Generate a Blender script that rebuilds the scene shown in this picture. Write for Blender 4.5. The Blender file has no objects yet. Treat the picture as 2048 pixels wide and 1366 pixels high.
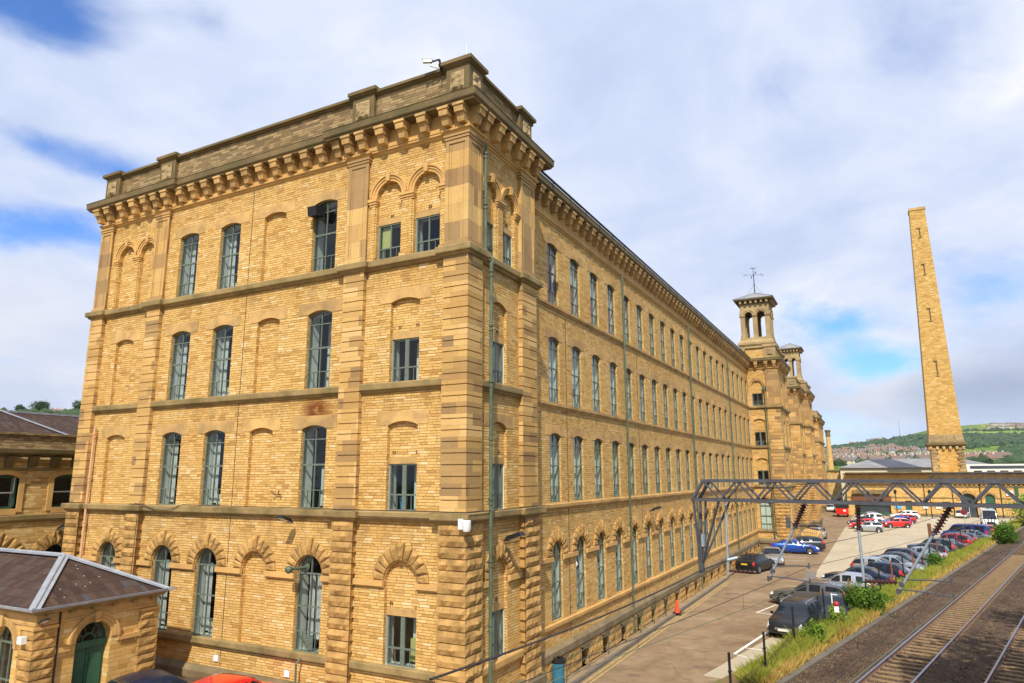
import bpy, bmesh, math, random
from mathutils import Vector, Matrix, noise
from math import sin, cos, pi, radians, sqrt, floor
C = bpy.context; D = bpy.data
sc = C.scene
R = random.Random(7)
# ------------------------------------------------------------------ camera
CAM = Vector((11.08, -17.89, 8.0))
_pt, _yw, _rl = radians(11.08), radians(27.8), radians(-0.2)
F = Vector((-sin(_yw)*cos(_pt), cos(_yw)*cos(_pt), sin(_pt)))
R0 = Vector((cos(_yw), sin(_yw), 0)); U0 = R0.cross(F)
R1 = R0*cos(_rl)+U0*sin(_rl); U1 = U0*cos(_rl)-R0*sin(_rl)
cd = D.cameras.new('camera'); cam = D.objects.new('camera', cd); sc.collection.objects.link(cam)
cd.sensor_width = 36; cd.lens = 36*1365/2048; cd.clip_start = 0.1; cd.clip_end = 9000
m4 = Matrix(((R1.x, U1.x, -F.x, CAM.x), (R1.y, U1.y, -F.y, CAM.y), (R1.z, U1.z, -F.z, CAM.z), (0, 0, 0, 1)))
cam.matrix_world = m4
sc.camera = cam
# ------------------------------------------------------------------ node helpers
class NT:
    def __init__(s, tree): s.t = tree; s.n = tree.nodes; s.l = tree.links
    def new(s, typ, **k):
        n = s.n.new(typ)
        for a, b in k.items():
            if a.startswith('i_'):
                key = a[2:]; key = int(key) if key.isdigit() else key.replace('_', ' ')
                s.set(n.inputs[key], b)
            else: setattr(n, a, b)
        return n
    def set(s, inp, v):
        if isinstance(v, bpy.types.NodeSocket): s.l.new(v, inp)
        else: inp.default_value = v
    def math(s, op, a, b=None, c=None, clamp=False):
        n = s.n.new('ShaderNodeMath'); n.operation = op; n.use_clamp = clamp
        s.set(n.inputs[0], a)
        if b is not None: s.set(n.inputs[1], b)
        if c is not None: s.set(n.inputs[2], c)
        return n.outputs[0]
    def vmath(s, op, a, b=None, out=0):
        n = s.n.new('ShaderNodeVectorMath'); n.operation = op
        s.set(n.inputs[0], a)
        if b is not None: s.set(n.inputs[1], b)
        return n.outputs[out]
    def mix(s, fac, a, b, blend='MIX'):
        n = s.n.new('ShaderNodeMix'); n.data_type = 'RGBA'; n.blend_type = blend
        s.set(n.inputs[0], fac); s.set(n.inputs[6], a); s.set(n.inputs[7], b)
        return n.outputs[2]
    def noise(s, vec, scale, detail=3, rough=.55, dist=0, out='Fac', dim='3D'):
        n = s.n.new('ShaderNodeTexNoise'); n.noise_dimensions = dim
        if vec is not None: s.l.new(vec, n.inputs['Vector'])
        n.inputs['Scale'].default_value = scale; n.inputs['Detail'].default_value = detail
        n.inputs['Roughness'].default_value = rough; n.inputs['Distortion'].default_value = dist
        return n.outputs[out]
    def ramp(s, fac, stops, interp='LINEAR'):
        n = s.n.new('ShaderNodeValToRGB'); s.l.new(fac, n.inputs[0]); cr = n.color_ramp; cr.interpolation = interp
        while len(cr.elements) > 1: cr.elements.remove(cr.elements[-1])
        cr.elements[0].position = stops[0][0]; cr.elements[0].color = col(stops[0][1])
        for p, c in stops[1:]:
            e = cr.elements.new(p); e.color = col(c)
        return n.outputs[0]
    def rng(s, v, a, b, c=0, d=1, clamp=True):
        n = s.n.new('ShaderNodeMapRange'); n.clamp = clamp
        s.set(n.inputs[0], v); n.inputs[1].default_value = a; n.inputs[2].default_value = b
        n.inputs[3].default_value = c; n.inputs[4].default_value = d
        return n.outputs[0]
def col(c):
    if isinstance(c, (int, float)): return (c, c, c, 1)
    return (c[0], c[1], c[2], 1)
# ------------------------------------------------------------------ sun and sky
SUN = Vector((0.36, -0.88, 0.98)).normalized()
sl = D.lights.new('sun', 'SUN'); sl.energy = 5.0; sl.angle = radians(0.6); sl.color = (1.0, 0.93, 0.80)
so = D.objects.new('sun', sl); sc.collection.objects.link(so); so.rotation_euler = SUN.to_track_quat('Z', 'Y').to_euler()
so.location = (0, 0, 80)
w = D.worlds.new('World'); sc.world = w; w.use_nodes = True
nt = NT(w.node_tree); nt.n.clear()
out = nt.new('ShaderNodeOutputWorld'); bg = nt.new('ShaderNodeBackground'); nt.l.new(bg.outputs[0], out.inputs[0])
sky = nt.new('ShaderNodeTexSky', sky_type='NISHITA', sun_disc=False, sun_elevation=math.asin(SUN.z), sun_rotation=math.atan2(SUN.x, SUN.y), altitude=100, air_density=1.0, dust_density=0.6, ozone_density=2.2)
tc = nt.new('ShaderNodeTexCoord'); dirv = tc.outputs['Generated']
def direction(px, py):
    return (F*1365+R1*(px-1024)-U1*(py-683)).normalized()
sx = nt.new('ShaderNodeSeparateXYZ'); nt.l.new(dirv, sx.inputs[0])
zz = nt.math('ADD', nt.math('MAXIMUM', sx.outputs[2], 0.0), 0.36)
cx_ = nt.new('ShaderNodeCombineXYZ'); nt.l.new(nt.math('DIVIDE', sx.outputs[0], zz), cx_.inputs[0]); nt.l.new(nt.math('DIVIDE', sx.outputs[1], zz), cx_.inputs[1])
cv = cx_.outputs[0]
warp = nt.vmath('ADD', cv, nt.vmath('SCALE', nt.noise(cv, 0.9, 3, out='Color'), None))
warp.node.inputs[1].links[0].from_node.inputs['Scale'].default_value = 0.5
n1 = nt.noise(warp, 1.5, 7, .58)
n2 = nt.noise(warp, 5.2, 5, .6)
dens = nt.math('ADD', nt.math('MULTIPLY', n1, .72), nt.math('MULTIPLY', n2, .28))
# patches of open blue sky and banks of cloud (directions in the world)
def blob(px, py, size, amt, stretch=1.0):
    d0 = direction(px, py)
    dd = nt.vmath('SUBTRACT', dirv, tuple(d0))
    if stretch != 1.0: dd = nt.vmath('MULTIPLY', dd, (1, 1, stretch))
    L = nt.vmath('LENGTH', dd, out=1)
    return nt.math('MULTIPLY', nt.rng(L, 0, size, 1, 0), amt)
acc = dens
for b in [(110, 30, .14, -.27, 1.8), (250, 345, .11, -.20, 2.8), (110, 455, .14, -.22, 3.2), (90, 300, .10, -.10, 2.4), (430, 45, .08, -.14, 2), (100, 160, .14, .14, 2.5), (20, 350, .12, .1, 3), (1670, 650, .10, -.20, 2.4), (1745, 720, .07, -.16, 2.2), (1590, 600, .06, -.10, 1.5),
          (1900, 520, .10, -.06, 1.6), (1960, 600, .06, -.10, 1.5), (1950, 40, .16, -.08, 2), (60, 620, .20, .16, 2), (1200, 250, .55, .12, 1.2), (1500, 450, .3, .10, 1.6), (600, 180, .32, .12, 1.5), (1960, 800, .14, .20, 2.2), (1990, 440, .14, .1, 2), (30, 740, .1, -.08, 3)]:
    acc = nt.math('ADD', acc, blob(*b))
mask = nt.rng(acc, .29, .51, 0, 1); mask.node.interpolation_type = 'SMOOTHSTEP'
lum = nt.rng(nt.noise(warp, 2.4, 6, .58), .3, .70, 0, 1)
ccol = nt.ramp(lum, [(0, (.62, .73, 1.0)), (.35, (.73, .83, 1.07)), (.7, (.88, .95, 1.12)), (1, (1.08, 1.10, 1.14))])
drk = nt.math('ADD', blob(2030, 770, .14, .62, 2.4), blob(30, 790, .2, .2, 3.0))
drk = nt.math('ADD', drk, blob(1850, 790, .10, .25, 2.6), clamp=True)
ccol = nt.mix(drk, ccol, (.30, .37, .53, 1))
brt = nt.math('ADD', blob(40, 640, .2, .5, 2), blob(1730, 800, .09, .5, 2), clamp=True)
ccol = nt.mix(brt, ccol, (1.0, 1.0, 1.0, 1))
skyc = nt.vmath('SCALE', sky.outputs[0], None); skyc.node.inputs['Scale'].default_value = 0.20
skyc = nt.mix(1.0, skyc, (.52, .80, 1.22, 1), 'MULTIPLY')
final = nt.mix(mask, skyc, ccol)
nt.l.new(final, bg.inputs[0]); bg.inputs[1].default_value = 0.86
sc.view_settings.view_transform = 'Standard'; sc.view_settings.look = 'None'; sc.view_settings.gamma = 1; sc.view_settings.exposure = 0.08
sc.render.engine = 'CYCLES'
sc.cycles.max_bounces = 6; sc.cycles.diffuse_bounces = 3; sc.cycles.glossy_bounces = 3; sc.cycles.transparent_max_bounces = 12
# ------------------------------------------------------------------ materials
M = {}
def mat(name, base, rough=.8, metal=0, nscale=0, nvar=.25, bump=0, bscale=20, spec=.4, coord='obj', stain=0, tint=None, coat=0, rnd=0):
    m = D.materials.new(name); m.use_nodes = True; t = NT(m.node_tree); b = t.n['Principled BSDF']
    b.inputs['Roughness'].default_value = rough; b.inputs['Metallic'].default_value = metal; b.inputs['Specular IOR Level'].default_value = spec
    if coat: b.inputs['Coat Weight'].default_value = coat; b.inputs['Coat Roughness'].default_value = .05
    g = t.new('ShaderNodeNewGeometry'); vec = g.outputs['Position']
    if coord == 'obj':
        vec = t.new('ShaderNodeTexCoord').outputs['Object']
    c = None
    if nscale:
        n = t.noise(vec, nscale, 6, .62)
        lo = tuple(x*(1-nvar) for x in base); hi = tuple(min(1, x*(1+nvar)) for x in base)
        if tint: lo = tint
        c = t.ramp(n, [(.3, lo), (.5, base), (.72, hi)])
        if stain:
            n3 = t.rng(t.noise(vec, nscale*.3, 5, .7), .5, .68, 0, stain)
            c = t.mix(n3, c, col(tuple(x*.35 for x in base)))
    if rnd:
        oi = t.new('ShaderNodeObjectInfo')
        c = t.mix(1.0, c if c is not None else col(base), t.ramp(oi.outputs['Random'], [(0, 1-rnd), (.5, 1), (1, (1+rnd, 1+rnd*.8, 1+rnd*.5))]), 'MULTIPLY')
    if c is not None: t.l.new(c, b.inputs['Base Color'])
    else: b.inputs['Base Color'].default_value = col(base)
    if bump:
        bn = t.new('ShaderNodeBump'); bn.inputs['Strength'].default_value = bump; bn.inputs['Distance'].default_value = .02
        t.l.new(t.noise(vec, bscale, 4, .6), bn.inputs['Height']); t.l.new(bn.outputs[0], b.inputs['Normal'])
    M[name] = m
    return m
def masonry(name, h, wd, cols, mortar, joint=.010, bump=.6, stainc=(.20, .13, .06), stain=.35, irr=.35, bd=.02, rowvar=.5, rust=None, streak=False):
    m = D.materials.new(name); m.use_nodes = True; t = NT(m.node_tree); b = t.n['Principled BSDF']
    b.inputs['Roughness'].default_value = .88; b.inputs['Specular IOR Level'].default_value = .25
    uv = t.new('ShaderNodeUVMap', uv_map='uv').outputs[0]
    s = t.new('ShaderNodeSeparateXYZ'); 
    nz = t.noise(uv, .8, 2, .5, out='Color')
    ws = t.vmath('SUBTRACT', nz, (.5, .5, .5)); ws = t.vmath('SCALE', ws, None); ws.node.inputs['Scale'].default_value = .05*irr
    nz2 = t.noise(uv, 7, 2, .5, out='Color')
    ws2 = t.vmath('SUBTRACT', nz2, (.5, .5, .5)); ws2 = t.vmath('SCALE', ws2, None); ws2.node.inputs['Scale'].default_value = .07*irr
    t.l.new(t.vmath('ADD', t.vmath('ADD', uv, ws), ws2), s.inputs[0])
    u, v = s.outputs[0], s.outputs[1]
    nv = t.new('ShaderNodeTexNoise', noise_dimensions='1D'); t.l.new(t.math('MULTIPLY', v, .55/h*.35), nv.inputs['W']); nv.inputs['Scale'].default_value = 1; nv.inputs['Detail'].default_value = 1
    vr = t.math('ADD', t.math('DIVIDE', v, h), t.math('MULTIPLY', nv.outputs[0], 1.6*rowvar))
    row = t.math('FLOOR', vr); fv = t.math('FRACT', vr)
    wr = t.new('ShaderNodeTexWhiteNoise', noise_dimensions='1D'); t.l.new(row, wr.inputs['W'])
    ur = t.math('ADD', t.math('MULTIPLY', t.math('DIVIDE', u, wd), t.math('MULTIPLY_ADD', wr.outputs[0], .7, .7)), t.math('MULTIPLY', wr.outputs[0], 31.7))
    cl = t.math('FLOOR', ur); fu = t.math('FRACT', ur)
    cc = t.new('ShaderNodeCombineXYZ'); t.l.new(row, cc.inputs[0]); t.l.new(cl, cc.inputs[1])
    wn = t.new('ShaderNodeTexWhiteNoise', noise_dimensions='2D'); t.l.new(cc.outputs[0], wn.inputs['Vector'])
    base = t.ramp(wn.outputs[0], cols)
    big = t.noise(uv, .35, 5, .65)
    base = t.mix(t.rng(big, .38, .68, 0, .55), base, t.mix(1.0, base, (.84, .70, .55, 1), 'MULTIPLY'))
    fine = t.noise(uv, 14, 5, .7)
    base = t.mix(1.0, base, t.ramp(fine, [(.25, .80), (.5, 1.0), (.8, 1.14)]), 'MULTIPLY')
    mp = t.new('ShaderNodeMapping'); t.l.new(uv, mp.inputs[0]); mp.inputs['Scale'].default_value = (1.3, .28, 1)
    st = t.noise(mp.outputs[0], 1.0, 7, .72)
    base = t.mix(t.rng(st, .55, .76, 0, stain), base, col(stainc))
    if streak:
        s3 = t.new('ShaderNodeSeparateXYZ'); t.l.new(uv, s3.inputs[0]); tot = None
        for L in (14.95, 10.7, 6.55, 19.2):
            q = t.math('MULTIPLY', t.rng(s3.outputs[1], L-1.15, L-.1, 0, 1), t.math('LESS_THAN', s3.outputs[1], L)); tot = q if tot is None else t.math('ADD', tot, q)
        mp2 = t.new('ShaderNodeMapping'); t.l.new(uv, mp2.inputs[0]); mp2.inputs['Scale'].default_value = (1.6, .5, 1)
        tot = t.math('MULTIPLY', tot, t.rng(t.noise(mp2.outputs[0], 1.4, 6, .75), .42, .68, 0, .62)); base = t.mix(tot, base, (.24, .15, .06, 1))
    if rust:
        s2 = t.new('ShaderNodeSeparateXYZ'); t.l.new(uv, s2.inputs[0])
        a_ = t.rng(t.math('ABSOLUTE', t.math('SUBTRACT', s2.outputs[0], rust[0])), .25, .85, 1, 0); b_ = t.rng(t.math('ABSOLUTE', t.math('SUBTRACT', s2.outputs[1], rust[1])), .15, .6, 1, 0)
        rm = t.math('MULTIPLY', t.math('MULTIPLY', a_, b_), t.rng(t.noise(uv, 2.6, 5, .7), .34, .50, .45, 1.0)); base = t.mix(rm, base, (.17, .042, .008, 1))
    ev = t.math('MULTIPLY', t.math('MINIMUM', fv, t.math('SUBTRACT', 1.0, fv)), h)
    eu = t.math('MULTIPLY', t.math('MINIMUM', fu, t.math('SUBTRACT', 1.0, fu)), wd)
    e = t.math('MINIMUM', ev, eu)
    mk = t.rng(e, joint*.4, joint*1.6, 0, 1)
    jn = t.rng(t.noise(uv, 5, 3), .35, .65, .35, 1)
    fac = t.math('MULTIPLY', t.math('SUBTRACT', 1.0, mk), jn)
    t.l.new(t.mix(fac, base, col(mortar)), b.inputs['Base Color'])
    hgt = t.math('ADD', t.math('MULTIPLY', mk, .7), t.math('ADD', t.math('MULTIPLY', wn.outputs[0], .5), t.math('MULTIPLY', fine, .5)))
    bn = t.new('ShaderNodeBump'); bn.inputs['Strength'].default_value = bump; bn.inputs['Distance'].default_value = bd
    t.l.new(hgt, bn.inputs['Height']); t.l.new(bn.outputs[0], b.inputs['Normal'])
    M[name] = m
    return m
SC = [(0, (.46, .26, .075)), (.10, (.56, .335, .105)), (.35, (.64, .405, .135)), (.62, (.665, .43, .15)), (.88, (.70, .47, .18)), (.98, (.73, .53, .26)), (1, (.78, .60, .34))]
SCd = [(0, (.34, .20, .065)), (.2, (.50, .31, .105)), (.6, (.62, .41, .155)), (1, (.73, .54, .26))]
masonry('stone wall', .088, .36, SC, (.31, .18, .06), joint=.008, bump=.85, bd=.022, streak=True, rust=(-6.1, 10.25))
masonry('stone coursed', .13, .40, SC, (.38, .24, .09), joint=.008, bump=.35, stain=.2, bd=.015, rowvar=.1, irr=.15)
masonry('office stone', .12, .40, SCd, (.26, .15, .05), joint=.008, bump=.4, stain=.25)
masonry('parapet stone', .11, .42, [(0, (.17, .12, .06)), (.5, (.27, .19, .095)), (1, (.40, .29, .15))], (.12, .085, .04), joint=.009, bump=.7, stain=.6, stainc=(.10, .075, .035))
masonry('slate', .17, .24, [(0, (.048, .030, .025)), (.5, (.066, .041, .032)), (.93, (.085, .054, .042)), (1, (.07, .068, .075))], (.03, .02, .018), joint=.006, bump=.5, stain=.55, stainc=(.13, .10, .06), rowvar=0, irr=.25)
masonry('chimney stone', .26, .62, [(0, (.44, .265, .075)), (.4, (.56, .35, .105)), (.8, (.62, .40, .13)), (1, (.70, .49, .20))], (.36, .22, .07), joint=.022, bump=.3, stain=.45, stainc=(.26, .17, .07))
mat('ashlar', (.52, .325, .12), nscale=1.4, nvar=.26, bump=.3, bscale=26, rnd=.16, coord='world', tint=(.34, .21, .09), stain=.45)
masonry('ashlar blocks', .352, .95, [(0, (.29, .185, .09)), (.16, (.39, .25, .105)), (.38, (.50, .315, .115)), (.6, (.56, .355, .125)), (.85, (.61, .395, .15)), (1, (.66, .45, .20))], (.30, .18, .06), joint=.006, bump=.25, stain=.55, stainc=(.26, .17, .075), irr=.05, rowvar=0, bd=.01)
masonry('ashlar upper', .62, 1.3, [(0, (.30, .195, .095)), (.3, (.40, .26, .12)), (.55, (.50, .325, .135)), (.8, (.58, .375, .135)), (1, (.62, .42, .17))], (.26, .17, .07), joint=.006, bump=.25, stain=.6, stainc=(.20, .14, .075), irr=.05, rowvar=0, bd=.01)
mat('ashlar warm', (.58, .345, .115), nscale=1.1, nvar=.18, bump=.3, bscale=22, coord='world', tint=(.47, .28, .105), stain=.30)
mat('rock face', (.45, .265, .085), nscale=2.2, nvar=.35, bump=1.0, bscale=13, coord='world', tint=(.30, .17, .055), stain=.75)
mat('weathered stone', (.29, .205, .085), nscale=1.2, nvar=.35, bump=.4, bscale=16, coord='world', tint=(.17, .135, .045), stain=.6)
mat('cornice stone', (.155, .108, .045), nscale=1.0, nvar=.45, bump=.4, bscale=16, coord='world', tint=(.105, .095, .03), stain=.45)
mat('plinth stone', (.20, .15, .08), nscale=1.2, nvar=.35, bump=.5, bscale=12, coord='world', stain=.4)
mat('tower stone', (.36, .26, .125), nscale=.6, nvar=.35, bump=.4, bscale=6, coord='world', tint=(.22, .16, .075), stain=.5)
mat('green frame', (.125, .155, .125), .5, nscale=6, nvar=.25)
mat('pale frame', (.22, .30, .26), .5, nscale=6, nvar=.25)
mat('door green', (.035, .11, .065), .45, nscale=4, nvar=.2)
mat('green pipe', (.09, .125, .08), .55, nscale=3, nvar=.3)
mat('rust pipe', (.13, .07, .055), .7, nscale=8)
mat('copper pipe', (.62, .35, .19), .5, nscale=3, nvar=.15)
mat('plaster', (.66, .66, .62), .9, nscale=2, nvar=.12)
mat('interior wall', (.16, .16, .17), .95, nscale=.7, nvar=.3)
mat('blind', (.78, .80, .72), .8, nscale=5, nvar=.1)
mat('white plastic', (.75, .76, .76), .4)
mat('red curtain', (.42, .06, .03), .8, nscale=6)
mat('mauve curtain', (.40, .28, .42), .8, nscale=6)
mat('grey curtain and lit jamb', (.55, .55, .55), .8, nscale=6)
mat('yellow paper', (.50, .48, .18), .9)
mat('blue plastic', (.02, .22, .60), .35)
mat('bin blue', (.035, .16, .24), .4, nscale=5)
mat('orange cone', (.75, .07, .02), .5)
mat('gantry steel', (.085, .088, .10), .55, metal=.2, nscale=5, nvar=.35, tint=(.085, .07, .07))
mat('galvanised', (.36, .42, .47), .45, metal=.4, nscale=8, nvar=.15)
mat('insulator', (.065, .022, .015), .25, spec=.6)
mat('wire', (.045, .035, .035), .6)
mat('contact wire', (.13, .15, .10), .5)
mat('lead', (.28, .30, .34), .6, nscale=3, nvar=.2, bump=.2, bscale=10)
mat('roof sheet', (.24, .235, .24), .8, nscale=.4, nvar=.25)
mat('black metal', (.012, .012, .014), .5)
mat('rusty post', (.26, .07, .025), .8, nscale=8)
mat('white paint', (.78, .77, .72), .7, nscale=9, nvar=.12)
mat('yellow paint', (.46, .32, .11), .8, nscale=4, nvar=.2, tint=(.26, .19, .11))
mat('iron cover', (.20, .13, .09), .7, nscale=12)
mat('sign white', (.80, .81, .84), .5)
mat('sign blue', (.10, .42, .70), .5)
mat('sign red', (.45, .03, .03), .5)
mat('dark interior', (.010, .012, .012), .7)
mat('wood brown', (.16, .07, .03), .8, nscale=5)
mat('cream render', (.62, .57, .44), .8, nscale=.5, nvar=.1)
def glass(name, tint=(.75, .82, .80), gloss=1.0, dark=0):
    m = D.materials.new(name); m.use_nodes = True; t = NT(m.node_tree); t.n.clear()
    o = t.new('ShaderNodeOutputMaterial'); tr = t.new('ShaderNodeBsdfTransparent'); tr.inputs[0].default_value = col(tint)
    gl = t.new('ShaderNodeBsdfGlossy'); gl.inputs['Roughness'].default_value = .03
    bn = t.new('ShaderNodeBump'); bn.inputs['Strength'].default_value = .12; bn.inputs['Distance'].default_value = .05
    t.l.new(t.noise(t.new('ShaderNodeNewGeometry').outputs['Position'], 1.6, 2), bn.inputs['Height']); t.l.new(bn.outputs[0], gl.inputs['Normal'])
    gg = t.new('ShaderNodeNewGeometry'); cs = t.math('ABSOLUTE', t.vmath('DOT_PRODUCT', gg.outputs['Incoming'], gg.outputs['Normal'], out=1))
    f2 = t.math('MULTIPLY_ADD', t.math('POWER', t.math('SUBTRACT', 1.0, cs), 4.0), .80*gloss, .05, clamp=True)
    mx = t.new('ShaderNodeMixShader'); t.l.new(f2, mx.inputs[0]); t.l.new(tr.outputs[0], mx.inputs[1]); t.l.new(gl.outputs[0], mx.inputs[2])
    t.l.new(mx.outputs[0], o.inputs[0]); M[name] = m
glass('window glass'); glass('lamp glass', (.9, .9, .85))
m = mat('car glass', (.012, .018, .028), .05, spec=.5); mat('far glass', (.05, .06, .07), .08, spec=.8)
# ------------------------------------------------------------------ mesh builder
ORG = {}
class MB:
    def __init__(s): s.v = []; s.f = []; s.m = []
    def add(s, vs, fs, mi=0):
        o = len(s.v); s.v += [tuple(p) for p in vs]; s.f += [tuple(i+o for i in f) for f in fs]; s.m += [mi]*len(fs)
    def face(s, pts, mi=0): s.add(pts, [tuple(range(len(pts)))], mi)
    def box(s, x0, x1, y0, y1, z0, z1, mi=0):
        s.add([(x0, y0, z0), (x1, y0, z0), (x1, y1, z0), (x0, y1, z0), (x0, y0, z1), (x1, y0, z1), (x1, y1, z1), (x0, y1, z1)],
              [(0, 3, 2, 1), (4, 5, 6, 7), (0, 1, 5, 4), (1, 2, 6, 5), (2, 3, 7, 6), (3, 0, 4, 7)], mi)
    def frustum(s, b, t, z0, z1, mi=0):
        (x0, x1, y0, y1) = b; (a0, a1, b0, b1) = t
        s.add([(x0, y0, z0), (x1, y0, z0), (x1, y1, z0), (x0, y1, z0), (a0, b0, z1), (a1, b0, z1), (a1, b1, z1), (a0, b1, z1)],
              [(0, 3, 2, 1), (4, 5, 6, 7), (0, 1, 5, 4), (1, 2, 6, 5), (2, 3, 7, 6), (3, 0, 4, 7)], mi)
    def bar(s, p, q, a, b=None, up=(0, 0, 1), mi=0):
        p, q = Vector(p), Vector(q); b = b or a; d = (q-p).normalized(); up = Vector(up)
        if abs(d.dot(up)) > .98: up = Vector((1, 0, 0))
        r = d.cross(up).normalized()*a/2; u = r.cross(d).normalized()*b/2
        vs = [p-r-u, p+r-u, p+r+u, p-r+u, q-r-u, q+r-u, q+r+u, q-r+u]
        s.add(vs, [(0, 3, 2, 1), (4, 5, 6, 7), (0, 1, 5, 4), (1, 2, 6, 5), (2, 3, 7, 6), (3, 0, 4, 7)], mi)
    def tube(s, pts, r, n=8, mi=0, cap=True):
        pts = [Vector(p) for p in pts]; rr = r if isinstance(r, (list, tuple)) else [r]*len(pts); rings = []
        for i, p in enumerate(pts):
            d = (pts[min(i+1, len(pts)-1)]-pts[max(i-1, 0)]).normalized()
            up = Vector((0, 0, 1)) if abs(d.z) < .95 else Vector((1, 0, 0))
            a = d.cross(up).normalized(); b = a.cross(d).normalized()
            rings.append([p+(a*cos(2*pi*k/n)+b*sin(2*pi*k/n))*rr[i] for k in range(n)])
        o = len(s.v); s.v += [tuple(q) for g in rings for q in g]
        for i in range(len(pts)-1):
            for k in range(n):
                s.f.append((o+i*n+k, o+i*n+(k+1) % n, o+(i+1)*n+(k+1) % n, o+(i+1)*n+k)); s.m.append(mi)
        if cap:
            s.f.append(tuple(o+k for k in range(n))); s.m.append(mi)
            s.f.append(tuple(o+(len(pts)-1)*n+k for k in reversed(range(n)))); s.m.append(mi)
    def lathe(s, prof, c=(0, 0, 0), axis='z', n=16, mi=0):
        o = len(s.v)
        for (r, h) in prof:
            for k in range(n):
                a = 2*pi*k/n
                if axis == 'z': s.v.append((c[0]+r*cos(a), c[1]+r*sin(a), c[2]+h))
                elif axis == 'y': s.v.append((c[0]+r*cos(a), c[1]+h, c[2]+r*sin(a)))
                else: s.v.append((c[0]+h, c[1]+r*cos(a), c[2]+r*sin(a)))
        for i in range(len(prof)-1):
            for k in range(n):
                s.f.append((o+i*n+k, o+i*n+(k+1) % n, o+(i+1)*n+(k+1) % n, o+(i+1)*n+k)); s.m.append(mi)
    def prism(s, poly, fn, d0, d1, mi=0):
        # poly: list of (u,z); fn(u,z,d) -> world
        n = len(poly); a = [fn(u, z, d0) for u, z in poly]; b = [fn(u, z, d1) for u, z in poly]
        s.add(a+b, [tuple(range(n)), tuple(range(2*n-1, n-1, -1))]+[(i, i+n, (i+1) % n+n, (i+1) % n) for i in range(n)], mi)
    def blob(s, c, r, n=2, mi=0, jit=.25, sq=(1, 1, 1)):
        bm = bmesh.new(); bmesh.ops.create_icosphere(bm, subdivisions=n, radius=1)
        off = Vector((R.random()*50, R.random()*50, 0)); vs = []
        for v in bm.verts:
            k = 1+jit*(noise.noise(v.co*1.7+off)*1.6)
            vs.append((c[0]+v.co.x*r*k*sq[0], c[1]+v.co.y*r*k*sq[1], c[2]+v.co.z*r*k*sq[2]))
        s.add(vs, [tuple(v.index for v in f.verts) for f in bm.faces], mi); bm.free()
    def build(s, name, mats, parent=None, org=None, smooth=False, loc=None):
        if org is None: org = ORG.get(parent.name, Vector((0, 0, 0))) if parent else Vector((0, 0, 0))
        org = Vector(org)
        me = D.meshes.new(name); me.from_pydata([Vector(p)-org for p in s.v], [], s.f)
        mats = mats if isinstance(mats, (list, tuple)) else [mats]
        for x in mats: me.materials.append(M[x] if isinstance(x, str) else x)
        me.polygons.foreach_set('material_index', s.m)
        if smooth:
            me.polygons.foreach_set('use_smooth', [True]*len(s.f))
        uvl = me.uv_layers.new(name='uv'); data = [0.0]*(2*len(me.loops)); li = 0
        for fi, f in enumerate(s.f):
            nrm = me.polygons[fi].normal; ax, ay, az = abs(nrm.x), abs(nrm.y), abs(nrm.z)
            for vi in f:
                p = s.v[vi]
                if az > ax and az > ay and az > .92: a, b = p[0], p[1]
                elif ax > ay: a, b = p[1], p[2]
                else: a, b = p[0], p[2]
                data[li] = a; data[li+1] = b; li += 2
        uvl.data.foreach_set('uv', data)
        me.update()
        if smooth and smooth != 'all':
            me.set_sharp_from_angle(angle=radians(38 if smooth is True else smooth))
        o = D.objects.new(name, me); sc.collection.objects.link(o)
        if parent:
            o.parent = parent; ORG[o.name] = ORG.get(parent.name, Vector((0, 0, 0)))
        else:
            o.location = org if loc is None else loc; ORG[o.name] = org
        return o
def tag(o, label, cat, group=None):
    o['label'] = label; o['category'] = cat
    if group: o['group'] = group
    return o
def thing(name, loc, label, cat, group=None, rz=0):
    o = D.objects.new(name, None); sc.collection.objects.link(o); o.location = loc; o.rotation_euler = (0, 0, rz); o.empty_display_size = .5
    ORG[o.name] = Vector(loc)
    return tag(o, label, cat, group)
def struct(o, kind='structure'): o['kind'] = kind; return o
def copy_tree(o, parent=None):
    c = o.copy(); sc.collection.objects.link(c)
    if parent: c.parent = parent
    ORG[c.name] = ORG.get(parent.name if parent else o.name, Vector((0, 0, 0)))
    for ch in list(o.children): copy_tree(ch, c)
    return c
def place(o, parent, pos, rz=0):
    """put a part built round its own origin at world position pos under parent"""
    o.parent = parent; o.location = Vector(pos)-ORG.get(parent.name, Vector((0, 0, 0))); o.rotation_euler = (0, 0, rz)
    return o
S_ = lambda Y: (lambda u, z, d: (u, Y+d, z))     # wall facing -y
E_ = lambda X: (lambda u, z, d: (X-d, u, z))     # wall facing +x
def arc(u0, u1, zs, rise, n=10):
    h = (u1-u0)/2; c = (u0+u1)/2
    if rise <= 0: return [(u0, zs), (u1, zs)]
    rise = min(rise, h)
    rad = (h*h+rise*rise)/(2*rise); zc = zs+rise-rad; a = math.asin(min(1, h/rad))
    return [(c+rad*sin(-a+2*a*i/n), zc+rad*cos(-a+2*a*i/n)) for i in range(n+1)]
def op(u0, u1, z0, zs, rise=.18, depth=.3, blank=False, win_to=None, inner=.45):
    return dict(u0=u0, u1=u1, z0=z0, zs=zs, rise=rise, depth=depth, blank=blank, win_to=win_to, inner=inner)
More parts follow.
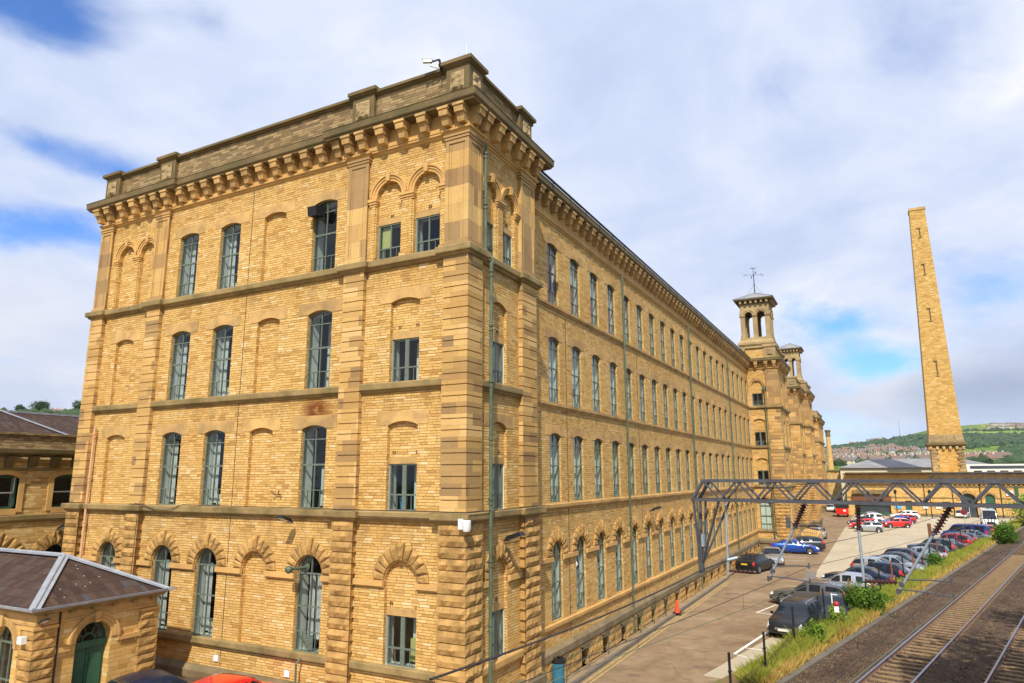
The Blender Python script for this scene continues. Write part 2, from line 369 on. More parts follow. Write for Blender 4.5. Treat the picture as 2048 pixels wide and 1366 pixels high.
def wall(mb, fn, ua, ub, za, zb, ops, mi=0, mi_in=1, du=6.0):
    us = sorted(set([ua, ub]+[o['u0'] for o in ops]+[o['u1'] for o in ops])); zs = sorted(set([za, zb]+[o['z0'] for o in ops]+[o['zs']+o['rise'] for o in ops]))
    us = [u for u in us if ua <= u <= ub]; zs = [z for z in zs if za <= z <= zb]
    for i in range(len(us)-1):
        if us[i+1]-us[i] < 1e-5: continue
        for j in range(len(zs)-1):
            cu, cz = (us[i]+us[i+1])/2, (zs[j]+zs[j+1])/2
            if any(o['u0'] < cu < o['u1'] and o['z0'] < cz < o['zs']+o['rise'] for o in ops): continue
            mb.face([fn(us[i], zs[j], 0), fn(us[i+1], zs[j], 0), fn(us[i+1], zs[j+1], 0), fn(us[i], zs[j+1], 0)], mi)
    for o in ops:
        a = arc(o['u0'], o['u1'], o['zs'], o['rise']); top = o['zs']+o['rise']; d = o['depth']
        if o['rise'] > 0:
            for i in range(len(a)-1):
                p, q = a[i], a[i+1]
                mb.face([fn(p[0], p[1], 0), fn(q[0], q[1], 0), fn(q[0], top, 0), fn(p[0], top, 0)], mi)
        loop = [(o['u0'], o['z0'])]+a+[(o['u1'], o['z0'])]
        for i in range(len(loop)):
            p, q = loop[i], loop[(i+1) % len(loop)]
            mb.face([fn(p[0], p[1], 0), fn(q[0], q[1], 0), fn(q[0], q[1], d), fn(p[0], p[1], d)], mi)
            if not o['blank'] and o['inner'] and not o['win_to']:
                mb.face([fn(p[0], p[1], d), fn(q[0], q[1], d), fn(q[0], q[1], d+o['inner']), fn(p[0], p[1], d+o['inner'])], mi_in)
        if o['blank']:
            mb.face([fn(p[0], p[1], d) for p in loop], mi)
        elif o['win_to']:
            z = o['win_to']; lp = [(o['u0'], z)]+a+[(o['u1'], z)]
            mb.face([fn(p[0], p[1], d) for p in lp], mi)
            mb.prism([(o['u0'], z), (o['u1'], z), (o['u1'], z+.22), (o['u0'], z+.22)], fn, d-.012, d+.2, 2)
            for (p, q) in (((o['u0'], o['z0']), (o['u0'], z)), ((o['u1'], o['z0']), (o['u1'], z)), ((o['u0'], o['z0']), (o['u1'], o['z0'])), ((o['u0'], z), (o['u1'], z))):
                mb.face([fn(p[0], p[1], d), fn(q[0], q[1], d), fn(q[0], q[1], d+.4), fn(p[0], p[1], d+.4)], mi_in)
def rough_box(mb, x0, x1, y0, y1, z0, z1, amp=.05, mi=0, faces='xXyYzZ', step=.13, margin=.035):
    """a stone block whose free faces are hewn rough: margin kept flat, middle bulging"""
    def grid(o, a, b, n):
        la, lb = a.length, b.length; na, nb = max(2, int(la/step)), max(2, int(lb/(step*.8)))
        base = len(mb.v); off = R.random()*99
        for j in range(nb+1):
            for i in range(na+1):
                s, t = i/na, j/nb; p = o+a*s+b*t
                e = min(s*la, (1-s)*la, t*lb, (1-t)*lb)
                k = 0 if e < .012 else (amp*(.55+.9*noise.noise(p*4.3+Vector((off, 0, 0)))+.5*noise.noise(p*11)))
                mb.v.append(tuple(p+n*max(0, k)))
        for j in range(nb):
            for i in range(na):
                q = base+j*(na+1)+i; mb.f.append((q, q+1, q+na+2, q+na+1)); mb.m.append(mi)
    V = Vector; dx, dy, dz = V((x1-x0, 0, 0)), V((0, y1-y0, 0)), V((0, 0, z1-z0))
    if 'y' in faces: grid(V((x0, y0, z0)), dx, dz, V((0, -1, 0)))
    if 'X' in faces: grid(V((x1, y0, z0)), dy, dz, V((1, 0, 0)))
    if 'x' in faces: grid(V((x0, y1, z0)), -dy, dz, V((-1, 0, 0)))
    if 'Y' in faces: grid(V((x1, y1, z0)), -dx, dz, V((0, 1, 0)))
    mb.face([(x0, y0, z1), (x1, y0, z1), (x1, y1, z1), (x0, y1, z1)], mi); mb.face([(x0, y0, z0), (x0, y1, z0), (x1, y1, z0), (x1, y0, z0)], mi)
def pier_smooth(mb, x0, x1, y0, y1, z0, z1, ch=.35, g=.045, mi=0):
    n = max(1, round((z1-z0)/ch)); h = (z1-z0)/n; mb.box(x0+g, x1-g, y0+g, y1-g, z0, z1, mi)
    for k in range(n):
        mb.frustum((x0, x1, y0, y1), (x0, x1, y0, y1), z0+k*h+.034, z0+(k+1)*h, mi)
def pier_rock(mb, x0, x1, y0, y1, z0, z1, faces, ch=.33, mi=0, amp=.085):
    n = max(1, round((z1-z0)/ch)); h = (z1-z0)/n; g = .05; mb.box(x0+g, x1-g, y0+g, y1-g, z0, z1, mi)
    for k in range(n): rough_box(mb, x0, x1, y0, y1, z0+k*h+.022, z0+(k+1)*h-.012, amp, mi, faces)
def panel_pier(mb, x0, x1, y0, y1, z0, z1, mi=0, m=.14, faces='y'):
    """flat pilaster shaft with a sunk panel on its faces"""
    d = .035; mb.box(x0+d, x1-d, y0+d, y1-d, z0, z1, mi)
    def fr(a0, a1, f):
        for (ua, ub, za, zb) in ((a0, a0+m, z0, z1), (a1-m, a1, z0, z1), (a0+m, a1-m, z0, z0+m*1.6), (a0+m, a1-m, z1-m*1.2, z1)):
            f(ua, ub, za, zb)
        c = m*1.5
        for (ua, ub, za, zb) in ((a0+c, a0+c+.02, z0+c*1.2, z1-c), (a1-c-.02, a1-c, z0+c*1.2, z1-c)): f(ua, ub, za, zb, .014)
    if 'y' in faces: fr(x0, x1, lambda a, b, c, e, k=0: mb.box(a, b, y0+k, y0+d+.001, c, e, mi))
    if 'X' in faces: fr(y0+d+.002, y1, lambda a, b, c, e, k=0: mb.box(x1-d-.001, x1-k, a, b, c, e, mi))
    if 'x' in faces: fr(y0+d+.002, y1, lambda a, b, c, e, k=0: mb.box(x0+k, x0+d+.001, a, b, c, e, mi))
    if 'Y' in faces: fr(x0, x1, lambda a, b, c, e, k=0: mb.box(a, b, y1-d-.001, y1-k, c, e, mi))
def sweep(mb, path, prof, mi=0, closed=False, caps=True):
    """sweep profile [(out, z)...] along plan path; outside is on the right of the walking direction"""
    n = len(path); P2 = [Vector((p[0], p[1])) for p in path]; rings = []
    for i, p in enumerate(P2):
        a = P2[i-1] if (i > 0 or closed) else None; b = P2[(i+1) % n] if (i < n-1 or closed) else None
        d1 = (p-a).normalized() if a is not None else None; d2 = (b-p).normalized() if b is not None else None
        if d1 is None: d1 = d2
        if d2 is None: d2 = d1
        n1, n2 = Vector((d1.y, -d1.x)), Vector((d2.y, -d2.x)); m = (n1+n2)
        m = m/max(.3, m.dot(n1)) if m.length > 1e-6 else n1
        rings.append([(p.x+m.x*o, p.y+m.y*o, z) for o, z in prof])
    o = len(mb.v); k = len(prof); mb.v += [q for r in rings for q in r]
    for i in range(n if closed else n-1):
        j = (i+1) % n
        for t in range(k):
            t2 = (t+1) % k; mb.f.append((o+i*k+t, o+j*k+t, o+j*k+t2, o+i*k+t2)); mb.m.append(mi)
    if caps and not closed:
        mb.f.append(tuple(o+t for t in range(k))); mb.m.append(mi); mb.f.append(tuple(o+(n-1)*k+t for t in reversed(range(k)))); mb.m.append(mi)
# ------------------------------------------------------------------ window units (local: x along wall, y inward, z up)
def frame_mesh(w, h, rise, tr, extra, thick=.036, center=.036, fmat='green frame', thick_center=False, quarter=True, deep=.07):
    mb = MB(); x0, x1 = -w/2, w/2; t = thick
    a = arc(x0, x1, h, rise, 10); ztop = lambda x: min(p[1] for p in a) if rise <= 0 else max(h, a[min(range(len(a)), key=lambda i: abs(a[i][0]-x))][1])
    mb.box(x0, x0+t, 0, deep, 0, h); mb.box(x1-t, x1, 0, deep, 0, h); mb.box(x0+t, x1-t, 0.001, deep-.001, 0, t*1.3)
    for i in range(len(a)-1):
        p, q = a[i], a[i+1]; s = 1-t*1.0/(w/2)
        mb.prism([(p[0], p[1]), (q[0], q[1]), (q[0]*s, q[1]-t*.9), (p[0]*s, p[1]-t*.9)], lambda u, z, d: (u, d, z), 0.001, deep-.002)
    c = center/2*(2.2 if thick_center else 1)
    mb.box(-c, c, .006, deep-.008, t, ztop(0)-t*.8)
    for z, th in tr: mb.box(x0+t, x1-t, .003, deep-.004, z-th/2, z+th/2)
    if quarter:
        for x in (-w/4, w/4): mb.box(x-.009, x+.009, .012, deep-.02, t, tr[0][0])
    for (x, za, zb) in extra: mb.box(x-.014, x+.014, .01, deep-.015, za, zb)
    pn = MB(); pn.face([(p[0], deep*.55, p[1]) for p in [(x0, 0.0)]+a+[(x1, 0.0)]])
    return mb, pn, fmat
PROTO = {}
def window_proto(key, *a, pane='window glass', **k):
    if key not in PROTO:
        mb, pn, fm = frame_mesh(*a, **k)
        fr = mb.build('window', fm); p = pn.build('pane', pane, fr)
        PROTO[key] = fr
    return PROTO[key]
def window_at(key, parent, pos, rz=0):
    pr = PROTO[key]
    o = copy_tree(pr)
    o.parent = parent; ORG[o.name] = ORG[parent.name]; place(o, parent, pos, rz)
    USED.add(key); return o
USED = set()
TR = [(.62, .028), (1.48, .065), (2.35, .035)]
window_proto('tall', 1.13, 2.66, .13, TR, [])
window_proto('arched', 1.13, 2.49, .565, [(.62, .028), (1.42, .045), (2.47, .05)], [])
window_proto('casement', 1.12, 1.46, 0, [(.50, .05)], [], thick_center=True, center=.07)
window_proto('casement_thin', 1.0, 1.34, 0, [(.48, .05)], [], center=.05)
window_proto('narrow', 1.05, 1.46, 0, [(.50, .05)], [], thick_center=True, center=.06)
window_proto('narrow_arch', .86, 1.34, 0, [(.48, .05)], [], center=.05)
def drape(parent_win, name, mat_, w, z0, z1, x0=None, x1=None, wave=.02, y=.16):
    mb = MB(); x0 = -w/2 if x0 is None else x0; x1 = w/2 if x1 is None else x1
    n = max(2, int((x1-x0)/.06)); pts = [(x0+(x1-x0)*i/n, y+wave*(1 if i % 2 else -1)*(.5+R.random()*.5)) for i in range(n+1)]
    for i in range(n):
        a, b = pts[i], pts[i+1]; mb.face([(a[0], a[1], z0), (b[0], b[1], z0), (b[0], b[1], z1), (a[0], a[1], z1)])
    o = mb.build(name, mat_, None); o.parent = parent_win; o.location = (0, 0, 0); return o
# ------------------------------------------------------------------ shared stone pieces
def voussoirs(mb, fn, uc, zs, ri, ro, n=11, key=.10, out=.09, mi=0, amp=.05, spring_h=0):
    """rock faced arch ring; fn(u,z,d) with negative d outward"""
    for k in range(n):
        a0, a1 = pi-pi*k/n-.018, pi-pi*(k+1)/n+.018; isk = (k == n//2); r2 = ro+(key if isk else 0)
        o_ = out+(.04 if isk else 0); P_ = []; ns, nr = 4, 4; off = R.random()*50
        base = len(mb.v)
        for j in range(nr+1):
            for i in range(ns+1):
                a = a0+(a1-a0)*i/ns; r = ri+(r2-ri)*j/nr; edge = i in (0, ns) or j in (0, nr)
                d = -o_*(.7 if edge else 1)-(0 if edge else amp*.8*(.4+noise.noise(Vector((a*6, r*6, off)))))
                mb.v.append(fn(uc+r*cos(a), zs+r*sin(a), d))
        for j in range(nr):
            for i in range(ns):
                q = base+j*(ns+1)+i; mb.f.append((q, q+1, q+ns+2, q+ns+1)); mb.m.append(mi)
        pl = [(uc+r*cos(a), zs+r*sin(a)) for (r, a) in ((ri, a0), (ri, a1), (r2, a1), (r2, a0))]
        for i in range(4):
            p, q = pl[i], pl[(i+1) % 4]; mb.face([fn(p[0], p[1], -o_*.7), fn(q[0], q[1], -o_*.7), fn(q[0], q[1], .05), fn(p[0], p[1], .05)], mi)
def hood(mb, fn, uc, zs, r, n=14, mi=0):
    """moulded archivolt: three stepped rings and a keystone"""
    for (ra, rb, d) in ((r, r+.10, -.03), (r+.10, r+.19, -.06), (r+.19, r+.25, -.10)):
        for k in range(n):
            a0, a1 = pi-pi*k/n, pi-pi*(k+1)/n
            pl = [(uc+q*cos(a), zs+q*sin(a)) for (q, a) in ((ra, a0), (ra, a1), (rb, a1), (rb, a0))]
            mb.face([fn(u, z, d) for u, z in pl], mi)
            for (i, j) in ((0, 1), (2, 3)):
                p, q = pl[i], pl[j]; mb.face([fn(p[0], p[1], d), fn(q[0], q[1], d), fn(q[0], q[1], .02), fn(p[0], p[1], .02)], mi)
        for a in (0, pi): mb.face([fn(uc+q*cos(a), zs+q*sin(a), dd) for q, dd in ((ra, d), (rb, d), (rb, .02), (ra, .02))], mi)
    mb.prism([(uc-.07, zs+r-.02), (uc+.07, zs+r-.02), (uc+.10, zs+r+.29), (uc-.10, zs+r+.29)], fn, -.14, .0, mi)
def capital(mb, fn, ua, ub, z0, z1, mi=0, e=0):
    h = z1-z0
    for (za, zb, o) in ((z0, z0+h*.3, .05), (z0+h*.3, z0+h*.62, .085), (z0+h*.62, z1, .12)):
        mb.prism([(ua-o*.6, za), (ub+o*.6, za), (ub+o*.6, zb), (ua-o*.6, zb)], fn, -o-e, .03, mi)
def lintel(mb, fn, o, ear=.42, h=.46, out=.012, mi=0):
    a = arc(o['u0'], o['u1'], o['zs'], o['rise']); zt = o['zs']+h
    for i in range(len(a)-1):
        p, q = a[i], a[i+1]; mb.prism([(p[0], p[1]), (q[0], q[1]), (q[0], zt), (p[0], zt)], fn, -out, .02, mi)
    for (s, e) in ((o['u0']-ear, o['u0']), (o['u1'], o['u1']+ear)):
        mb.prism([(s, o['zs']+.02), (e, o['zs']+.02), (e, zt), (s, zt)], fn, -out, .02, mi)
def make_corbel(w=.36, out=.44, h=.58):
    mb = MB(); a = h*.52
    mb.box(-w/2-.03, w/2+.03, -out-.03, .02, -.09, 0)
    mb.frustum((-w/2*.92, w/2*.92, -out*.92, .02), (-w/2, w/2, -out, .02), -a, -.09)
    mb.box(-w/2*.84, w/2*.84, -out*.76, .02, -a-.02, -a)
    mb.frustum((-w/2*.66, w/2*.66, -out*.55, .02), (-w/2*.82, w/2*.82, -out*.74, .02), -h, -a-.02)
    return mb
CORB = make_corbel().build('corbel', 'ashlar'); _cu = [0]
def corbel(parent, pos, rz, s=1.0):
    if _cu[0] == 0: o = CORB; _cu[0] = 1
    else: o = CORB.copy(); sc.collection.objects.link(o)
    place(o, parent, pos, rz); o.scale = (s, s, s); return o
E90 = pi/2
# ------------------------------------------------------------------ THE MILL
mill = thing('mill_building', (0, 0, 0), 'huge four-storey honey stone mill with bracketed cornice, filling the left of the photo', 'mill')
FL = [(2.32, 4.81, .6), (6.90, 9.60, .13), (11.0, 13.71, .13), (15.27, 17.92, .13)]
def fop(u0, u1, f, **k): z0, zs, ri = FL[f]; return op(u0, u1, z0, zs, ri, **k)
WX = [(-14.25, -13.09), (-11.76, -10.6), (-9.28, -8.12), (-6.72, -5.56)]
so_ = []; winS = []
for f in range(4):
    for i, (a, b) in enumerate(WX):
        if f == 0: a += .1; b += .12
        o = fop(a, b, f, blank=(i == 2), depth=.17 if i != 2 else .15); o['rise'] = min(o['rise'], (b-a)/2); so_.append(o)
        if i != 2: winS.append((o, f, i))
so_ += [op(-18.37, -17.30, 15.3, 17.62, .535, .15, True), op(-16.87, -15.9, 15.3, 17.62, .485, .15, True), fop(-17.95, -16.75, 2, blank=True, depth=.14), fop(-17.88, -16.68, 1, blank=True, depth=.14)]
gl_ = op(-17.57, -16.42, 2.32, 4.81, .575, .17); so_.append(gl_); winS.append((gl_, 0, 9))
PV = [(op(-3.72, -2.65, 15.27, 17.62, .535, .15, win_to=16.63), 'casement_thin'), (op(-2.12, -1.04, 15.27, 17.62, .54, .15, win_to=16.63), 'casement_thin'),
      (fop(-2.96, -1.77, 2, depth=.14, win_to=12.47), 'casement'), (fop(-2.94, -1.75, 1, depth=.14, win_to=8.37), 'casement'), (op(-2.87, -1.64, 2.32, 4.8, .6, .14, win_to=3.76), 'casement')]
so_ += [p[0] for p in PV]
mb = MB(); SF = S_(0.0)
wall(mb, SF, -19.6, 0, 6.6, 20.1, [o for o in so_ if o['z0'] > 6]); low = [o for o in so_ if o['z0'] < 6]
wall(mb, SF, -19.6, 0, 0.0, 6.6, low)
EF = E_(0.0); EP = [(op(1.12, 1.98, 15.27, 17.62, .43, .13, win_to=16.63), 'narrow_arch'), (op(2.44, 3.36, 15.27, 17.62, .46, .13, win_to=16.63), 'narrow_arch'),
      (op(1.58, 2.72, 11.0, 13.66, .2, .12, win_to=12.47), 'narrow'), (op(1.58, 2.72, 6.9, 9.55, .2, .12, win_to=8.37), 'narrow'), (op(1.60, 2.74, 2.32, 4.8, .57, .12, win_to=3.76), 'narrow')]
wall(mb, EF, 0, 4.7, -.3, 20.1, [p[0] for p in EP])
mb.face([(0, 4.7, -.3), (-.8, 4.7, -.3), (-.8, 4.7, 20.1), (0, 4.7, 20.1)])
LF = E_(-.8); LY = [7.93+2.53*k for k in range(21)]; lo_ = []
for k, y in enumerate(LY):
    for f in range(4):
        if f == 0: lo_.append((op(y+.02, y+1.13, 2.32, 4.81, .555, .13), k, f))
        else: lo_.append((fop(y, y+1.15, f, depth=.13), k, f))
wall(mb, LF, 4.7, 60, 6.6, 19.9, [o[0] for o in lo_ if o[2] > 0]); wall(mb, LF, 4.7, 60, 1.3, 6.6, [o[0] for o in lo_ if o[2] == 0])
mb.face([(-19.6, 0, 0), (-19.6, 60, 0), (-19.6, 60, 20.1), (-19.6, 0, 20.1)])
mb.face([(-19.6, 60, 0), (-.8, 60, 0), (-.8, 60, 20.1), (-19.6, 60, 20.1)])
mb.build('wall', ['stone wall', 'plaster', 'ashlar'], mill)
# interior shells seen through the glass
mb = MB()
for z in (1.9, 6.45, 10.55, 14.8, 19.5): mb.box(-19.4, -.95, .75, 59.5, z-.25, z)
mb.build('floor_slab', 'interior wall', mill)
mb = MB(); mb.box(-19.0, -5.2, 5.6, 5.8, 0, 19.4); mb.box(-6.4, -6.2, 6, 59, 0, 19.4); mb.box(-4.6, -4.4, .8, 4.0, 0, 19.4); mb.box(-4.2, -.9, 4.3, 4.4, 0, 19.4)
mb.build('partition', 'interior wall', mill)
# roof
mb = MB(); mb.face([(-19.5, .4, 20.3), (-.5, .4, 20.3), (-.5, 5, 20.3), (-19.5, 5, 20.3)])
mb.face([(-1.3, 5, 20.35), (-1.3, 60, 20.35), (-10, 60, 23.0), (-10, 5, 23.0)]); mb.face([(-19.3, 5, 20.35), (-19.3, 60, 20.35), (-10, 60, 23.0), (-10, 5, 23.0)]); mb.face([(-1.3, 5, 20.35), (-10, 5, 23), (-19.3, 5, 20.35)])
mb.build('roof', 'slate', mill)
# windows
for o, f, i in winS:
    key = 'arched' if f == 0 else 'tall'; c = (o['u0']+o['u1'])/2
    wo = window_at(key, mill, (c, .11, o['z0']))
    if i == 3 and f == 0:
        for a, b in ((-.5, -.28), (-.2, .02), (.1, .3), (.34, .5)): drape(wo, 'curtain', 'grey curtain and lit jamb', 1, .3, 2.4, a, b, .03, .5)
        b_ = MB(); b_.box(-.1, .22, -.02, .0, .1, .55); [b_.box(-.1, .22, -.035, -.021, .1+.07*q, .13+.07*q) for q in range(7)]; q = b_.build('vent', 'green frame'); q.parent = wo; q.location = (0, 0, 0)
    if i == 1 or (i == 0 and f >= 2):
        b_ = MB(); b_.box(.05, .42, .35, .6, .45, .75); b_.box(-.25, .25, .4, .7, .05, .42); q = b_.build('box_on_sill', 'cream render'); q.parent = wo; q.location = (0, 0, 0)
    if i in (0, 1, 9): drape(wo, 'curtain', 'grey curtain and lit jamb', 1, .1, 2.5 if i != 9 else 2.2, -.54, -.22, .02, .38)  # pale strip added to paint in the sunlit inner jamb, no cloth hangs here
    if i == 3 and f in (1, 2): drape(wo, 'blind', 'plaster', 1, .05, 1.4 if f == 1 else 2.6, wave=.0, y=.9)
for (o, key) in PV:
    c = (o['u0']+o['u1'])/2; wo = window_at(key, mill, (c, .155, o['z0']))
    if key == 'casement': drape(wo, 'blind', 'plaster', 1, .0, 1.4, .05, .55, .01, .5)
    if o['u0'] < -3.5: drape(wo, 'blind', 'yellow paper', 1, .5, 1.3, -.46, -.03, .0, .12)
    if abs(o['u0']+2.94) < .01:
        b_ = MB(); b_.lathe([(0, .05), (.10, .05), (.14, .42), (.13, .42)], (-.22, .3, 0)); q = b_.build('bucket', 'blue plastic', smooth=True); q.parent = wo; q.location = (0, 0, 0)
    if o['z0'] < 3:
        b_ = MB(); b_.box(.1, .35, .3, .5, .1, .75); q = b_.build('box_on_sill', 'yellow paper'); q.parent = wo; q.location = (0, 0, 0)
for (o, key) in EP:
    c = (o['u0']+o['u1'])/2; wo = window_at(key, mill, (-.135, c, o['z0']), E90)
    drape(wo, 'blind', 'blind', 1, .0, 1.4, -.5, .5, .012, .35)
for (o, k, f) in lo_:
    if k > 19 and f != 3: pass
    c = (o['u0']+o['u1'])/2; wo = window_at('arched' if f == 0 else 'tall', mill, (-.885, c, o['z0']), E90)
    if f == 3 and k < 5:
        drape(wo, 'curtain', 'mauve curtain', 1, .05, 2.0 if k else 2.7, -.5, .1, .012, .2); drape(wo, 'curtain', 'red curtain', 1, .05, 2.3, .1, .55, .03, .22)
        if k in (1, 2, 3): drape(wo, 'blind', 'blind', 1, 1.5, 2.6, -.5, .4, .004, .12)
    elif f == 3: drape(wo, 'blind', 'blind', 1, R.choice([.1, 1.2, .7]), 2.7, -.54, .54, .004, .14)
    elif f == 2: drape(wo, 'blind', 'blind', 1, R.choice([.05, .9, .05]), 2.7, -.54, .54, .012, .2)
    elif f == 1: drape(wo, 'curtain', 'blind', 1, .05, 2.7, -.2+R.random()*.2, .3, .03, .2)
    else: drape(wo, 'blind', 'blind', 1, .05, 2.9 if R.random() < .7 else 1.6, -.54, .54, .01, .22)
# lintels, arches, hoods
for o, f, i in [(q, None, None) for q in so_]+[(q[0], None, None) for q in EP]+[(q[0], None, None) for q in lo_]:
    if o['rise'] > .25: continue
    isS = o in so_; fn = SF if isS else (EF if any(o is q[0] for q in EP) else LF)
    mb = MB(); lintel(mb, fn, o, ear=R.choice([.36, .44]), out=.014); mb.build('lintel', 'ashlar', mill)
def arch_at(o, fn, rock):
    mb = MB(); c = (o['u0']+o['u1'])/2; h = (o['u1']-o['u0'])/2
    if rock: voussoirs(mb, fn, c, o['zs'], h+.02, h+.45, n=11); mb.build('arch', 'rock face', mill)
    else: hood(mb, fn, c, o['zs'], h+.0); mb.build('arch', 'ashlar warm', mill, smooth=30)
for o in so_:
    if o['rise'] > .3: arch_at(o, SF, o['z0'] < 6)
for o, k in EP:
    if o['rise'] > .3: arch_at(o, EF, o['z0'] < 6)
for o, k, f in lo_:
    if o['rise'] > .3: arch_at(o, LF, True)
# impost bands between the ground floor arches, and sills
def segs(fn, edges, z0, z1, out, name, m_, parent):
    for a, b in edges:
        mb = MB()
        if b-a > .02: mb.prism([(a, z0), (b, z0), (b, z1), (a, z1)], fn, -out, .03); mb.prism([(a, z0-.05), (b, z0-.05), (b, z0), (a, z0)], fn, -out*.5, .03); mb.build(name, m_, parent)
def gaps(a, b, ops):
    e = [a]+[x for o in sorted(ops, key=lambda o: o['u0']) for x in (o['u0'], o['u1'])]+[b]; return list(zip(e[::2], e[1::2]))
for (a, b) in ((-18.9, -15.8), (-14.95, -4.96), (-4.05, -.77)): segs(SF, gaps(a, b, [o for o in low if a < o['u0'] < b]), 4.62, 4.79, .12, 'impost_band', 'ashlar warm', mill)
segs(EF, gaps(.77, 3.6, [EP[4][0]]), 4.62, 4.79, .12, 'impost_band', 'ashlar warm', mill)
segs(LF, gaps(4.85, 60, [o[0] for o in lo_ if o[2] == 0]), 4.62, 4.79, .12, 'impost_band', 'ashlar warm', mill)
SP = [(0, 0), (.10, .03), (.13, .10), (.20, .12), (.21, .15), (.22, .30), (.20, .33), (0, .34)]
def sill(path, z0, name='sill_course', m_='weathered stone', sc_=1.0, prof=SP):
    mb = MB(); sweep(mb, path, [(a*sc_, z0+b) for a, b in prof]); return mb.build(name, m_, mill)
def outline(e, west=True):
    p = [(-19.6-e, 3), (-19.6-e, -e), (-18.9, -e), (-18.9, 0), (-15.8, 0), (-15.8, -e), (-14.95, -e), (-14.95, 0), (-4.96, 0), (-4.96, -e), (-4.05, -e), (-4.05, 0), (-.77, 0), (-.77, -e), (e, -e), (e, .77), (0, .77), (0, 3.6), (e, 3.6), (e, 4.85), (-.72, 4.85)]
    return p
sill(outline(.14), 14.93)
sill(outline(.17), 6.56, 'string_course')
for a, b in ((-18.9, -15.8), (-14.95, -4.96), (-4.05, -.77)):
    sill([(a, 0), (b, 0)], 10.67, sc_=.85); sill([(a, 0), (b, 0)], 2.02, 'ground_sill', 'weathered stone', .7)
sill([(0, .77), (0, 3.6)], 10.67, sc_=.85); sill([(0, .77), (0, 3.6)], 2.02, 'ground_sill', 'ashlar warm', .7)
LP = [(0, 0), (.05, .02), (.07, .09), (.14, .11), (.15, .23), (0, .25)]
sill([(-.8, 4.85), (-.8, 60)], 15.02, m_='ashlar', prof=LP, sc_=.8); sill([(-.8, 4.85), (-.8, 60)], 10.75, m_='ashlar', prof=LP, sc_=.8); sill([(-.8, 4.85), (-.8, 60)], 6.60, 'string_course', 'ashlar', 1.0, LP)
sill([(-.8, 4.85), (-.8, 60)], 2.02, 'ground_sill', 'ashlar warm', .8, LP)
# bed mould below the corbels, frieze, cornice fascia
BP = [(0, 0), (.05, .02), (.06, .08), (.12, .10), (.13, .17), (0, .18)]
sill(outline(.12), 19.22, 'bed_mould', 'ashlar warm', 1, BP); sill([(-.8, 4.85), (-.8, 60)], 18.92, 'bed_mould', 'ashlar warm', .9, BP)
def cor_path(): return [(-19.75, 3), (-19.75, -.15), (-14.62, -.15), (-14.62, 0), (-5.3, 0), (-5.3, -.15), (.15, -.15), (.15, 5.0), (-.8, 5.0), (-.8, 60)]
CP = [(-.4, -.03), (0, -.02), (.44, 0), (.46, .06), (.50, .09), (.52, .12), (.53, .33), (.55, .36), (.50, .40), (-.4, .42)]
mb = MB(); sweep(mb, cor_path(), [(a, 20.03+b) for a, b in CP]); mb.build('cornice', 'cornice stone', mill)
mb = MB()
for k in range(int(55/1.9)): mb.box(-.27, -.245, 5.6+1.9*k, 5.62+1.9*k, 20.1, 20.5)
mb.box(-.30, -.21, 5.2, 60, 20.47, 20.53); mb.build('gutter', 'black metal', mill)
mb = MB(); mb.box(-19.62, .02, -.02, .3, 19.4, 20.05); mb.box(-.3, .02, .3, 4.85, 19.4, 20.05); mb.box(-19.75, -14.62, -.15, .1, 19.4, 20.04); mb.box(-5.3, .15, -.15, .1, 19.4, 20.04); mb.box(-.1, .15, .1, 5.0, 19.4, 20.04); mb.box(-.9, -.78, 4.8, 60, 19.1, 20.04); mb.build('frieze', 'ashlar warm', mill)
cz = 20.04
for x in (-19.72, -19.0, -18.05, -17.2, -16.4, -15.72, -15.02): corbel(mill, (x+.1, -.15, cz), 0)
for i in range(12): corbel(mill, (-14.12+.792*i, -.02, cz), 0, .97)
for x in (-4.82, -4.18, -3.3, -2.42, -1.52, -.62, -.02): corbel(mill, (x, -.15, cz), 0)
for y in (.05, .6, 1.42, 2.2, 3.0, 3.75, 4.55): corbel(mill, (.15, y, cz), E90)
for k in range(64): corbel(mill, (-.79, 5.85+.85*k, cz-.01), E90, .98)
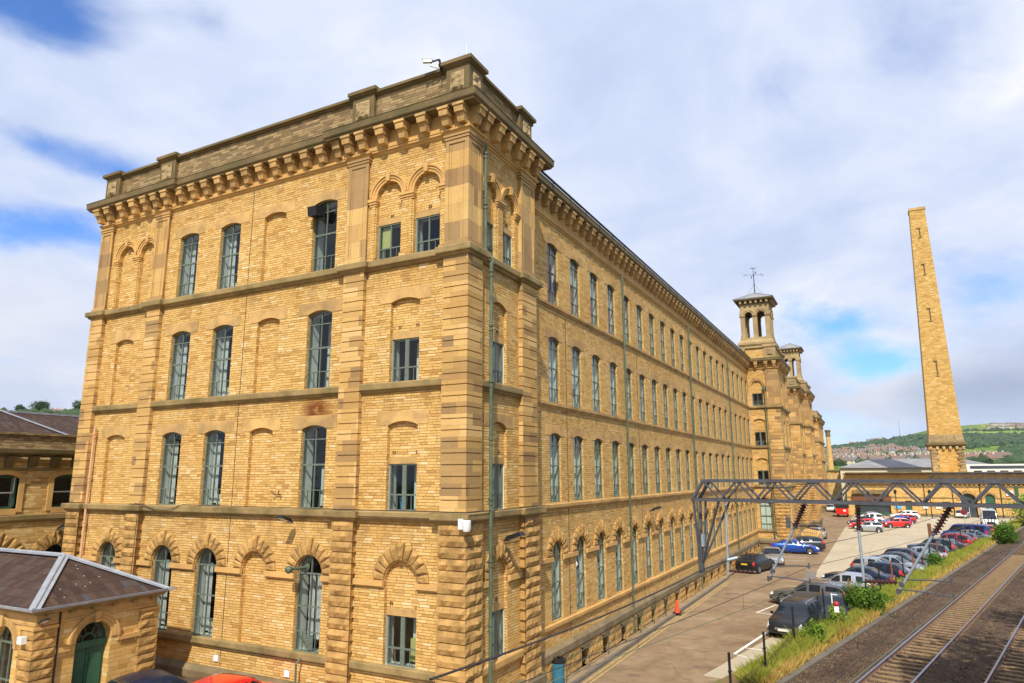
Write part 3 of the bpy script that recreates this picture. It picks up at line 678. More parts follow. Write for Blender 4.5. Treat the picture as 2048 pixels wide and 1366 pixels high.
# parapet
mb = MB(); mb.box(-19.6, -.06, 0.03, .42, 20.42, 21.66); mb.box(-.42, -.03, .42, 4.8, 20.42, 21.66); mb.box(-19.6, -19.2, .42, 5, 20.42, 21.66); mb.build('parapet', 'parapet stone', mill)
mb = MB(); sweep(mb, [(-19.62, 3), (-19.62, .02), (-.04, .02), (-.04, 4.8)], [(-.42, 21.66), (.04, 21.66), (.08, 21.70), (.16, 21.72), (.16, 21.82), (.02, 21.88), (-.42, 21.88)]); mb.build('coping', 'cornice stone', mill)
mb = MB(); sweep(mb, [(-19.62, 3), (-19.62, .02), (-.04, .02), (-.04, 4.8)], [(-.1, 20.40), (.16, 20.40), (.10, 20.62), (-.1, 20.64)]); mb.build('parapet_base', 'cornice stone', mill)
for (x0, x1, y0, y1) in ((-19.86, -18.85, -.12, .5), (-15.93, -14.93, -.12, .5), (-4.93, -3.93, -.12, .5), (-.80, .12, -.12, .78), (-.5, .12, 3.62, 4.62)):
    mb = MB(); mb.box(x0, x1, y0, y1, 20.40, 21.72); mb.frustum((x0-.08, x1+.08, y0-.08, y1+.08), (x0-.02, x1+.02, y0-.02, y1+.02), 20.41, 20.60)
    mb.frustum((x0-.03, x1+.03, y0-.03, y1+.03), (x0-.13, x1+.13, y0-.13, y1+.13), 21.72, 21.80); mb.box(x0-.15, x1+.15, y0-.15, y1+.15, 21.80, 21.93); mb.frustum((x0-.13, x1+.13, y0-.13, y1+.13), (x0+.1, x1-.1, y0+.1, y1-.1), 21.93, 22.02)
    pr = mb.build('parapet_pier', 'cornice stone', mill)
    mb = MB(); rough_box(mb, x0+.18, x1-.18, y0-.03, y0+.2, 20.82, 21.50, .10, 0, 'y', .08)
    if x1 > 0: rough_box(mb, x1-.2, x1+.03, y0+.18, y1-.18, 20.82, 21.50, .10, 0, 'X', .08)
    mb.build('carved_panel', 'tower stone', pr)
# pilasters
def pilaster(x0, x1, y0, y1, fs, big=False):
    # y0/x1 are the outward faces; grows slightly towards the ground
    def b(e): return (x0-(e if 'x' in fs else 0), x1+(e if 'X' in fs else 0), y0-(e if 'y' in fs else 0), y1+(e if 'Y' in fs else 0))
    mb = MB(); pier_rock(mb, *b(.08), 0.9, 6.58, fs, mi=2); pier_smooth(mb, *b(.03), 6.9, 14.95, mi=1)
    panel_pier(mb, *b(0), 15.3, 19.05, 0, .13 if not big else .14, fs)
    for (za, zb, e) in ((19.02, 19.12, .03), (19.12, 19.2, .06), (15.24, 15.40, .05)): mb.box(x0-e, x1+e, y0-e, y1, za, zb, 0) if 'X' not in fs else mb.box(x0-e, x1+e, y0-e, y1+e, za, zb, 0)
    mb.build('pilaster', ['ashlar upper', 'ashlar blocks', 'rock face'], mill)
pilaster(-19.75, -18.9, -.14, .5, 'yxX'.replace('X', '')+''); pilaster(-15.8, -14.95, -.14, .2, 'y'); pilaster(-4.96, -4.05, -.14, .2, 'y'); pilaster(-.77, .14, -.14, .77, 'yX', True); pilaster(-.3, .14, 3.62, 4.8, 'X')
# visible flanks of the rock-faced piers on the south front
# recess capitals of the top floor arcades
for (a, b, f_) in ((-18.62, -18.39, SF), (-17.28, -16.89, SF), (-15.88, -15.8, SF), (-3.98, -3.74, SF), (-2.63, -2.14, SF), (-1.02, -.8, SF), (.8, 1.10, EF), (2.0, 2.42, EF), (3.38, 3.58, EF)):
    mb = MB(); capital(mb, f_, a, b, 17.32, 17.58); mb.build('arcade_capital', 'ashlar warm', mill)
for (a, b) in ((-18.6, -18.42), (-17.24, -16.93), (-3.95, -3.77), (-2.59, -2.18), (-.98, -.82)): mb = MB(); mb.prism([(a, 15.28), (b, 15.28), (b, 17.3), (a, 17.3)], SF, -.04, .02); mb.prism([(a-.05, 15.27), (b+.05, 15.27), (b+.05, 15.42), (a-.05, 15.42)], SF, -.10, .02); mb.build('arcade_shaft', 'stone wall', mill)
mb = MB(); mb.prism([(2.04, 15.28), (2.38, 15.28), (2.38, 17.3), (2.04, 17.3)], EF, -.04, .02)
mb.build('arcade_shaft', 'stone wall', mill)
# air bricks
for (x, z) in ((-2.72, 12.82), (-2.0, 12.84), (-3.2, 16.85), (-1.6, 16.9), (-2.82, 8.68), (-1.9, 8.68), (-2.75, 4.05), (-1.78, 4.0)):
    mb = MB()
    for i in range(2):
        for j in range(2): mb.box(x+i*.075, x+.05+i*.075, .13, .155, z+j*.06, z+.045+j*.06)
    mb.build('air_brick', 'wood brown', mill)
for (y, z) in ((2.2, 12.8), (2.9, 16.9), (2.3, 8.7), (1.78, 4.02), (2.15, 4.05)):
    mb = MB()
    for i in range(2):
        for j in range(2): mb.box(-.14, -.11, y+i*.075, y+.05+i*.075, z+j*.06, z+.045+j*.06)
    mb.build('air_brick', 'wood brown', mill)
# plinth
mb = MB()
sweep(mb, [(-19.7, 3), (-19.7, 0), (.05, 0), (.05, 4.8), (-.75, 4.8)], [(0, .95), (.20, .95), (.26, 1.02), (.26, 1.26), (.12, 1.40), (0, 1.42)]); mb.build('plinth_course', 'plinth stone', mill)
mb = MB(); 
for x in [-19.8+1.1*i for i in range(18)]:
    for z in (0, .48): rough_box(mb, x, x+1.08, -.2, .1, z, z+.46, .05, 0, 'y', .2)
for y in (0.1, 1.2, 2.3, 3.4):
    for z in (0, .48): rough_box(mb, 0, .2, y, y+1.08, z, z+.46, .05, 0, 'X', .2)
mb.build('plinth', 'rock face', mill)
# basement of the long front: lintel course, rock-faced piers, windows between them
mb = MB(); sweep(mb, [(-.8, 4.85), (-.8, 60)], [(-.1, 1.02), (.17, 1.02), (.21, 1.06), (.21, 1.30), (.06, 1.42), (-.1, 1.43)])
for y in LY: mb.prism([(y-.25, 1.02), (y-.1, .90), (y+.05, .93), (y+.2, .84), (y+.5, .80), (y+.85, .84), (y+1.05, .92), (y+1.2, .91), (y+1.35, 1.02)], LF, -.18, .2)
mb.build('basement_lintel', 'plinth stone', mill)
mb = MB(); ye = 4.85
for y in LY+[60.2]:
    a, b = ye, y+.12
    if b > 60: b = 60
    n = max(1, round((b-a)/.75))
    for q in range(n):
        for z in (.0, .35, .69):
            sh = .12 if z == .35 and n > 1 and q < n-1 else 0
            rough_box(mb, -1.0, -.66, a+(b-a)*q/n+.008, a+(b-a)*(q+1)/n-.008, z+.01, z+.335, .055, 0, 'XyY' if q in (0, n-1) else 'X', .14)
    ye = y+1.02; mb.build('basement_pier', 'rock face', mill); mb = MB()
mb = MB(); mb.box(-1.45, -1.35, 4.85, 60, -.1, 1.6); mb.build('basement_back', 'dark interior', mill)
fr = MB(); fr.box(-.42, -.37, 0, .05, 0, .85); fr.box(.37, .42, 0, .05, 0, .85); fr.box(-.025, .025, 0, .05, 0, .85); fr.box(-.37, .37, .003, .047, .40, .45)
bw = fr.build('basement_window', 'pale frame'); pn = MB(); pn.face([(-.4, .03, 0), (.4, .03, 0), (.4, .03, .85), (-.4, .03, .85)]); pn.build('pane', 'far glass', bw)
for i, y in enumerate(LY):
    o = bw if i == 0 else copy_tree(bw)
    place(o, mill, (-1.15, y+.57, .12), E90); o.parent = mill
    ORG[o.name] = Vector((0, 0, 0))
# downpipes
def downpipe(parent, x, y, z0, z1, m_='green pipe', r=.055, axis='x'):
    mb = MB(); mb.tube([(x, y, z0), (x, y, z1)], r, 8)
    z = z1-.3
    while z > z0: mb.lathe([(r+.002, -.03), (r+.03, -.03), (r+.03, .03), (r+.002, .03)], (x, y, z), n=8); mb.lathe([(r+.002, -.02), (r+.022, -.02), (r+.022, .02), (r+.002, .02)], (x, y, z-.16), n=8); z -= 1.83
    return mb.build('downpipe', m_, parent, smooth=True)
for y in (17.55, 32.75, 47.95): downpipe(mill, -.62, y, .15, 18.9)
downpipe(mill, .40, .93, -.2, 14.9, r=.06); downpipe(mill, .20, .88, 15.2, 19.1, r=.052)
mb = MB(); mb.tube([(.20, .9, 15.3), (.24, .92, 15.22), (.42, .97, 15.05), (.42, .98, 14.85)], .06, 8); mb.build('pipe_elbow', 'green pipe', mill, smooth=True)
downpipe(mill, -18.55, -.16, 3.2, 10.1, 'copper pipe', .05)
mb = MB(); mb.box(.30, .34, .72, 1.1, 11.6, 13.2); 
# lightning tape and cables
mb = MB()
for x in (-9.98,): mb.box(x, x+.018, -.012, 0, 1.5, 19.2)
for y in (9.75, 20.1): mb.box(-.80, -.785, y, y+.02, 1.5, 14.9)
mb.tube([(-15.2, -.25, 6.95), (-14.6, -.3, 6.92), (-14.0, -.26, 6.75), (-13.2, -.28, 6.72), (-12.4, -.25, 6.95), (-9, -.24, 6.94), (-5, -.24, 6.93), (-4.5, -.4, 6.93), (-.9, -.42, 6.94), (.42, -.42, 6.93), (.42, 2, 6.93), (.40, 4.85, 6.93)], .014, 5); mb.build('cable', 'wire', mill); mb = MB()
mb.tube([(-14.9, -.3, 6.92), (-14.9, -.32, 4.5), (-14.92, -.3, 2.4)], .014, 5)
mb.build('cable', 'wire', mill)
# ------------------------------------------------------------------ ground surfaces
def gmat(name, stops, scale, bump=.3, bscale=30, rough=.95, crack=0, second=None, voro=0):
    m = D.materials.new(name); m.use_nodes = True; t = NT(m.node_tree); b = t.n['Principled BSDF']; b.inputs['Roughness'].default_value = rough; b.inputs['Specular IOR Level'].default_value = .25
    g = t.new('ShaderNodeNewGeometry').outputs['Position']
    c = t.ramp(t.noise(g, scale, 7, .65, .6), stops)
    if second: c = t.mix(t.rng(t.noise(g, second[0], 5, .7), second[1], second[2], 0, second[4]), c, col(second[3]))
    hs = t.noise(g, bscale, 4, .7)
    c = t.mix(1.0, c, t.ramp(hs, [(.25, .78), (.5, 1), (.75, 1.18)]), 'MULTIPLY')
    if voro:
        v = t.new('ShaderNodeTexVoronoi'); t.l.new(g, v.inputs['Vector']); v.inputs['Scale'].default_value = voro
        sp = t.new('ShaderNodeSeparateColor'); t.l.new(v.outputs['Color'], sp.inputs[0])
        c = t.mix(1.0, c, t.ramp(sp.outputs[0], [(0, .5), (.4, .85), (.8, 1.2), (1, 1.9)]), 'MULTIPLY'); hs = v.outputs['Distance']
    if crack:
        v = t.new('ShaderNodeTexVoronoi', feature='DISTANCE_TO_EDGE'); v.inputs['Scale'].default_value = crack
        t.l.new(t.vmath('ADD', g, t.vmath('SCALE', t.noise(g, 1.2, 4, out='Color'), None)), v.inputs['Vector']); v.inputs['Vector'].links[0].from_node.inputs[1].links[0].from_node.inputs['Scale'].default_value = .9
        c = t.mix(t.rng(v.outputs[0], 0, .006*crack*3, .55, 0), c, col(tuple(x*.35 for x in stops[0][1])))
    t.l.new(c, b.inputs['Base Color']); bn = t.new('ShaderNodeBump'); bn.inputs['Strength'].default_value = bump; bn.inputs['Distance'].default_value = .02
    t.l.new(hs, bn.inputs['Height']); t.l.new(bn.outputs[0], b.inputs['Normal']); M[name] = m
gmat('asphalt brown', [(.3, (.20, .135, .075)), (.5, (.285, .20, .12)), (.7, (.36, .265, .165))], .35, crack=.28, second=(.7, .48, .72, (.13, .085, .05), .75))
gmat('concrete pale', [(.3, (.39, .33, .235)), (.5, (.46, .395, .285)), (.7, (.52, .45, .335))], .12, crack=.13, second=(.25, .5, .8, (.38, .32, .25), .6))
gmat('patch grey', [(.3, (.17, .155, .14)), (.7, (.23, .21, .19))], .5)
gmat('flagstone', [(.3, (.24, .17, .10)), (.7, (.36, .26, .155))], .8, crack=.8)
gmat('setts', [(.3, (.30, .20, .10)), (.7, (.42, .30, .16))], .8, voro=4)
gmat('ballast', [(.3, (.048, .030, .018)), (.5, (.088, .056, .034)), (.7, (.13, .085, .052))], .5, bump=1, voro=16)
gmat('ballast stone', [(.3, (.10, .07, .048)), (.7, (.24, .175, .12))], 3)
gmat('soil', [(.3, (.12, .085, .04)), (.5, (.22, .15, .06)), (.7, (.16, .16, .05))], .7, bscale=12)
gmat('land', [(.3, (.06, .09, .03)), (.7, (.10, .13, .05))], .02)
gmat('trough', [(.3, (.13, .11, .09)), (.7, (.19, .165, .135))], 1)
gmat('sleeper concrete', [(.3, (.20, .13, .065)), (.7, (.31, .21, .11))], 3)
mat('rail side', (.15, .085, .06), .8, nscale=4, nvar=.3); mat('rail top', (.30, .30, .33), .3, metal=.9)
def sheet(name, pts, z, m_, kind='structure'):
    mb = MB(); mb.face([(x, y, z) for x, y in pts]); o = mb.build(name, m_); o['kind'] = kind; return o
RX = lambda y: 9.77+.226*(y-11.42)        # left rail of the near track
sheet('ground', [(-1400, -400), (1600, -400), (1600, 3300), (-1400, 3300)], -.12, 'land')
FX = lambda y: (6.0+.105*(y-7) if y < 20 else 7.37+.2135*(y-20))   # parking fence
ys = [-30, -10, 0, 7, 14, 20, 28, 36, 50, 70, 90, 110, 136.9]
mb = MB()
for a, b in zip(ys[:-1], ys[1:]): mb.face([(-.22, a, 0), (FX(a), a, 0), (FX(b), b, 0), (-.22, b, 0)])
mb.face([(-.22, 136.9, 0), (5, 136.9, 0), (5, 240, 0), (-.22, 240, 0)])
o = mb.build('road', 'asphalt brown'); o['kind'] = 'structure'
mb = MB(); mb.face([(5.7, 47, .004), (FX(47)-.3, 47, .004), (FX(60)-.3, 60, .004), (5.75, 60, .004)])
for a, b in ((60, 80), (80, 100), (100, 136.8)): mb.face([(5.75, a, .004), (FX(a)-.3, a, .004), (FX(b)-.3, b, .004), (5.75 if b < 120 else 6, b, .004)])
mb.face([(5.7, 47, .004), (5.9, 43.5, .004), (7.6, 40.2, .004), (9.6, 40.0, .004), (11.3, 43, .004), (FX(47)-.3, 47, .004)])
o = mb.build('car_park_surface', 'concrete pale'); o['kind'] = 'structure'
sheet('tarmac_patch', [(5.2, 36.5), (6.0, 36.9), (5.75, 46.8), (5.0, 46.5)], .006, 'patch grey')
sheet('tarmac_strip', [(4.0, 12.0), (5.4, 11.8), (6.6, 20.3), (5.6, 20.6)], .006, 'concrete pale')
mb = MB(); mb.box(-.62, -.2, 4.9, 40.0, -.05, .12); mb.box(-.62, -.35, 40.0, 59, -.05, .05)
o = mb.build('pavement', 'flagstone'); o['kind'] = 'structure'
mb = MB(); [mb.box(-.205, -.06, y, y+.9, -.03, .125) for y in [4.9+.91*i for i in range(38)]]
o = mb.build('kerb', 'trough'); o['kind'] = 'structure'
# forecourt west of the corner, a little higher than the road
mb = MB(); nx, ny = 24, 4
fx = lambda x: .65 if x < -4 else (.65*(1-(x+4)/4.5) if x < .5 else -.01)
X_ = [-60, -40, -25, -16, -8, -4, -3, -2, -1, 0, .5, 3]
for a, b in zip(X_[:-1], X_[1:]): mb.face([(a, -60, fx(a)), (b, -60, fx(b)), (b, .05, fx(b)), (a, .05, fx(a))])
o = mb.build('forecourt', 'setts'); o['kind'] = 'structure'
# verge, ballast
prof = [(-5.2, .0), (-4.6, .06), (-3.6, .26), (-2.62, .45)]
mb = MB(); Ys = [-30+4*i for i in range(70)]
for a, b in zip(Ys[:-1], Ys[1:]):
    for (s, z), (s2, z2) in zip(prof[:-1], prof[1:]):
        q = lambda s, y, z: ((RX(y)+s) if s > -4.7 else min(RX(y)+s, FX(y)-.15), y, z)
        mb.face([q(s, a, z-.003), q(s2, a, z2-.003), q(s2, b, z2-.003), q(s, b, z-.003)])
o = mb.build('verge_ground', 'soil'); o['kind'] = 'structure'
mb = MB(); bp = [(-2.32, .44), (-1.2, .53), (-.16, .572), (-.1, .525), (1.6, .525), (1.68, .572), (2.0, .565), (2.6, .52), (3.0, .555), (3.36, .572), (3.4, .525), (5.1, .525), (5.2, .57), (7.2, .4), (9, .3), (16, .5), (30, 2.5)]
for a, b in zip(Ys[:-1], Ys[1:]):
    for (s, z), (s2, z2) in zip(bp[:-1], bp[1:]): mb.face([(RX(a)+s, a, z), (RX(a)+s2, a, z2), (RX(b)+s2, b, z2), (RX(b)+s, b, z)])
o = mb.build('ballast', 'ballast'); o['kind'] = 'structure'
mb = MB()
for a, b in zip(Ys[:-1], Ys[1:]): 
    for s0, s1, z0, z1 in ((-2.62, -2.3, .38, .50),):
        mb.add([(RX(a)+s0, a, z0), (RX(a)+s1, a, z0), (RX(b)+s1, b, z0), (RX(b)+s0, b, z0), (RX(a)+s0, a, z1), (RX(a)+s1, a, z1), (RX(b)+s1, b, z1), (RX(b)+s0, b, z1)], [(4, 5, 6, 7), (0, 1, 5, 4), (3, 7, 6, 2), (1, 2, 6, 5), (0, 4, 7, 3)])
o = mb.build('cable_trough', 'trough'); tag(o, 'long grey concrete cable trough edging the ballast beside the grass verge', 'cable trough')
mb = MB()
for i in range(26000):
    y = -2+8+abs(R.gauss(0, 1))*20; s = R.uniform(-2.25, 8)
    if y > 70: continue
    x = RX(y)+s; r = R.uniform(.02, .048); z = (.52 if (-.1 < s < 1.6 or 3.4 < s < 5.1) else (.55-.05*max(0, -s-.3) if s < 0 else .53)) - (.12 if s > 6 else 0)
    p = [(x+R.uniform(-r, r), y+R.uniform(-r, r), z+R.uniform(.0, r*1.4)) for _ in range(2)]+[(x+r, y, z), (x-r*.6, y+r, z), (x-r*.5, y-r, z)]
    mb.add(p, [(0, 2, 3), (0, 3, 4), (0, 4, 2), (1, 2, 3), (1, 4, 3)])
o = mb.build('ballast_stones', 'ballast stone'); o['kind'] = 'stuff'; o['label'] = 'loose brown ballast stones scattered between and beside the rails'
# tracks
TD = Vector((.226, 1, 0)).normalized(); TN = Vector((TD.y, -TD.x, 0)); TA = math.atan2(-TD.x, TD.y)
rp = [(-.07, .0), (.07, .0), (.07, .012), (.012, .03), (.012, .105), (.036, .118), (.036, .15), (-.036, .15), (-.036, .118), (-.012, .105), (-.012, .03), (-.07, .012)]
def rail(parent, s, y0=-30, y1=235):
    mb = MB(); a = Vector((RX(y0), y0, .55))+TN*s*1.0; b = Vector((RX(y1), y1, .55))+TN*s
    n = len(rp); va = [a+TN*u+Vector((0, 0, v)) for u, v in rp]; vb = [b+TN*u+Vector((0, 0, v)) for u, v in rp]
    for i in range(n):
        j = (i+1) % n; mb.add([va[i], vb[i], vb[j], va[j]], [(0, 1, 2, 3)], 1 if i == 6 else 0)
    return mb.build('rail', ['rail side', 'rail top'], parent)
slp = MB(); slp.frustum((-1.25, 1.25, -.13, .13), (-1.22, 1.22, -.10, .10), -.06, .045)
for s in (-.7175-.035, .7175+.035):
    for k in (-.12, .12): slp.box(s+k-.03, s+k+.03, -.05, .05, .045, .075)
slp0 = slp.build('sleeper', 'sleeper concrete'); first = [True]
for ti, off in enumerate((0.0, 3.5)):
    tr = thing('railway_track', (RX(0)+off, 0, .5), ['near railway track lit by sun, closer to the parked cars', 'far railway track at the right edge of the photo, mostly in shade'][ti], 'railway track', 'railway tracks')
    rail(tr, off); rail(tr, off+1.505)
    st = MB()
    for k in range(330):
        d = 3+.65*k; c = Vector((RX(0), 0, .515))+TD*d+TN*(off+.7525)
        if k < 95:
            if first[0]: o = slp0; first[0] = False
            else: o = slp0.copy(); sc.collection.objects.link(o)
            place(o, tr, c, TA+R.uniform(-.01, .01))
        else:
            u = TN*1.24; v = TD*.12; st.face([c-u-v+Vector((0, 0, .03)), c+u-v+Vector((0, 0, .03)), c+u+v+Vector((0, 0, .03)), c-u+v+Vector((0, 0, .03))])
    o = st.build('sleepers', 'sleeper concrete', tr); o['kind'] = 'stuff'
# ------------------------------------------------------------------ tower pavilions further along the south-facing long side
def belvedere(par, x0, x1, y0, y1, z0, vane=False):
    m_ = 'tower stone'; mb = MB()
    mb.frustum((x0-.35, x1+.35, y0-.35, y1+.35), (x0-.12, x1+.12, y0-.12, y1+.12), z0, z0+.35); mb.box(x0-.12, x1+.12, y0-.12, y1+.12, z0+.35, z0+.6)
    mb.build('base', m_, par); z = z0+.6; H = 4.3
    w = .5; mb = MB()
    for fn, a, b in ((S_(y0), x0, x1), (E_(x1), y0, y1), ((lambda u, zz, d: (u, y1-d, zz)), x0, x1), ((lambda u, zz, d: (x0+d, u, zz)), y0, y1)):
        L = b-a; ow = (L-3*w*.95)/2; ops = []
        for k in (0, 1):
            u0 = a+w*.95+k*(ow+w*.95); ops.append(op(u0, u0+ow, z+.001, z+2.55, ow/2, .45, inner=0)); hood(mb, fn, u0+ow/2, z+2.55, ow/2, 10)
        wall(mb, fn, a, b, z, z+H, ops, du=9)
        for ua, ub in ((a, a+w*.95), (a+w*.95+ow, a+2*w*.95+ow), (b-w*.95, b)): capital(mb, fn, ua+.03, ub-.03, z+2.38, z+2.58); mb.prism([(ua+.05, z), (ub-.05, z), (ub-.05, z+.35), (ua+.05, z+.35)], fn, -.07, .02)
    for fn, a, b in ((S_(y0+.45), x0, x1), (E_(x1-.45), y0, y1)): pass
    mb.build('arcade', m_, par); zt = z+H
    mb = MB(); sweep(mb, [(x0, y0), (x1, y0), (x1, y1), (x0, y1)], [(-.5, zt-.45), (.06, zt-.45), (.10, zt-.35), (.1, zt-.1), (.5, zt-.1), (.56, zt), (.56, zt+.1), (-.5, zt+.1)], closed=True); mb.build('eaves', 'cornice stone', par)
    for fn, a, b in ((S_(y0), x0, x1), (E_(x1), y0, y1)):
        for i in range(6): mb = MB(); u = a+.15+(b-a-.3)*i/5; mb.prism([(u-.11, zt-.42), (u+.11, zt-.42), (u+.11, zt-.1), (u-.11, zt-.1)], fn, -.40, 0); mb.build('bracket', m_, par)
    mb = MB(); e = .6; cx, cy = (x0+x1)/2, (y0+y1)/2
    c4 = [(x0-e, y0-e, zt+.1), (x1+e, y0-e, zt+.1), (x1+e, y1+e, zt+.1), (x0-e, y1+e, zt+.1)]
    for i in range(4): mb.face([c4[i], c4[(i+1) % 4], (cx, cy, zt+1.15)])
    mb.face(c4); mb.build('roof', 'roof sheet', par)
    mb = MB()
    for c in c4: mb.bar(Vector(c)+Vector((0, 0, .03)), (cx, cy, zt+1.18), .14, .04)
    mb.build('hip_flashing', 'lead', par)
    if vane:
        v = MB(); v.tube([(cx, cy, zt+1.1), (cx, cy, zt+4.1)], [.07, .03], 8); v.lathe([(0, -.1), (.1, 0), (0, .1)], (cx, cy, zt+2.2), n=8)
        for a in (0.4, .4+pi/2): v.bar((cx-.85*cos(a), cy-.85*sin(a), zt+3.3), (cx+.85*cos(a), cy+.85*sin(a), zt+3.3), .03)
        for a in (.4, .4+pi/2, .4+pi, .4+1.5*pi):
            p = Vector((cx+.95*cos(a), cy+.95*sin(a), zt+3.3)); t_ = Vector((cos(a), sin(a), 0))
            for q in (-.12, .12): v.bar(p+t_*q-Vector((0, 0, .15)), p+t_*q+Vector((0, 0, .15)), .03)
            v.bar(p-t_*.12+Vector((0, 0, .15)), p+t_*.12-Vector((0, 0, .15)), .03)
        v.bar((cx-.3, cy-.1, zt+4.1), (cx+.3, cy+.1, zt+4.1), .05, .08)
        for s in (-1, 1): v.tube([(cx, cy, zt+2.2), (cx+.75*s, cy+.1*s, zt+1.05)], .012, 4)
        v.build('weather_vane', 'gantry steel', par)
def pav(name, label, x0, xf, y0, y1, belv=None, vane=False, arches=True, pils=None, zc=20.03):
    p = thing(name, (xf, y0, 0), label, 'tower' if belv else 'building'); fS, fE = S_(y0), E_(xf); mb = MB()
    cS = (max(x0, -.8)+(xf-1.15))/2 if arches else None; ops = []
    if arches:
        a, b = cS-.56, cS+.56
        ops = [op(a, b, 15.3, 17.5, .56, .15, win_to=16.66), op(a, b, 11.0, 13.7, .2, .15, win_to=12.47), op(a, b, 6.9, 9.5, .2, .15, win_to=8.4), op(a-.02, b+.02, 2.3, 5.0, .5, .28)]
    wall(mb, fS, x0, xf, -.2, 20.05, ops)
    ce = (y0+y1)/2; oe = [op(ce-.6, ce+.6, 15.3, 17.5, .6, .25), op(ce-.6, ce+.6, 11.0, 13.6, .2, .25), op(ce-.6, ce+.6, 6.9, 9.5, .2, .25), op(ce-.6, ce+.6, 2.3, 4.9, .55, .25)]
    wall(mb, fE, y0, y1, -.2, 20.05, oe); mb.face([(x0, y0, -.2), (x0, y1, -.2), (x0, y1, 20.05), (x0, y0, 20.05)]); mb.face([(x0, y1, -.2), (xf, y1, -.2), (xf, y1, 20.05), (x0, y1, 20.05)])
    mb.build('wall', ['stone wall', 'plaster', 'ashlar'], p)
    mb = MB(); mb.box(x0+.1, xf-.9, y0+1.0, y1-.9, 0, 20); mb.build('partition', 'interior wall', p)
    if arches:
        mb = MB(); hood(mb, fS, cS, 17.5, .56); mb.build('arch', 'ashlar', p); mb = MB(); voussoirs(mb, fS, cS, 5.0, .55, 1.0, 9); mb.build('arch', 'rock face', p)
        for q_ in (1, 2): mb = MB(); lintel(mb, fS, ops[q_], .3); mb.build('lintel', 'ashlar', p)
        for o_, k in ((ops[0], 'casement_thin'), (ops[1], 'casement'), (ops[2], 'casement')): window_at(k, p, (cS, y0+.165, o_['z0']))
        wo = window_at('arched', p, (cS, y0+.22, 2.3)); drape(wo, 'blind', 'blind', 1, .05, 2.7, -.53, .53, .0, .12)
    for o_, k in ((oe[0], 'tall'), (oe[1], 'tall'), (oe[2], 'tall'), (oe[3], 'arched')): window_at(k, p, (xf-.2, ce, o_['z0']), E90)
    px = [(xf-1.15, xf+.16)] if pils is None else pils
    for (a, b) in px:
        mb = MB(); e = .16; pier_rock(mb, a, b+.05, y0-e-.05, y0+.9, 0.9, 6.58, 'yxX', mi=2, ch=.36); pier_smooth(mb, a, b, y0-e, y0+.9, 6.9, 14.95, mi=1, ch=.37); panel_pier(mb, a+.03, b, y0-e, y0+.9, 15.3, 19.15, 0, .16, 'yX')
        mb.build('pilaster', ['ashlar upper', 'ashlar blocks', 'rock face'], p)
    mb = MB(); pier_rock(mb, xf-.3, xf+.2, y1-1.1, y1+.05, .9, 6.58, 'XyY', mi=2, ch=.36); pier_smooth(mb, xf-.3, xf+.16, y1-1.1, y1+.05, 6.9, 14.95, mi=1, ch=.37); panel_pier(mb, xf-.3, xf+.16, y1-1.1, y1+.05, 15.3, 19.15, 0, .16, 'XY')
    mb.build('pilaster', ['ashlar upper', 'ashlar blocks', 'rock face'], p)
    path = [(x0, y0), (px[0][0], y0), (px[0][0], y0-.16), (xf+.16, y0-.16), (xf+.16, y0+.9), (xf, y0+.9), (xf, y1-1.1), (xf+.16, y1-1.1), (xf+.16, y1)]
    if px[0][0]-x0 < .02: path = path[2:]
    for z, n_ in ((14.93, 'sill_course'), (6.56, 'string_course')):
        mb = MB(); sweep(mb, path, [(a, z+b) for a, b in SP]); mb.build(n_, 'weathered stone', p)
    for p_, k_, z_ in (([(x0, y0), (px[0][0], y0)], .85, 10.67), ([(xf, y0+.9), (xf, y1-1.1)], .85, 10.67), ([(x0, y0), (px[0][0], y0)], .7, 2.0)): mb = MB(); sweep(mb, p_, [(a*k_, z_+b) for a, b in SP]); mb.build('sill_course', 'weathered stone', p)
    mb = MB(); sweep(mb, path, [(a, 19.22+b) for a, b in BP]); mb.build('bed_mould', 'ashlar warm', p)
    mb = MB(); sweep(mb, [(x0, y0-.16), (xf+.16, y0-.16), (xf+.16, y1+.1), (x0, y1+.1)], [(a, zc+b) for a, b in CP]); mb.box(x0, xf+.1, y0-.1, y1, zc, zc+.3); mb.build('cornice', 'cornice stone', p)
    mb = MB(); mb.box(x0, xf, y0, y1, zc+.42, zc+1.55); mb.build('parapet', 'stone wall', p)
    mb = MB(); sweep(mb, [(x0, y0), (xf, y0), (xf, y1), (x0, y1)], [(-.4, zc+1.55), (.10, zc+1.55), (.18, zc+1.62), (.18, zc+1.76), (-.4, zc+1.80)])
    for (a, b, c, d) in ((xf-1.1, xf+.1, y0-.1, y0+1.0), (xf-1.1, xf+.1, y1-1.0, y1+.1)): mb.box(a, b, c, d, zc+.40, zc+1.70); mb.box(a-.12, b+.12, c-.12, d+.12, zc+1.70, zc+1.92); rough_box(mb, a+.25, b-.25, c-.04, c+.2, zc+.75, zc+1.4, .1, 0, 'y', .1)
    mb.build('coping', 'tower stone', p)
    xs = [xf-.95, xf-.1]+[xf-1.15-.85*(i+1) for i in range(int((xf-1.15-x0)/.9))]
    for x in xs: corbel(p, (x, y0-.15, zc+.01), 0)
    ny = int((y1-y0)/.95)
    for i in range(ny+1): corbel(p, (xf+.15, y0+.1+(y1-y0-.2)*i/ny, zc+.01), E90)
    mb = MB(); sweep(mb, [(x0, y0-.02), (xf+.06, y0-.02), (xf+.06, y1), (x0, y1)], [(0, .9), (.22, .9), (.28, 1.0), (.28, 1.25), (.1, 1.42), (0, 1.44)]); mb.box(x0, xf+.2, y0-.18, y1, -.1, .95); mb.build('plinth', 'plinth stone', p)
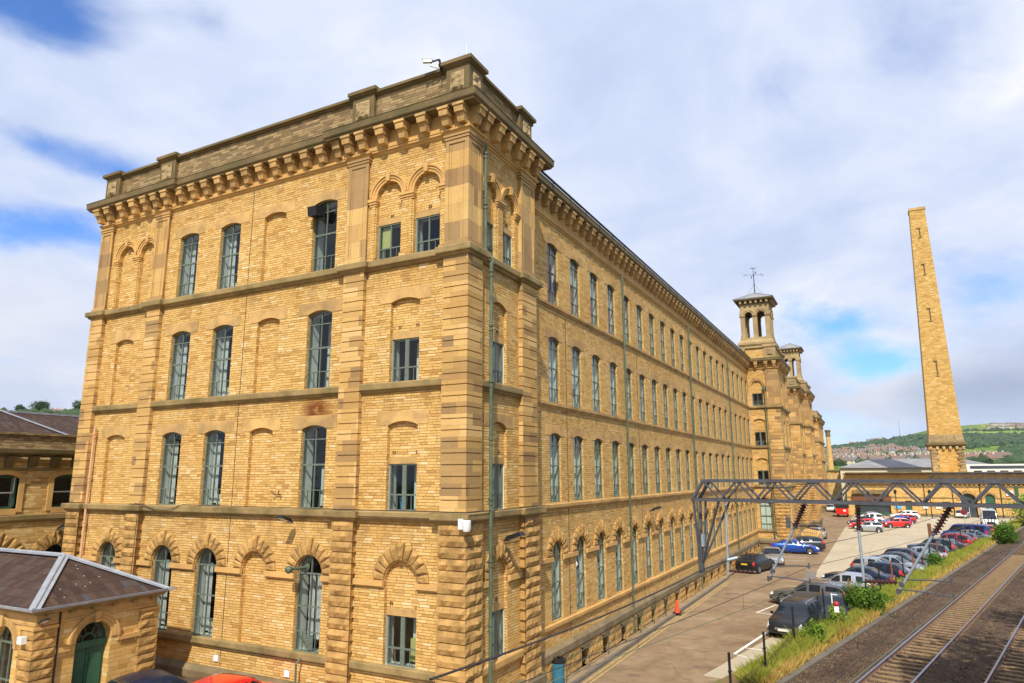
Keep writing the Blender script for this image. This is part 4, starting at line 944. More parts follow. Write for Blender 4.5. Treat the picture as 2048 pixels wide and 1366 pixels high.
    if arches:
        o_ = downpipe(p, xf-1.32, y0-.2, .1, 17.2, r=.07)
        mb = MB(); mb.box(xf-1.5, xf-1.15, y0-.28, y0-.04, 17.0, 17.35); mb.build('rain_hopper', 'green pipe', p)
    if belv:
        bx0, bx1, by0, by1 = belv; mb = MB(); mb.box(bx0-.25, bx1+.25, by0-.25, by1+.25, zc+.4, zc+2.35); sweep(mb, [(bx0-.2, by0-.2), (bx1+.2, by0-.2), (bx1+.2, by1+.2), (bx0-.2, by1+.2)], [(-.3, zc+1.95), (.1, zc+1.95), (.2, zc+2.1), (.2, zc+2.3), (-.3, zc+2.34)], closed=True)
        cx = (bx0+bx1)/2; mb.prism([(cx-.95, zc+1.78), (cx+.55, zc+1.78), (cx+.55, zc+1.84), (cx-.95, zc+1.84)], S_(by0-.25), -.06, 0)
        for i in range(5): mb.prism([(cx-.9+.3*i, zc+1.45), (cx-.75+.3*i, zc+1.38), (cx-.62+.3*i, zc+1.45), (cx-.62+.3*i, zc+1.75), (cx-.9+.3*i, zc+1.75)], S_(by0-.25), -.04, 0)
        mb.build('attic', 'tower stone', p); belvedere(p, bx0, bx1, by0, by1, zc+2.3, vane)
    return p
pav('bell_tower', 'nearer square tower with open arcaded top and weather vane rising over the mill cornice', -.78, 2.25, 60.0, 68, belv=(-1.15, 1.95, 60.5, 63.6), vane=True)
pav('stone_pavilion', 'narrow stone pavilion squeezed between the two arcaded towers', -3, 1.55, 88.0, 94.8, arches=False, pils=[(.35, 1.7)])
pav('bell_tower', 'farther arcaded tower without a weather vane, half hidden behind the nearer tower', -3.5, 2.35, 95, 102, belv=(-.9, 1.7, 95.6, 98.2), arches=False, pils=[(1.1, 2.5)])
mb = MB()
pw = thing('mill_wing', (-.8, 102, 0), 'far stone wing of the mill running on behind the farther tower', 'building')
mb = MB(); wall(mb, E_(-.8), 102, 149, 0, 19.9, [op(y, y+1.15, z, zs, ri, .25) for y in [104+2.5*i for i in range(18)] for (z, zs, ri) in FL]); wall(mb, E_(-.8), 68, 95, 0, 19.9, []); mb.build('wall', ['stone wall', 'plaster'], pw)
mb = MB(); mb.box(-1.8, -1.6, 68, 149, 0, 19.8); mb.build('partition', 'interior wall', pw)
mb = MB(); sweep(mb, [(-.8, 68), (-.8, 149)], [(a, 20.03+b) for a, b in CP]); mb.build('cornice', 'cornice stone', pw)
for z in (14.97, 10.7, 6.58, 2.02):
    mb = MB(); sweep(mb, [(-.8, 68), (-.8, 149)], [(a, z+b) for a, b in LP]); mb.build('sill_course', 'weathered stone', pw)
mb = MB(); mb.face([(-1.3, 68, 20.4), (-1.3, 149, 20.4), (-10, 149, 23), (-10, 68, 23)]); mb.build('roof', 'slate', pw)
for k in range(24): corbel(pw, (-.79, 103+1.9*k, 20.03), E90)
pav('end_pavilion', 'last stone pavilion at the far end of the mill beside the thin distant chimney', -1.5, -.05, 149, 164, arches=False, pils=[(-1.3, .1)])
# ------------------------------------------------------------------ low stone ramp wall by the near tower
rw = thing('ramp_wall', (2.4, 69.5, 0), 'low stone ramp wall with black railing at the foot of the near tower', 'wall')
mb = MB(); mb.add([(2.5, 69.6, 0), (4.25, 69.6, 0), (4.25, 76, 0), (2.5, 76, 0), (2.5, 69.6, 1.45), (4.25, 69.6, 1.15), (4.25, 76, 1.15), (2.5, 76, 1.45)], [(0, 1, 5, 4), (1, 2, 6, 5), (4, 5, 6, 7), (2, 3, 7, 6)]); mb.build('wall', 'stone coursed', rw)
mb = MB()
for i in range(9): x = 2.55+.2*i; mb.bar((x, 69.65, 1.2), (x, 69.65, 2.2), .03)
mb.bar((2.5, 69.65, 2.2), (4.2, 69.65, 2.15), .05); mb.bar((2.5, 69.65, 1.5), (4.2, 69.65, 1.35), .04); mb.build('railing', 'black metal', rw)
# ------------------------------------------------------------------ great chimney and small chimney
ch = thing('mill_chimney', (23.4, 146, 0), 'very tall tapering square stone chimney leaning into the sky at right', 'chimney')
def sq(cx, cy, h0, h1, z0, z1, mb, mi=0): mb.frustum((cx-h0, cx+h0, cy-h0, cy+h0), (cx-h1, cx+h1, cy-h1, cy+h1), z0, z1, mi)
cxx, cyy = 23.45, 146
mb = MB(); sq(cxx, cyy, 2.95, 2.75, 14.6, 63.5, mb); 
# taper re-done: wide foot, narrow top
mb = MB(); sq(cxx, cyy, 2.78, 1.42, 15.6, 63.4, mb); sq(cxx, cyy, 1.55, 1.55, 63.4, 63.9, mb); mb.build('shaft', 'chimney stone', ch)
mb = MB(); sq(cxx, cyy, 2.75, 2.7, 0, 12.9, mb); mb.build('pedestal', 'chimney stone', ch)
mb = MB(); sq(cxx, cyy, 3.0, 2.88, 14.1, 15.6, mb)
for i in range(4):
    a = cxx-2.7+1.38*i; rough_box(mb, a, a+1.3, cyy-3.02, cyy-2.8, 14.2, 15.5, .06, 0, 'y', .3)
mb.build('weathered_band', 'tower stone', ch)
mb = MB(); sq(cxx, cyy, 3.05, 3.25, 13.3, 13.6, mb); sq(cxx, cyy, 3.45, 3.45, 13.6, 13.95, mb); sq(cxx, cyy, 3.3, 3.0, 13.95, 14.15, mb)
mb.build('cornice', 'cornice stone', ch)
mb = MB()
for i in range(6): a = cxx-2.75+1.1*i; mb.box(a-.22, a+.22, cyy-3.2, cyy-2.7, 12.75, 13.3); mb.box(cxx-3.2, cxx-2.7, cyy-2.75+1.1*i-.22, cyy-2.75+1.1*i+.22, 12.75, 13.3)
mb.build('dentils', 'ashlar', ch)
for sx_ in (-1, 1):
    mb = MB()
    for k in range(8):
        w_ = 1.25 if k % 2 == 0 else .9; z = 8.3+.58*k-3.5
        a, b = (cxx-2.8, cxx-2.8+w_) if sx_ < 0 else (cxx+2.8-w_, cxx+2.8); rough_box(mb, a, b, cyy-2.95, cyy-2.6, z, z+.54, .12, 0, 'yxX', .25)
        z += 3.6
        if z < 12.6: rough_box(mb, a, b, cyy-2.95, cyy-2.6, z, z+.54, .12, 0, 'yxX', .25)
    mb.build('quoins', 'tower stone', ch)
for (px, py, h) in ((0, 57.2, 2.0), (0, 49, 2.2), (0, 39, 2.6), (0, 27.5, 3.0)):
    hw = 2.78-(2.78-1.42)*(py+h/2-15.6)/47.8; mb = MB(); y = cyy-hw-.05
    mb.box(cxx-.11, cxx+.11, y-.03, y+.4, py, py+h); mb.build('slot', 'wood brown', ch)
    mb = MB(); mb.box(cxx-.45, cxx+.2, y-.14, y+.4, py+h, py+h+.18); mb.box(cxx-.35, cxx+.3, y-.14, y+.4, py-.15, py); mb.build('slot_surround', 'tower stone', ch)
# iron bands
mb = MB()
for z in (60, 45, 22, 19): 
    hw = 2.78-(2.78-1.42)*(z-15.6)/47.8+.03
sc_ = thing('factory_chimney', (-12.3, 400, 0), 'thin distant round chimney with a dark cap beside the end of the mill', 'chimney')
mb = MB(); mb.lathe([(1.95, 0), (1.55, 12), (1.05, 28.3)], (-12.0, 400, 0), n=20); mb.build('shaft', 'ashlar warm', sc_, smooth=True)
mb = MB(); mb.lathe([(1.05, 28.2), (1.35, 28.9), (1.2, 29.2), (1.25, 30.8), (1.55, 31.2), (1.5, 31.9), (1.0, 31.9)], (-12.0, 400, 0), n=20); mb.build('cap', 'cornice stone', sc_)
# ------------------------------------------------------------------ low mill range across the end of the car park
rg = thing('weaving_shed', (18, 137, 0), 'long low stone mill range with green doors across the end of the car park', 'building')
B_ = S_(137.0)
ops = [op(24.0, 26.6, .0, 3.05, 1.3, .5, inner=0), op(27.95, 29.45, .0, 3.5, .75, .3, inner=0), op(15.0, 16.1, .0, 2.9, 0, .25, inner=0), op(21.1, 22.4, 1.4, 2.8, 0, .25, inner=0), op(6.2, 12.5, .4, 2.75, 0, .6, inner=0)]
mb = MB(); wall(mb, B_, 5.0, 36, -.1, 6.2, ops); wall(mb, S_(137.6), 4.5, 36, 6.2, 8.1, []); mb.box(4.5, 36, 137.6, 147, 7.9, 8.1); mb.face([(5, 137, -.1), (5, 175, -.1), (5, 175, 7), (5, 137, 7)]); mb.build('wall', ['stone coursed', 'stone coursed'], rg)
for (z0, z1, e, m_, n_) in ((6.15, 6.5, .5, 'cornice stone', 'cornice'), (5.5, 5.7, .14, 'weathered stone', 'string_course'), (3.45, 3.62, .12, 'weathered stone', 'string_course'), (8.08, 8.32, .55, 'cornice stone', 'coping'), (.0, .5, .1, 'plinth stone', 'plinth')):
    mb = MB(); edges = [(5, 36)]
    if z0 < 3.6 and z0 > 1: edges = [(5, 23.6), (27.0, 27.6), (29.8, 36)]
    if z0 < .3: edges = [(12.5, 15), (16.1, 24), (26.6, 27.95), (29.45, 36)]
    for a, b in edges: mb.prism([(a, z0), (b, z0), (b, z1), (a, z1)], B_, -e, .7)
    mb.build(n_, m_, rg)
mb = MB()
for i in range(30): x = 13.2+.75*i; mb.prism([(x, 5.75), (x+.3, 5.75), (x+.3, 6.15), (x, 6.15)], B_, -.3, 0)
mb.build('dentils', 'ashlar', rg)
for (a, b, z, m_) in ((27.95, 29.45, 4.3, 'door green'), (15.0, 16.1, 2.9, 'door green')):
    mb = MB(); mb.box(a, b, 137.28, 137.32, 0, z); mb.box(a+.1, (a+b)/2-.04, 137.25, 137.285, .15, 2.2); mb.box((a+b)/2+.04, b-.1, 137.25, 137.285, .15, 2.2); mb.build('door', m_, rg)
mb = MB(); mb.box(28.35, 28.95, 137.22, 137.249, 1.1, 2.0); mb.build('door_notice', 'sign blue', rg)
mb = MB(); mb.box(24, 26.6, 137.5, 137.55, 0, 4.4); mb.build('dark_entrance', 'far glass', rg)
mb = MB(); mb.bar((24.05, 137.3, 0), (24.05, 137.3, 3), .12); mb.bar((25.3, 137.3, 0), (25.3, 137.3, 2.4), .06); mb.bar((24.1, 137.3, 2.4), (26.5, 137.3, 2.4), .06); mb.build('door_frame', 'white plastic', rg)
mb = MB(); mb.box(21.1, 22.4, 137.2, 137.22, 1.4, 2.8); f_ = mb.build('window', 'far glass', rg)
mb = MB(); [mb.bar((21.1+.325*i, 137.17, 1.4), (21.1+.325*i, 137.17, 2.8), .05) for i in range(5)]; mb.bar((21.1, 137.16, 2.1), (22.4, 137.16, 2.1), .05); mb.build('glazing_bars', 'white plastic', f_)
mb = MB(); mb.box(6.2, 12.5, 137.55, 137.6, .4, 2.75); f_ = mb.build('shop_window', 'far glass', rg)
mb = MB()
for i in range(6): mb.bar((6.25+1.24*i, 137.45, .4), (6.25+1.24*i, 137.45, 2.75), .09)
mb.box(6.1, 12.6, 136.9, 137.3, .0, .55); mb.bar((6.2, 137.4, 2.7), (12.5, 137.4, 2.7), .14); mb.build('shop_frame', 'door green', f_)
mb = MB(); mb.box(5.9, 12.7, 136.5, 137.2, 2.85, 3.75); mb.build('fascia', 'wood brown', rg)
mb = MB(); mb.add([(6, 136.0, 4.2), (12.6, 136.0, 4.2), (12.6, 137, 4.9), (6, 137, 4.9)], [(0, 1, 2, 3)]); mb.build('canopy', 'cornice stone', rg)
for a_ in ((25.3, 3.05, 1.32, 1.85, 11), (28.7, 3.5, .77, 1.2, 9)): mb = MB(); voussoirs(mb, B_, *a_); mb.build('arch', 'rock face', rg)
for x in (18.35, 22.9, 27.3, 30.4): downpipe(rg, x, 136.9, 0, 6.1, 'black metal', .07)
o = downpipe(rg, 4.9, 136.6, 0, 6.1, 'green pipe', .07)
mb = MB(); mb.box(32.6, 33.1, 136.8, 136.95, 3.9, 6.1); mb.build('green_shutter', 'door green', rg)
for i, (x0, x1, z0, z1, m_) in enumerate(((13.2, 14.3, 1.4, 2.3, 'sign blue'), (17.9, 18.7, 1.5, 2.0, 'sign white'), (20.0, 20.8, 1.5, 2.0, 'sign white'), (26.9, 27.6, 1.5, 2.0, 'sign white'), (31.2, 32.3, 4.0, 4.9, 'sign white'))):
    mb = MB(); mb.box(x0, x1, 136.84, 136.9, z0, z1); o = mb.build('wall_sign', m_)
    tag(o, ['bright blue sign board on the wall right of the green shopfront', 'small white bay sign left of the middle downpipe on the low range', 'small white bay sign beside the barred window of the low range', 'small white bay sign right of the wide dark archway', 'square white notice high on the wall near the right edge'][i], 'sign', 'signs on the low range')
# roofs behind
rf = thing('shed_roof_building', (12, 165, 0), 'pale building with a low grey hipped roof left of the great chimney', 'building')
mb = MB(); mb.box(3.0, 34, 164, 190, 0, 9.4); mb.build('wall', 'cream render', rf)
mb = MB(); a = [(2.4, 163.4, 9.4), (35, 163.4, 9.4), (35, 191, 9.4), (2.4, 191, 9.4)]; r1, r2 = (9.5, 176, 11.6), (28, 176, 11.6)
mb.face([a[0], a[1], r2, r1]); mb.face([a[1], a[2], r2]); mb.face([a[2], a[3], r1, r2]); mb.face([a[3], a[0], r1]); mb.build('roof', 'roof sheet', rf)
wb = thing('white_office_building', (34, 170, 0), 'white building with a dark ribbon window to the right of the great chimney', 'building')
mb = MB(); mb.box(27.2, 38.2, 158, 168, 0, 9.95); mb.build('wall', 'white paint', wb)
mb = MB(); mb.box(28.3, 37.7, 157.95, 158.0, 9.0, 9.6); mb.build('ribbon_window', 'far glass', wb)
mb = MB(); [mb.box(28.9+2.3*i, 30.3+2.3*i, 157.95, 158.0, 8.3, 8.62) for i in range(4)]; mb.build('lower_window', 'far glass', wb)
bb = thing('glass_office', (-16, 300, 0), 'small dark glass office beside the foot of the thin chimney', 'building')
mb = MB(); mb.box(-14.3, -8.5, 260, 270, 0, 12.4); mb.build('wall', 'far glass', bb)
mb = MB(); mb.box(-14.4, -3.5, 255, 258, 0, 9.4); mb.build('wing', 'white paint', bb)
lb = thing('link_building', (3, 178, 0), 'shaded stone block closing the lane between the mill and the low range', 'building'); mb = MB(); mb.box(-4, 8, 178, 186, 0, 8.7); mb.build('wall', 'office stone', lb); mb = MB(); mb.box(-4.2, 8.2, 177.7, 186, 8.7, 9.0); mb.build('coping', 'cornice stone', lb)
mb = MB(); mb.box(2.2, 5.6, 177.9, 178, 0, 3.6); mb.build('doorway', 'dark interior', lb)
# ------------------------------------------------------------------ stone gatehouse, lower left
gh = thing('gatehouse', (-13, -4, .6), 'small stone gatehouse with a hipped slate roof and green arched door, bottom left', 'gatehouse')
GX0, GX1, GY0, GY1 = -17.5, -11.02, -5.72, -1.95
gE, gS = E_(GX1), S_(GY0)
od = op(-4.52, -3.42, .6, 3.02, .55, .32); ow = op(-13.25, -12.05, 1.6, 3.02, .6, .3)
mb = MB(); wall(mb, gE, GY0, GY1, .5, 4.05, [od]); wall(mb, gS, GX0, GX1, .5, 4.05, [ow]); mb.face([(GX0, GY1, .5), (GX1, GY1, .5), (GX1, GY1, 4.05), (GX0, GY1, 4.05)]); mb.face([(GX0, GY0, .5), (GX0, GY1, .5), (GX0, GY1, 4.05), (GX0, GY0, 4.05)])
mb.build('wall', ['stone coursed', 'plaster'], gh)
for (x0, x1, y0, y1, fs) in ((GX1-.6, GX1+.10, GY0-.10, GY0+.55, 'yX'), (GX1-.3, GX1+.10, GY1-.55, GY1+.1, 'XyY')):
    mb = MB(); pier_rock(mb, x0, x1, y0, y1, .6, 3.62, fs, ch=.27, amp=.05); mb.build('quoin_pier', 'rock face', gh)
    mb = MB(); mb.box(x0-.02, x1+.04, y0-.04, y1+.02, 3.62, 3.70); mb.build('pier_cap', 'ashlar warm', gh)
for f_, a_, r_ in ((gE, -3.97, .56), (gS, -12.65, .6)): mb = MB(); hood(mb, f_, a_, 3.02, r_); mb.build('arch', 'ashlar', gh, smooth=30)
for a, b in ((GY0+.55, -4.72), (-3.22, GY1-.55)):
    mb = MB(); mb.prism([(a, 2.86), (b, 2.86), (b, 3.0), (a, 3.0)], gE, -.08, .03); mb.build('impost_band', 'ashlar warm', gh)
mb = MB(); mb.prism([(-11.85, 2.86), (GX1-.6, 2.86), (GX1-.6, 3.0), (-11.85, 3.0)], gS, -.08, .03); mb.build('impost_band', 'ashlar warm', gh)
mb = MB(); pth = [(GX0, GY0), (GX1, GY0), (GX1, GY1), (GX0, GY1)]
sweep(mb, pth, [(0, 3.70), (.05, 3.72), (.06, 3.80), (.03, 3.81), (.03, 4.05), (0, 4.06)]); mb.build('frieze', 'ashlar', gh)
mb = MB(); sweep(mb, pth, [(-.2, 4.03), (.18, 4.06), (.22, 4.14), (.30, 4.18), (-.2, 4.19)]); 
for i in range(6): mb.box(GX1, GX1+.2, GY0+.2+.66*i, GY0+.36+.66*i, 3.97, 4.05)
mb.build('eaves', 'weathered stone', gh)
mb = MB(); sweep(mb, pth, [(.28, 4.17), (.36, 4.19), (.38, 4.27), (.34, 4.27), (.33, 4.21), (.26, 4.20)]); mb.build('gutter', 'lead', gh)
yc = (GY0+GY1)/2; e = .27; zr = 5.38; ap = (-13.3, yc, zr); a2 = (GX0-.3, yc, zr)
c1, c2, c3, c4_ = (GX1+e, GY0-e, 4.2), (GX1+e, GY1+e, 4.2), (GX0-e, GY1+e, 4.2), (GX0-e, GY0-e, 4.2)
mb = MB(); mb.face([c1, c2, ap]); mb.face([c4_, c1, ap, a2]); mb.face([c2, c3, a2, ap]); mb.build('roof', 'slate', gh)
mb = MB()
for c in (c1, c2): mb.bar(Vector(c)+Vector((0, 0, .03)), Vector(ap)+Vector((0, 0, .03)), .30, .03); mb.tube([Vector(c)+Vector((0, 0, .05)), Vector(ap)+Vector((0, 0, .06))], .05, 8)
mb.bar(Vector(ap)+Vector((0, 0, .03)), Vector(a2)+Vector((0, 0, .03)), .30, .03); mb.tube([Vector(ap)+Vector((0, 0, .06)), Vector(a2)+Vector((0, 0, .06))], .05, 8)
mb.box(c2[0]-.15, c2[0]+.22, c2[1]-.1, c2[1]+.15, 4.22, 4.26); mb.build('hip_flashing', 'lead', gh, smooth=True)
mb = MB()
for i in range(9):
    t = R.uniform(.15, .8); s = R.uniform(.15, .85); p = Vector(c1)*(1-s)+Vector(c2)*s; p = p*(1-t)+Vector(ap)*t; mb.box(p.x-.014, p.x+.014, p.y-.014, p.y+.014, p.z+.0, p.z+.015)
mb.build('slate_clips', 'white plastic', gh)
mb = MB(); mb.prism([(-4.5, .6), (-3.44, .6), (-3.44, 2.78), (-4.5, 2.78)], gE, .27, .33)
for (a, b, z0, z1) in ((-4.42, -4.04, 1.4, 2.6), (-3.9, -3.52, 1.4, 2.6), (-4.42, -4.04, .75, 1.25), (-3.9, -3.52, .75, 1.25)):
    mb.prism([(a, z0), (b, z0), (b, z1), (a, z1)], gE, .245, .272)
mb.prism([(-4.0, .6), (-3.95, .6), (-3.95, 2.75), (-4.0, 2.75)], gE, .235, .272); dr = mb.build('door', 'door green', gh)
mb = MB(); mb.lathe([(0, -.03), (.035, -.02), (.035, .02), (0, .03)], (GX1-.23, -3.86, 1.6), n=8); mb.build('handle', 'black metal', dr)
mb = MB(); mb.prism([(-4.56, 2.78), (-3.38, 2.78), (-3.38, 2.98), (-4.56, 2.98)], gE, .18, .34)
for k in range(12):
    a0, a1 = pi*k/12, pi*(k+1)/12
    for r_ in (.52, .2): mb.bar(gE(-3.97+r_*cos(a0), 2.98+r_*sin(a0), .28), gE(-3.97+r_*cos(a1), 2.98+r_*sin(a1), .28), .05)
for a in (.6, 1.2, 1.95, 2.55): mb.bar(gE(-3.97+.2*cos(a), 2.98+.2*sin(a), .28), gE(-3.97+.52*cos(a), 2.98+.52*sin(a), .28), .025)
fl = mb.build('fanlight', 'door green', gh); mb = MB(); mb.face([gE(u, z, .3) for u, z in [(-4.52, 2.98)]+arc(-4.52, -3.42, 3.02, .55)+[(-3.42, 2.98)]]); mb.build('pane', 'window glass', fl)
mb = MB(); mb.box(-16, -11.7, -5.3, -2.3, .6, 3.9); mb.build('interior', 'dark interior', gh)
wo = window_at('arched', gh, (-12.65, GY0+.22, .6)); 
mb = MB(); mb.tube([(GX1+.07, GY0+.62, .6), (GX1+.07, GY0+.62, 4.1)], .03, 6); mb.build('downpipe', 'black metal', gh)
# small fittings on the gatehouse
o = MB(); o.box(-11.40, -11.18, -6.0, -5.84, 3.26, 3.46); o.box(-11.37, -11.21, -6.01, -5.995, 3.28, 3.33); o = o.build('alarm_box', 'white plastic'); tag(o, 'white alarm box on the corner pier of the small gatehouse', 'alarm box')
# ------------------------------------------------------------------ office building behind, far left
ob = thing('office_building', (-28, 0, 0), 'two-storey stone office building behind the gatehouse at the left edge', 'building')
oE = E_(-28.0); OW = [(3.62, 4.92), (.62, 1.92), (-2.4, -1.1), (6.7, 8.0)]
opn = [op(a, b, 6.42, 7.92, .2, .28) for a, b in OW]+[op(a-.2, b+.2, 2.0, 3.7, .8, .4) for a, b in OW]
mb = MB(); wall(mb, oE, -12, 14, 0, 8.9, opn); mb.box(-40, -28.01, -12, -11.9, 0, 9); mb.box(-40, -28.01, 13.9, 14, 0, 9); mb.build('wall', ['office stone', 'plaster'], ob)
mb = MB(); mb.box(-39, -29.2, -11, 13, 0, 8.9); mb.build('interior', 'dark interior', ob)
for (a, b) in OW:
    mb = MB(); ww = (a+b)/2
    for (ua, ub, za, zb) in ((a-.26, a, 6.25, 7.95), (b, b+.26, 6.25, 7.95), (a, b, 6.12, 6.42)): mb.prism([(ua, za), (ub, za), (ub, zb), (ua, zb)], oE, -.06, .28)
    ar = arc(a, b, 7.92, .2)
    for i in range(len(ar)-1): p, q = ar[i], ar[i+1]; mb.prism([(p[0], p[1]), (q[0], q[1]), (q[0], q[1]+.26), (p[0], p[1]+.26)], oE, -.06, .28)
    mb.prism([(a-.26, 7.93), (a, 7.93), (a, 8.16), (a-.18, 8.12)], oE, -.06, .1); mb.prism([(b, 7.93), (b+.26, 7.93), (b+.18, 8.12), (b, 8.16)], oE, -.06, .1)
    mb.build('window_surround', 'ashlar warm', ob)
    mb = MB(); t = .09
    for (ua, ub, za, zb) in ((a, a+t, 6.42, 8.0), (b-t, b, 6.42, 8.0), (a, b, 6.42, 6.52), (a, b, 7.95, 8.1)): mb.prism([(ua, za), (ub, za), (ub, zb), (ua, zb)], oE, .2, .27)
    fr_ = mb.build('window', 'door green', ob); mb = MB(); mb.prism([(a+t, 7.18), (b-t, 7.18), (b-t, 7.24), (a+t, 7.24)], oE, .19, .24); mb.prism([(b-t-.03, 7.2), (b-t, 7.2), (b-t, 8), (b-t-.03, 8)], oE, .19, .24); mb.build('sash_bar', 'white plastic', fr_)
    mb = MB(); mb.face([oE(a, 6.5, .25), oE(b, 6.5, .25), oE(b, 8.1, .25), oE(a, 8.1, .25)]); mb.build('pane', 'window glass', fr_)
    mb = MB(); voussoirs(mb, oE, (a+b)/2, 3.7, .86, 1.5, 9, amp=.06); mb.build('arch', 'rock face', ob)
def osweep(name, pr, m_):
    mb = MB(); sweep(mb, [(-28, -12), (-28, 14)], pr); mb.build(name, m_, ob)
osweep('string_course', [(0, 5.72), (.10, 5.75), (.16, 5.85), (.18, 6.06), (0, 6.1)], 'weathered stone')
osweep('cornice', [(0, 9.0), (.5, 9.12), (.62, 9.2), (.65, 9.4), (0, 9.48)], 'cornice stone'); osweep('bed_mould', [(0, 8.30), (.08, 8.33), (.1, 8.42), (0, 8.45)], 'weathered stone')
osweep('parapet', [(0, 9.4), (.1, 9.42), (.08, 9.66), (0, 9.68), (0, 10.1), (.12, 10.15), (.12, 10.25), (-.4, 10.28)], 'parapet stone')
for i in range(22): mb = MB(); y = -11+1.1*i; mb.add([(-28, y, 8.5), (-28, y+.35, 8.5), (-28, y+.35, 9.05), (-28, y, 9.05), (-27.5, y, 9.05), (-27.5, y+.35, 9.05), (-27.85, y, 8.5), (-27.85, y+.35, 8.5)], [(6, 7, 5, 4), (0, 6, 4, 3), (1, 2, 5, 7)]); mb.build('bracket', 'cornice stone', ob)
mb = MB(); mb.box(-28.35, -27.9, -.35, .42, 9.45, 10.75); mb.box(-28.4, -27.82, -.42, .5, 10.7, 10.85); mb.build('parapet_pier', 'office stone', ob)
mb = MB(); mb.face([(-28.3, -11, 10.1), (-28.3, 4.6, 10.1), (-32.5, 1.0, 12.2), (-32.5, -8, 12.2)]); mb.face([(-28.3, 4.6, 10.1), (-36, 4.6, 10.1), (-32.5, 1.0, 12.2)]); mb.build('roof', 'slate', ob)
mb = MB(); mb.bar((-28.3, 4.6, 10.14), (-32.5, 1.0, 12.24), .32, .05); mb.build('hip_flashing', 'lead', ob)
ob2 = thing('slate_roofed_shed', (-40, 8, 0), 'long pitched slate roof with a pale ridge behind the office building', 'building')
mb = MB(); mb.box(-44, -35, 5.2, 40, 0, 10.6); mb.build('wall', 'office stone', ob2)
mb = MB(); mb.face([(-34.6, 5.0, 10.4), (-34.6, 40, 10.4), (-39, 40, 12.2), (-39, 5.0, 12.2)]); mb.build('roof', 'slate', ob2)
mb = MB(); mb.box(-39.2, -38.8, 5, 40, 12.15, 12.27); mb.build('ridge', 'lead', ob2)
st = thing('stair_turret', (-36, 2, 0), 'plain square stone block rising above the roof at the left edge', 'building')
mb = MB(); mb.box(-39.5, -35.6, -3, 3.55, 8, 13.5); mb.build('wall', 'stone coursed', st); mb = MB(); mb.box(-39.6, -35.5, -3.1, 3.63, 13.5, 13.62); mb.build('coping', 'cornice stone', st)
# ------------------------------------------------------------------ vegetation helpers
def leafmat(name, a, b, c):
    m = D.materials.new(name); m.use_nodes = True; t = NT(m.node_tree); bs = t.n['Principled BSDF']; bs.inputs['Roughness'].default_value = .75; bs.inputs['Specular IOR Level'].default_value = .15
    g = t.new('ShaderNodeNewGeometry').outputs['Position']
    cc = t.ramp(t.noise(g, 1.6, 5, .7), [(.3, a), (.5, b), (.72, c)])
    t.l.new(cc, bs.inputs['Base Color']); 
    tl = t.new('ShaderNodeBsdfTranslucent'); t.l.new(cc, tl.inputs[0]); mx = t.new('ShaderNodeMixShader'); mx.inputs[0].default_value = .3
    t.l.new(bs.outputs[0], mx.inputs[1]); t.l.new(tl.outputs[0], mx.inputs[2]); t.l.new(mx.outputs[0], t.n['Material Output'].inputs[0]); M[name] = m
leafmat('leaf green', (.045, .10, .012), (.10, .20, .025), (.20, .32, .04))
leafmat('leaf bright', (.10, .20, .02), (.22, .35, .045), (.36, .46, .07))
leafmat('leaf dark', (.02, .05, .012), (.045, .09, .02), (.09, .15, .03))
leafmat('grass blade', (.14, .19, .022), (.30, .33, .045), (.52, .48, .12))
leafmat('dry grass', (.30, .20, .05), (.50, .34, .09), (.62, .46, .17))
mat('bark', (.09, .06, .04), .9, nscale=6)
mat('hill wood', (.040, .075, .028), .95, nscale=.09, nvar=.7, coord='world', bump=1, bscale=.6); mat('hill hedge', (.036, .066, .020), .95, nscale=.05, nvar=.5, coord='world')
def leaves(mb, c, rad, n, size, sq=(1, 1, 1), shell=.55):
    c = Vector(c); off = Vector((R.random()*99, 0, 0)); k = 0
    while k < n:
        d = Vector((R.gauss(0, 1), R.gauss(0, 1), R.gauss(0, 1))).normalized()
        rr = (shell+(1-shell)*R.random()**.7)*(1+.55*noise.noise(d*1.8+off)+.35*noise.noise(d*4.5+off))
        if noise.noise(d*3.2+off*2) < -.28 and R.random() < .8: k += 1; continue
        p = c+Vector((d.x*rad*rr*sq[0], d.y*rad*rr*sq[1], d.z*rad*rr*sq[2])); s = size*R.uniform(.6, 1.4)
        a = Vector((R.gauss(0, 1), R.gauss(0, 1), R.gauss(0, 1))).normalized(); b = a.cross(d+Vector((.1, .2, R.uniform(-.6, .6)))).normalized(); a = b.cross(a.cross(b)).normalized()
        mb.face([p-a*s, p+b*s*.5, p+a*s, p-b*s*.5]); k += 1
def tree(name, loc, h, cr, label, leaf='leaf green', n=2200, size=.14, group=None, sq=(1, 1, .9), cat='tree'):
    t = thing(name, loc, label, cat, group); x, y, z = loc; top = z+h; tm = MB()
    tm.tube([(x, y, z-.2), (x+.05, y, z+h*.3), (x-.05, y+.05, z+h*.65)], [h*.03, h*.022, h*.01], 8)
    for i in range(5):
        a = R.uniform(0, 6.28); tm.tube([(x, y, z+h*.3+i*h*.06), (x+cr*.5*cos(a), y+cr*.5*sin(a), z+h*.5+i*h*.06), (x+cr*.8*cos(a), y+cr*.8*sin(a), z+h*.6+i*h*.06)], [h*.012, h*.008, h*.003], 6)
    tm.build('trunk', 'bark', t); mb = MB()
    for i in range(9):
        a = R.uniform(0, 6.28); q = R.uniform(.2, .75); zz = R.uniform(.42, .88)
        leaves(mb, (x+cr*q*cos(a)*sq[0], y+cr*q*sin(a)*sq[1], z+h*zz), cr*R.uniform(.35, .6), n//9, size)
    mb.build('crown', leaf, t); return t
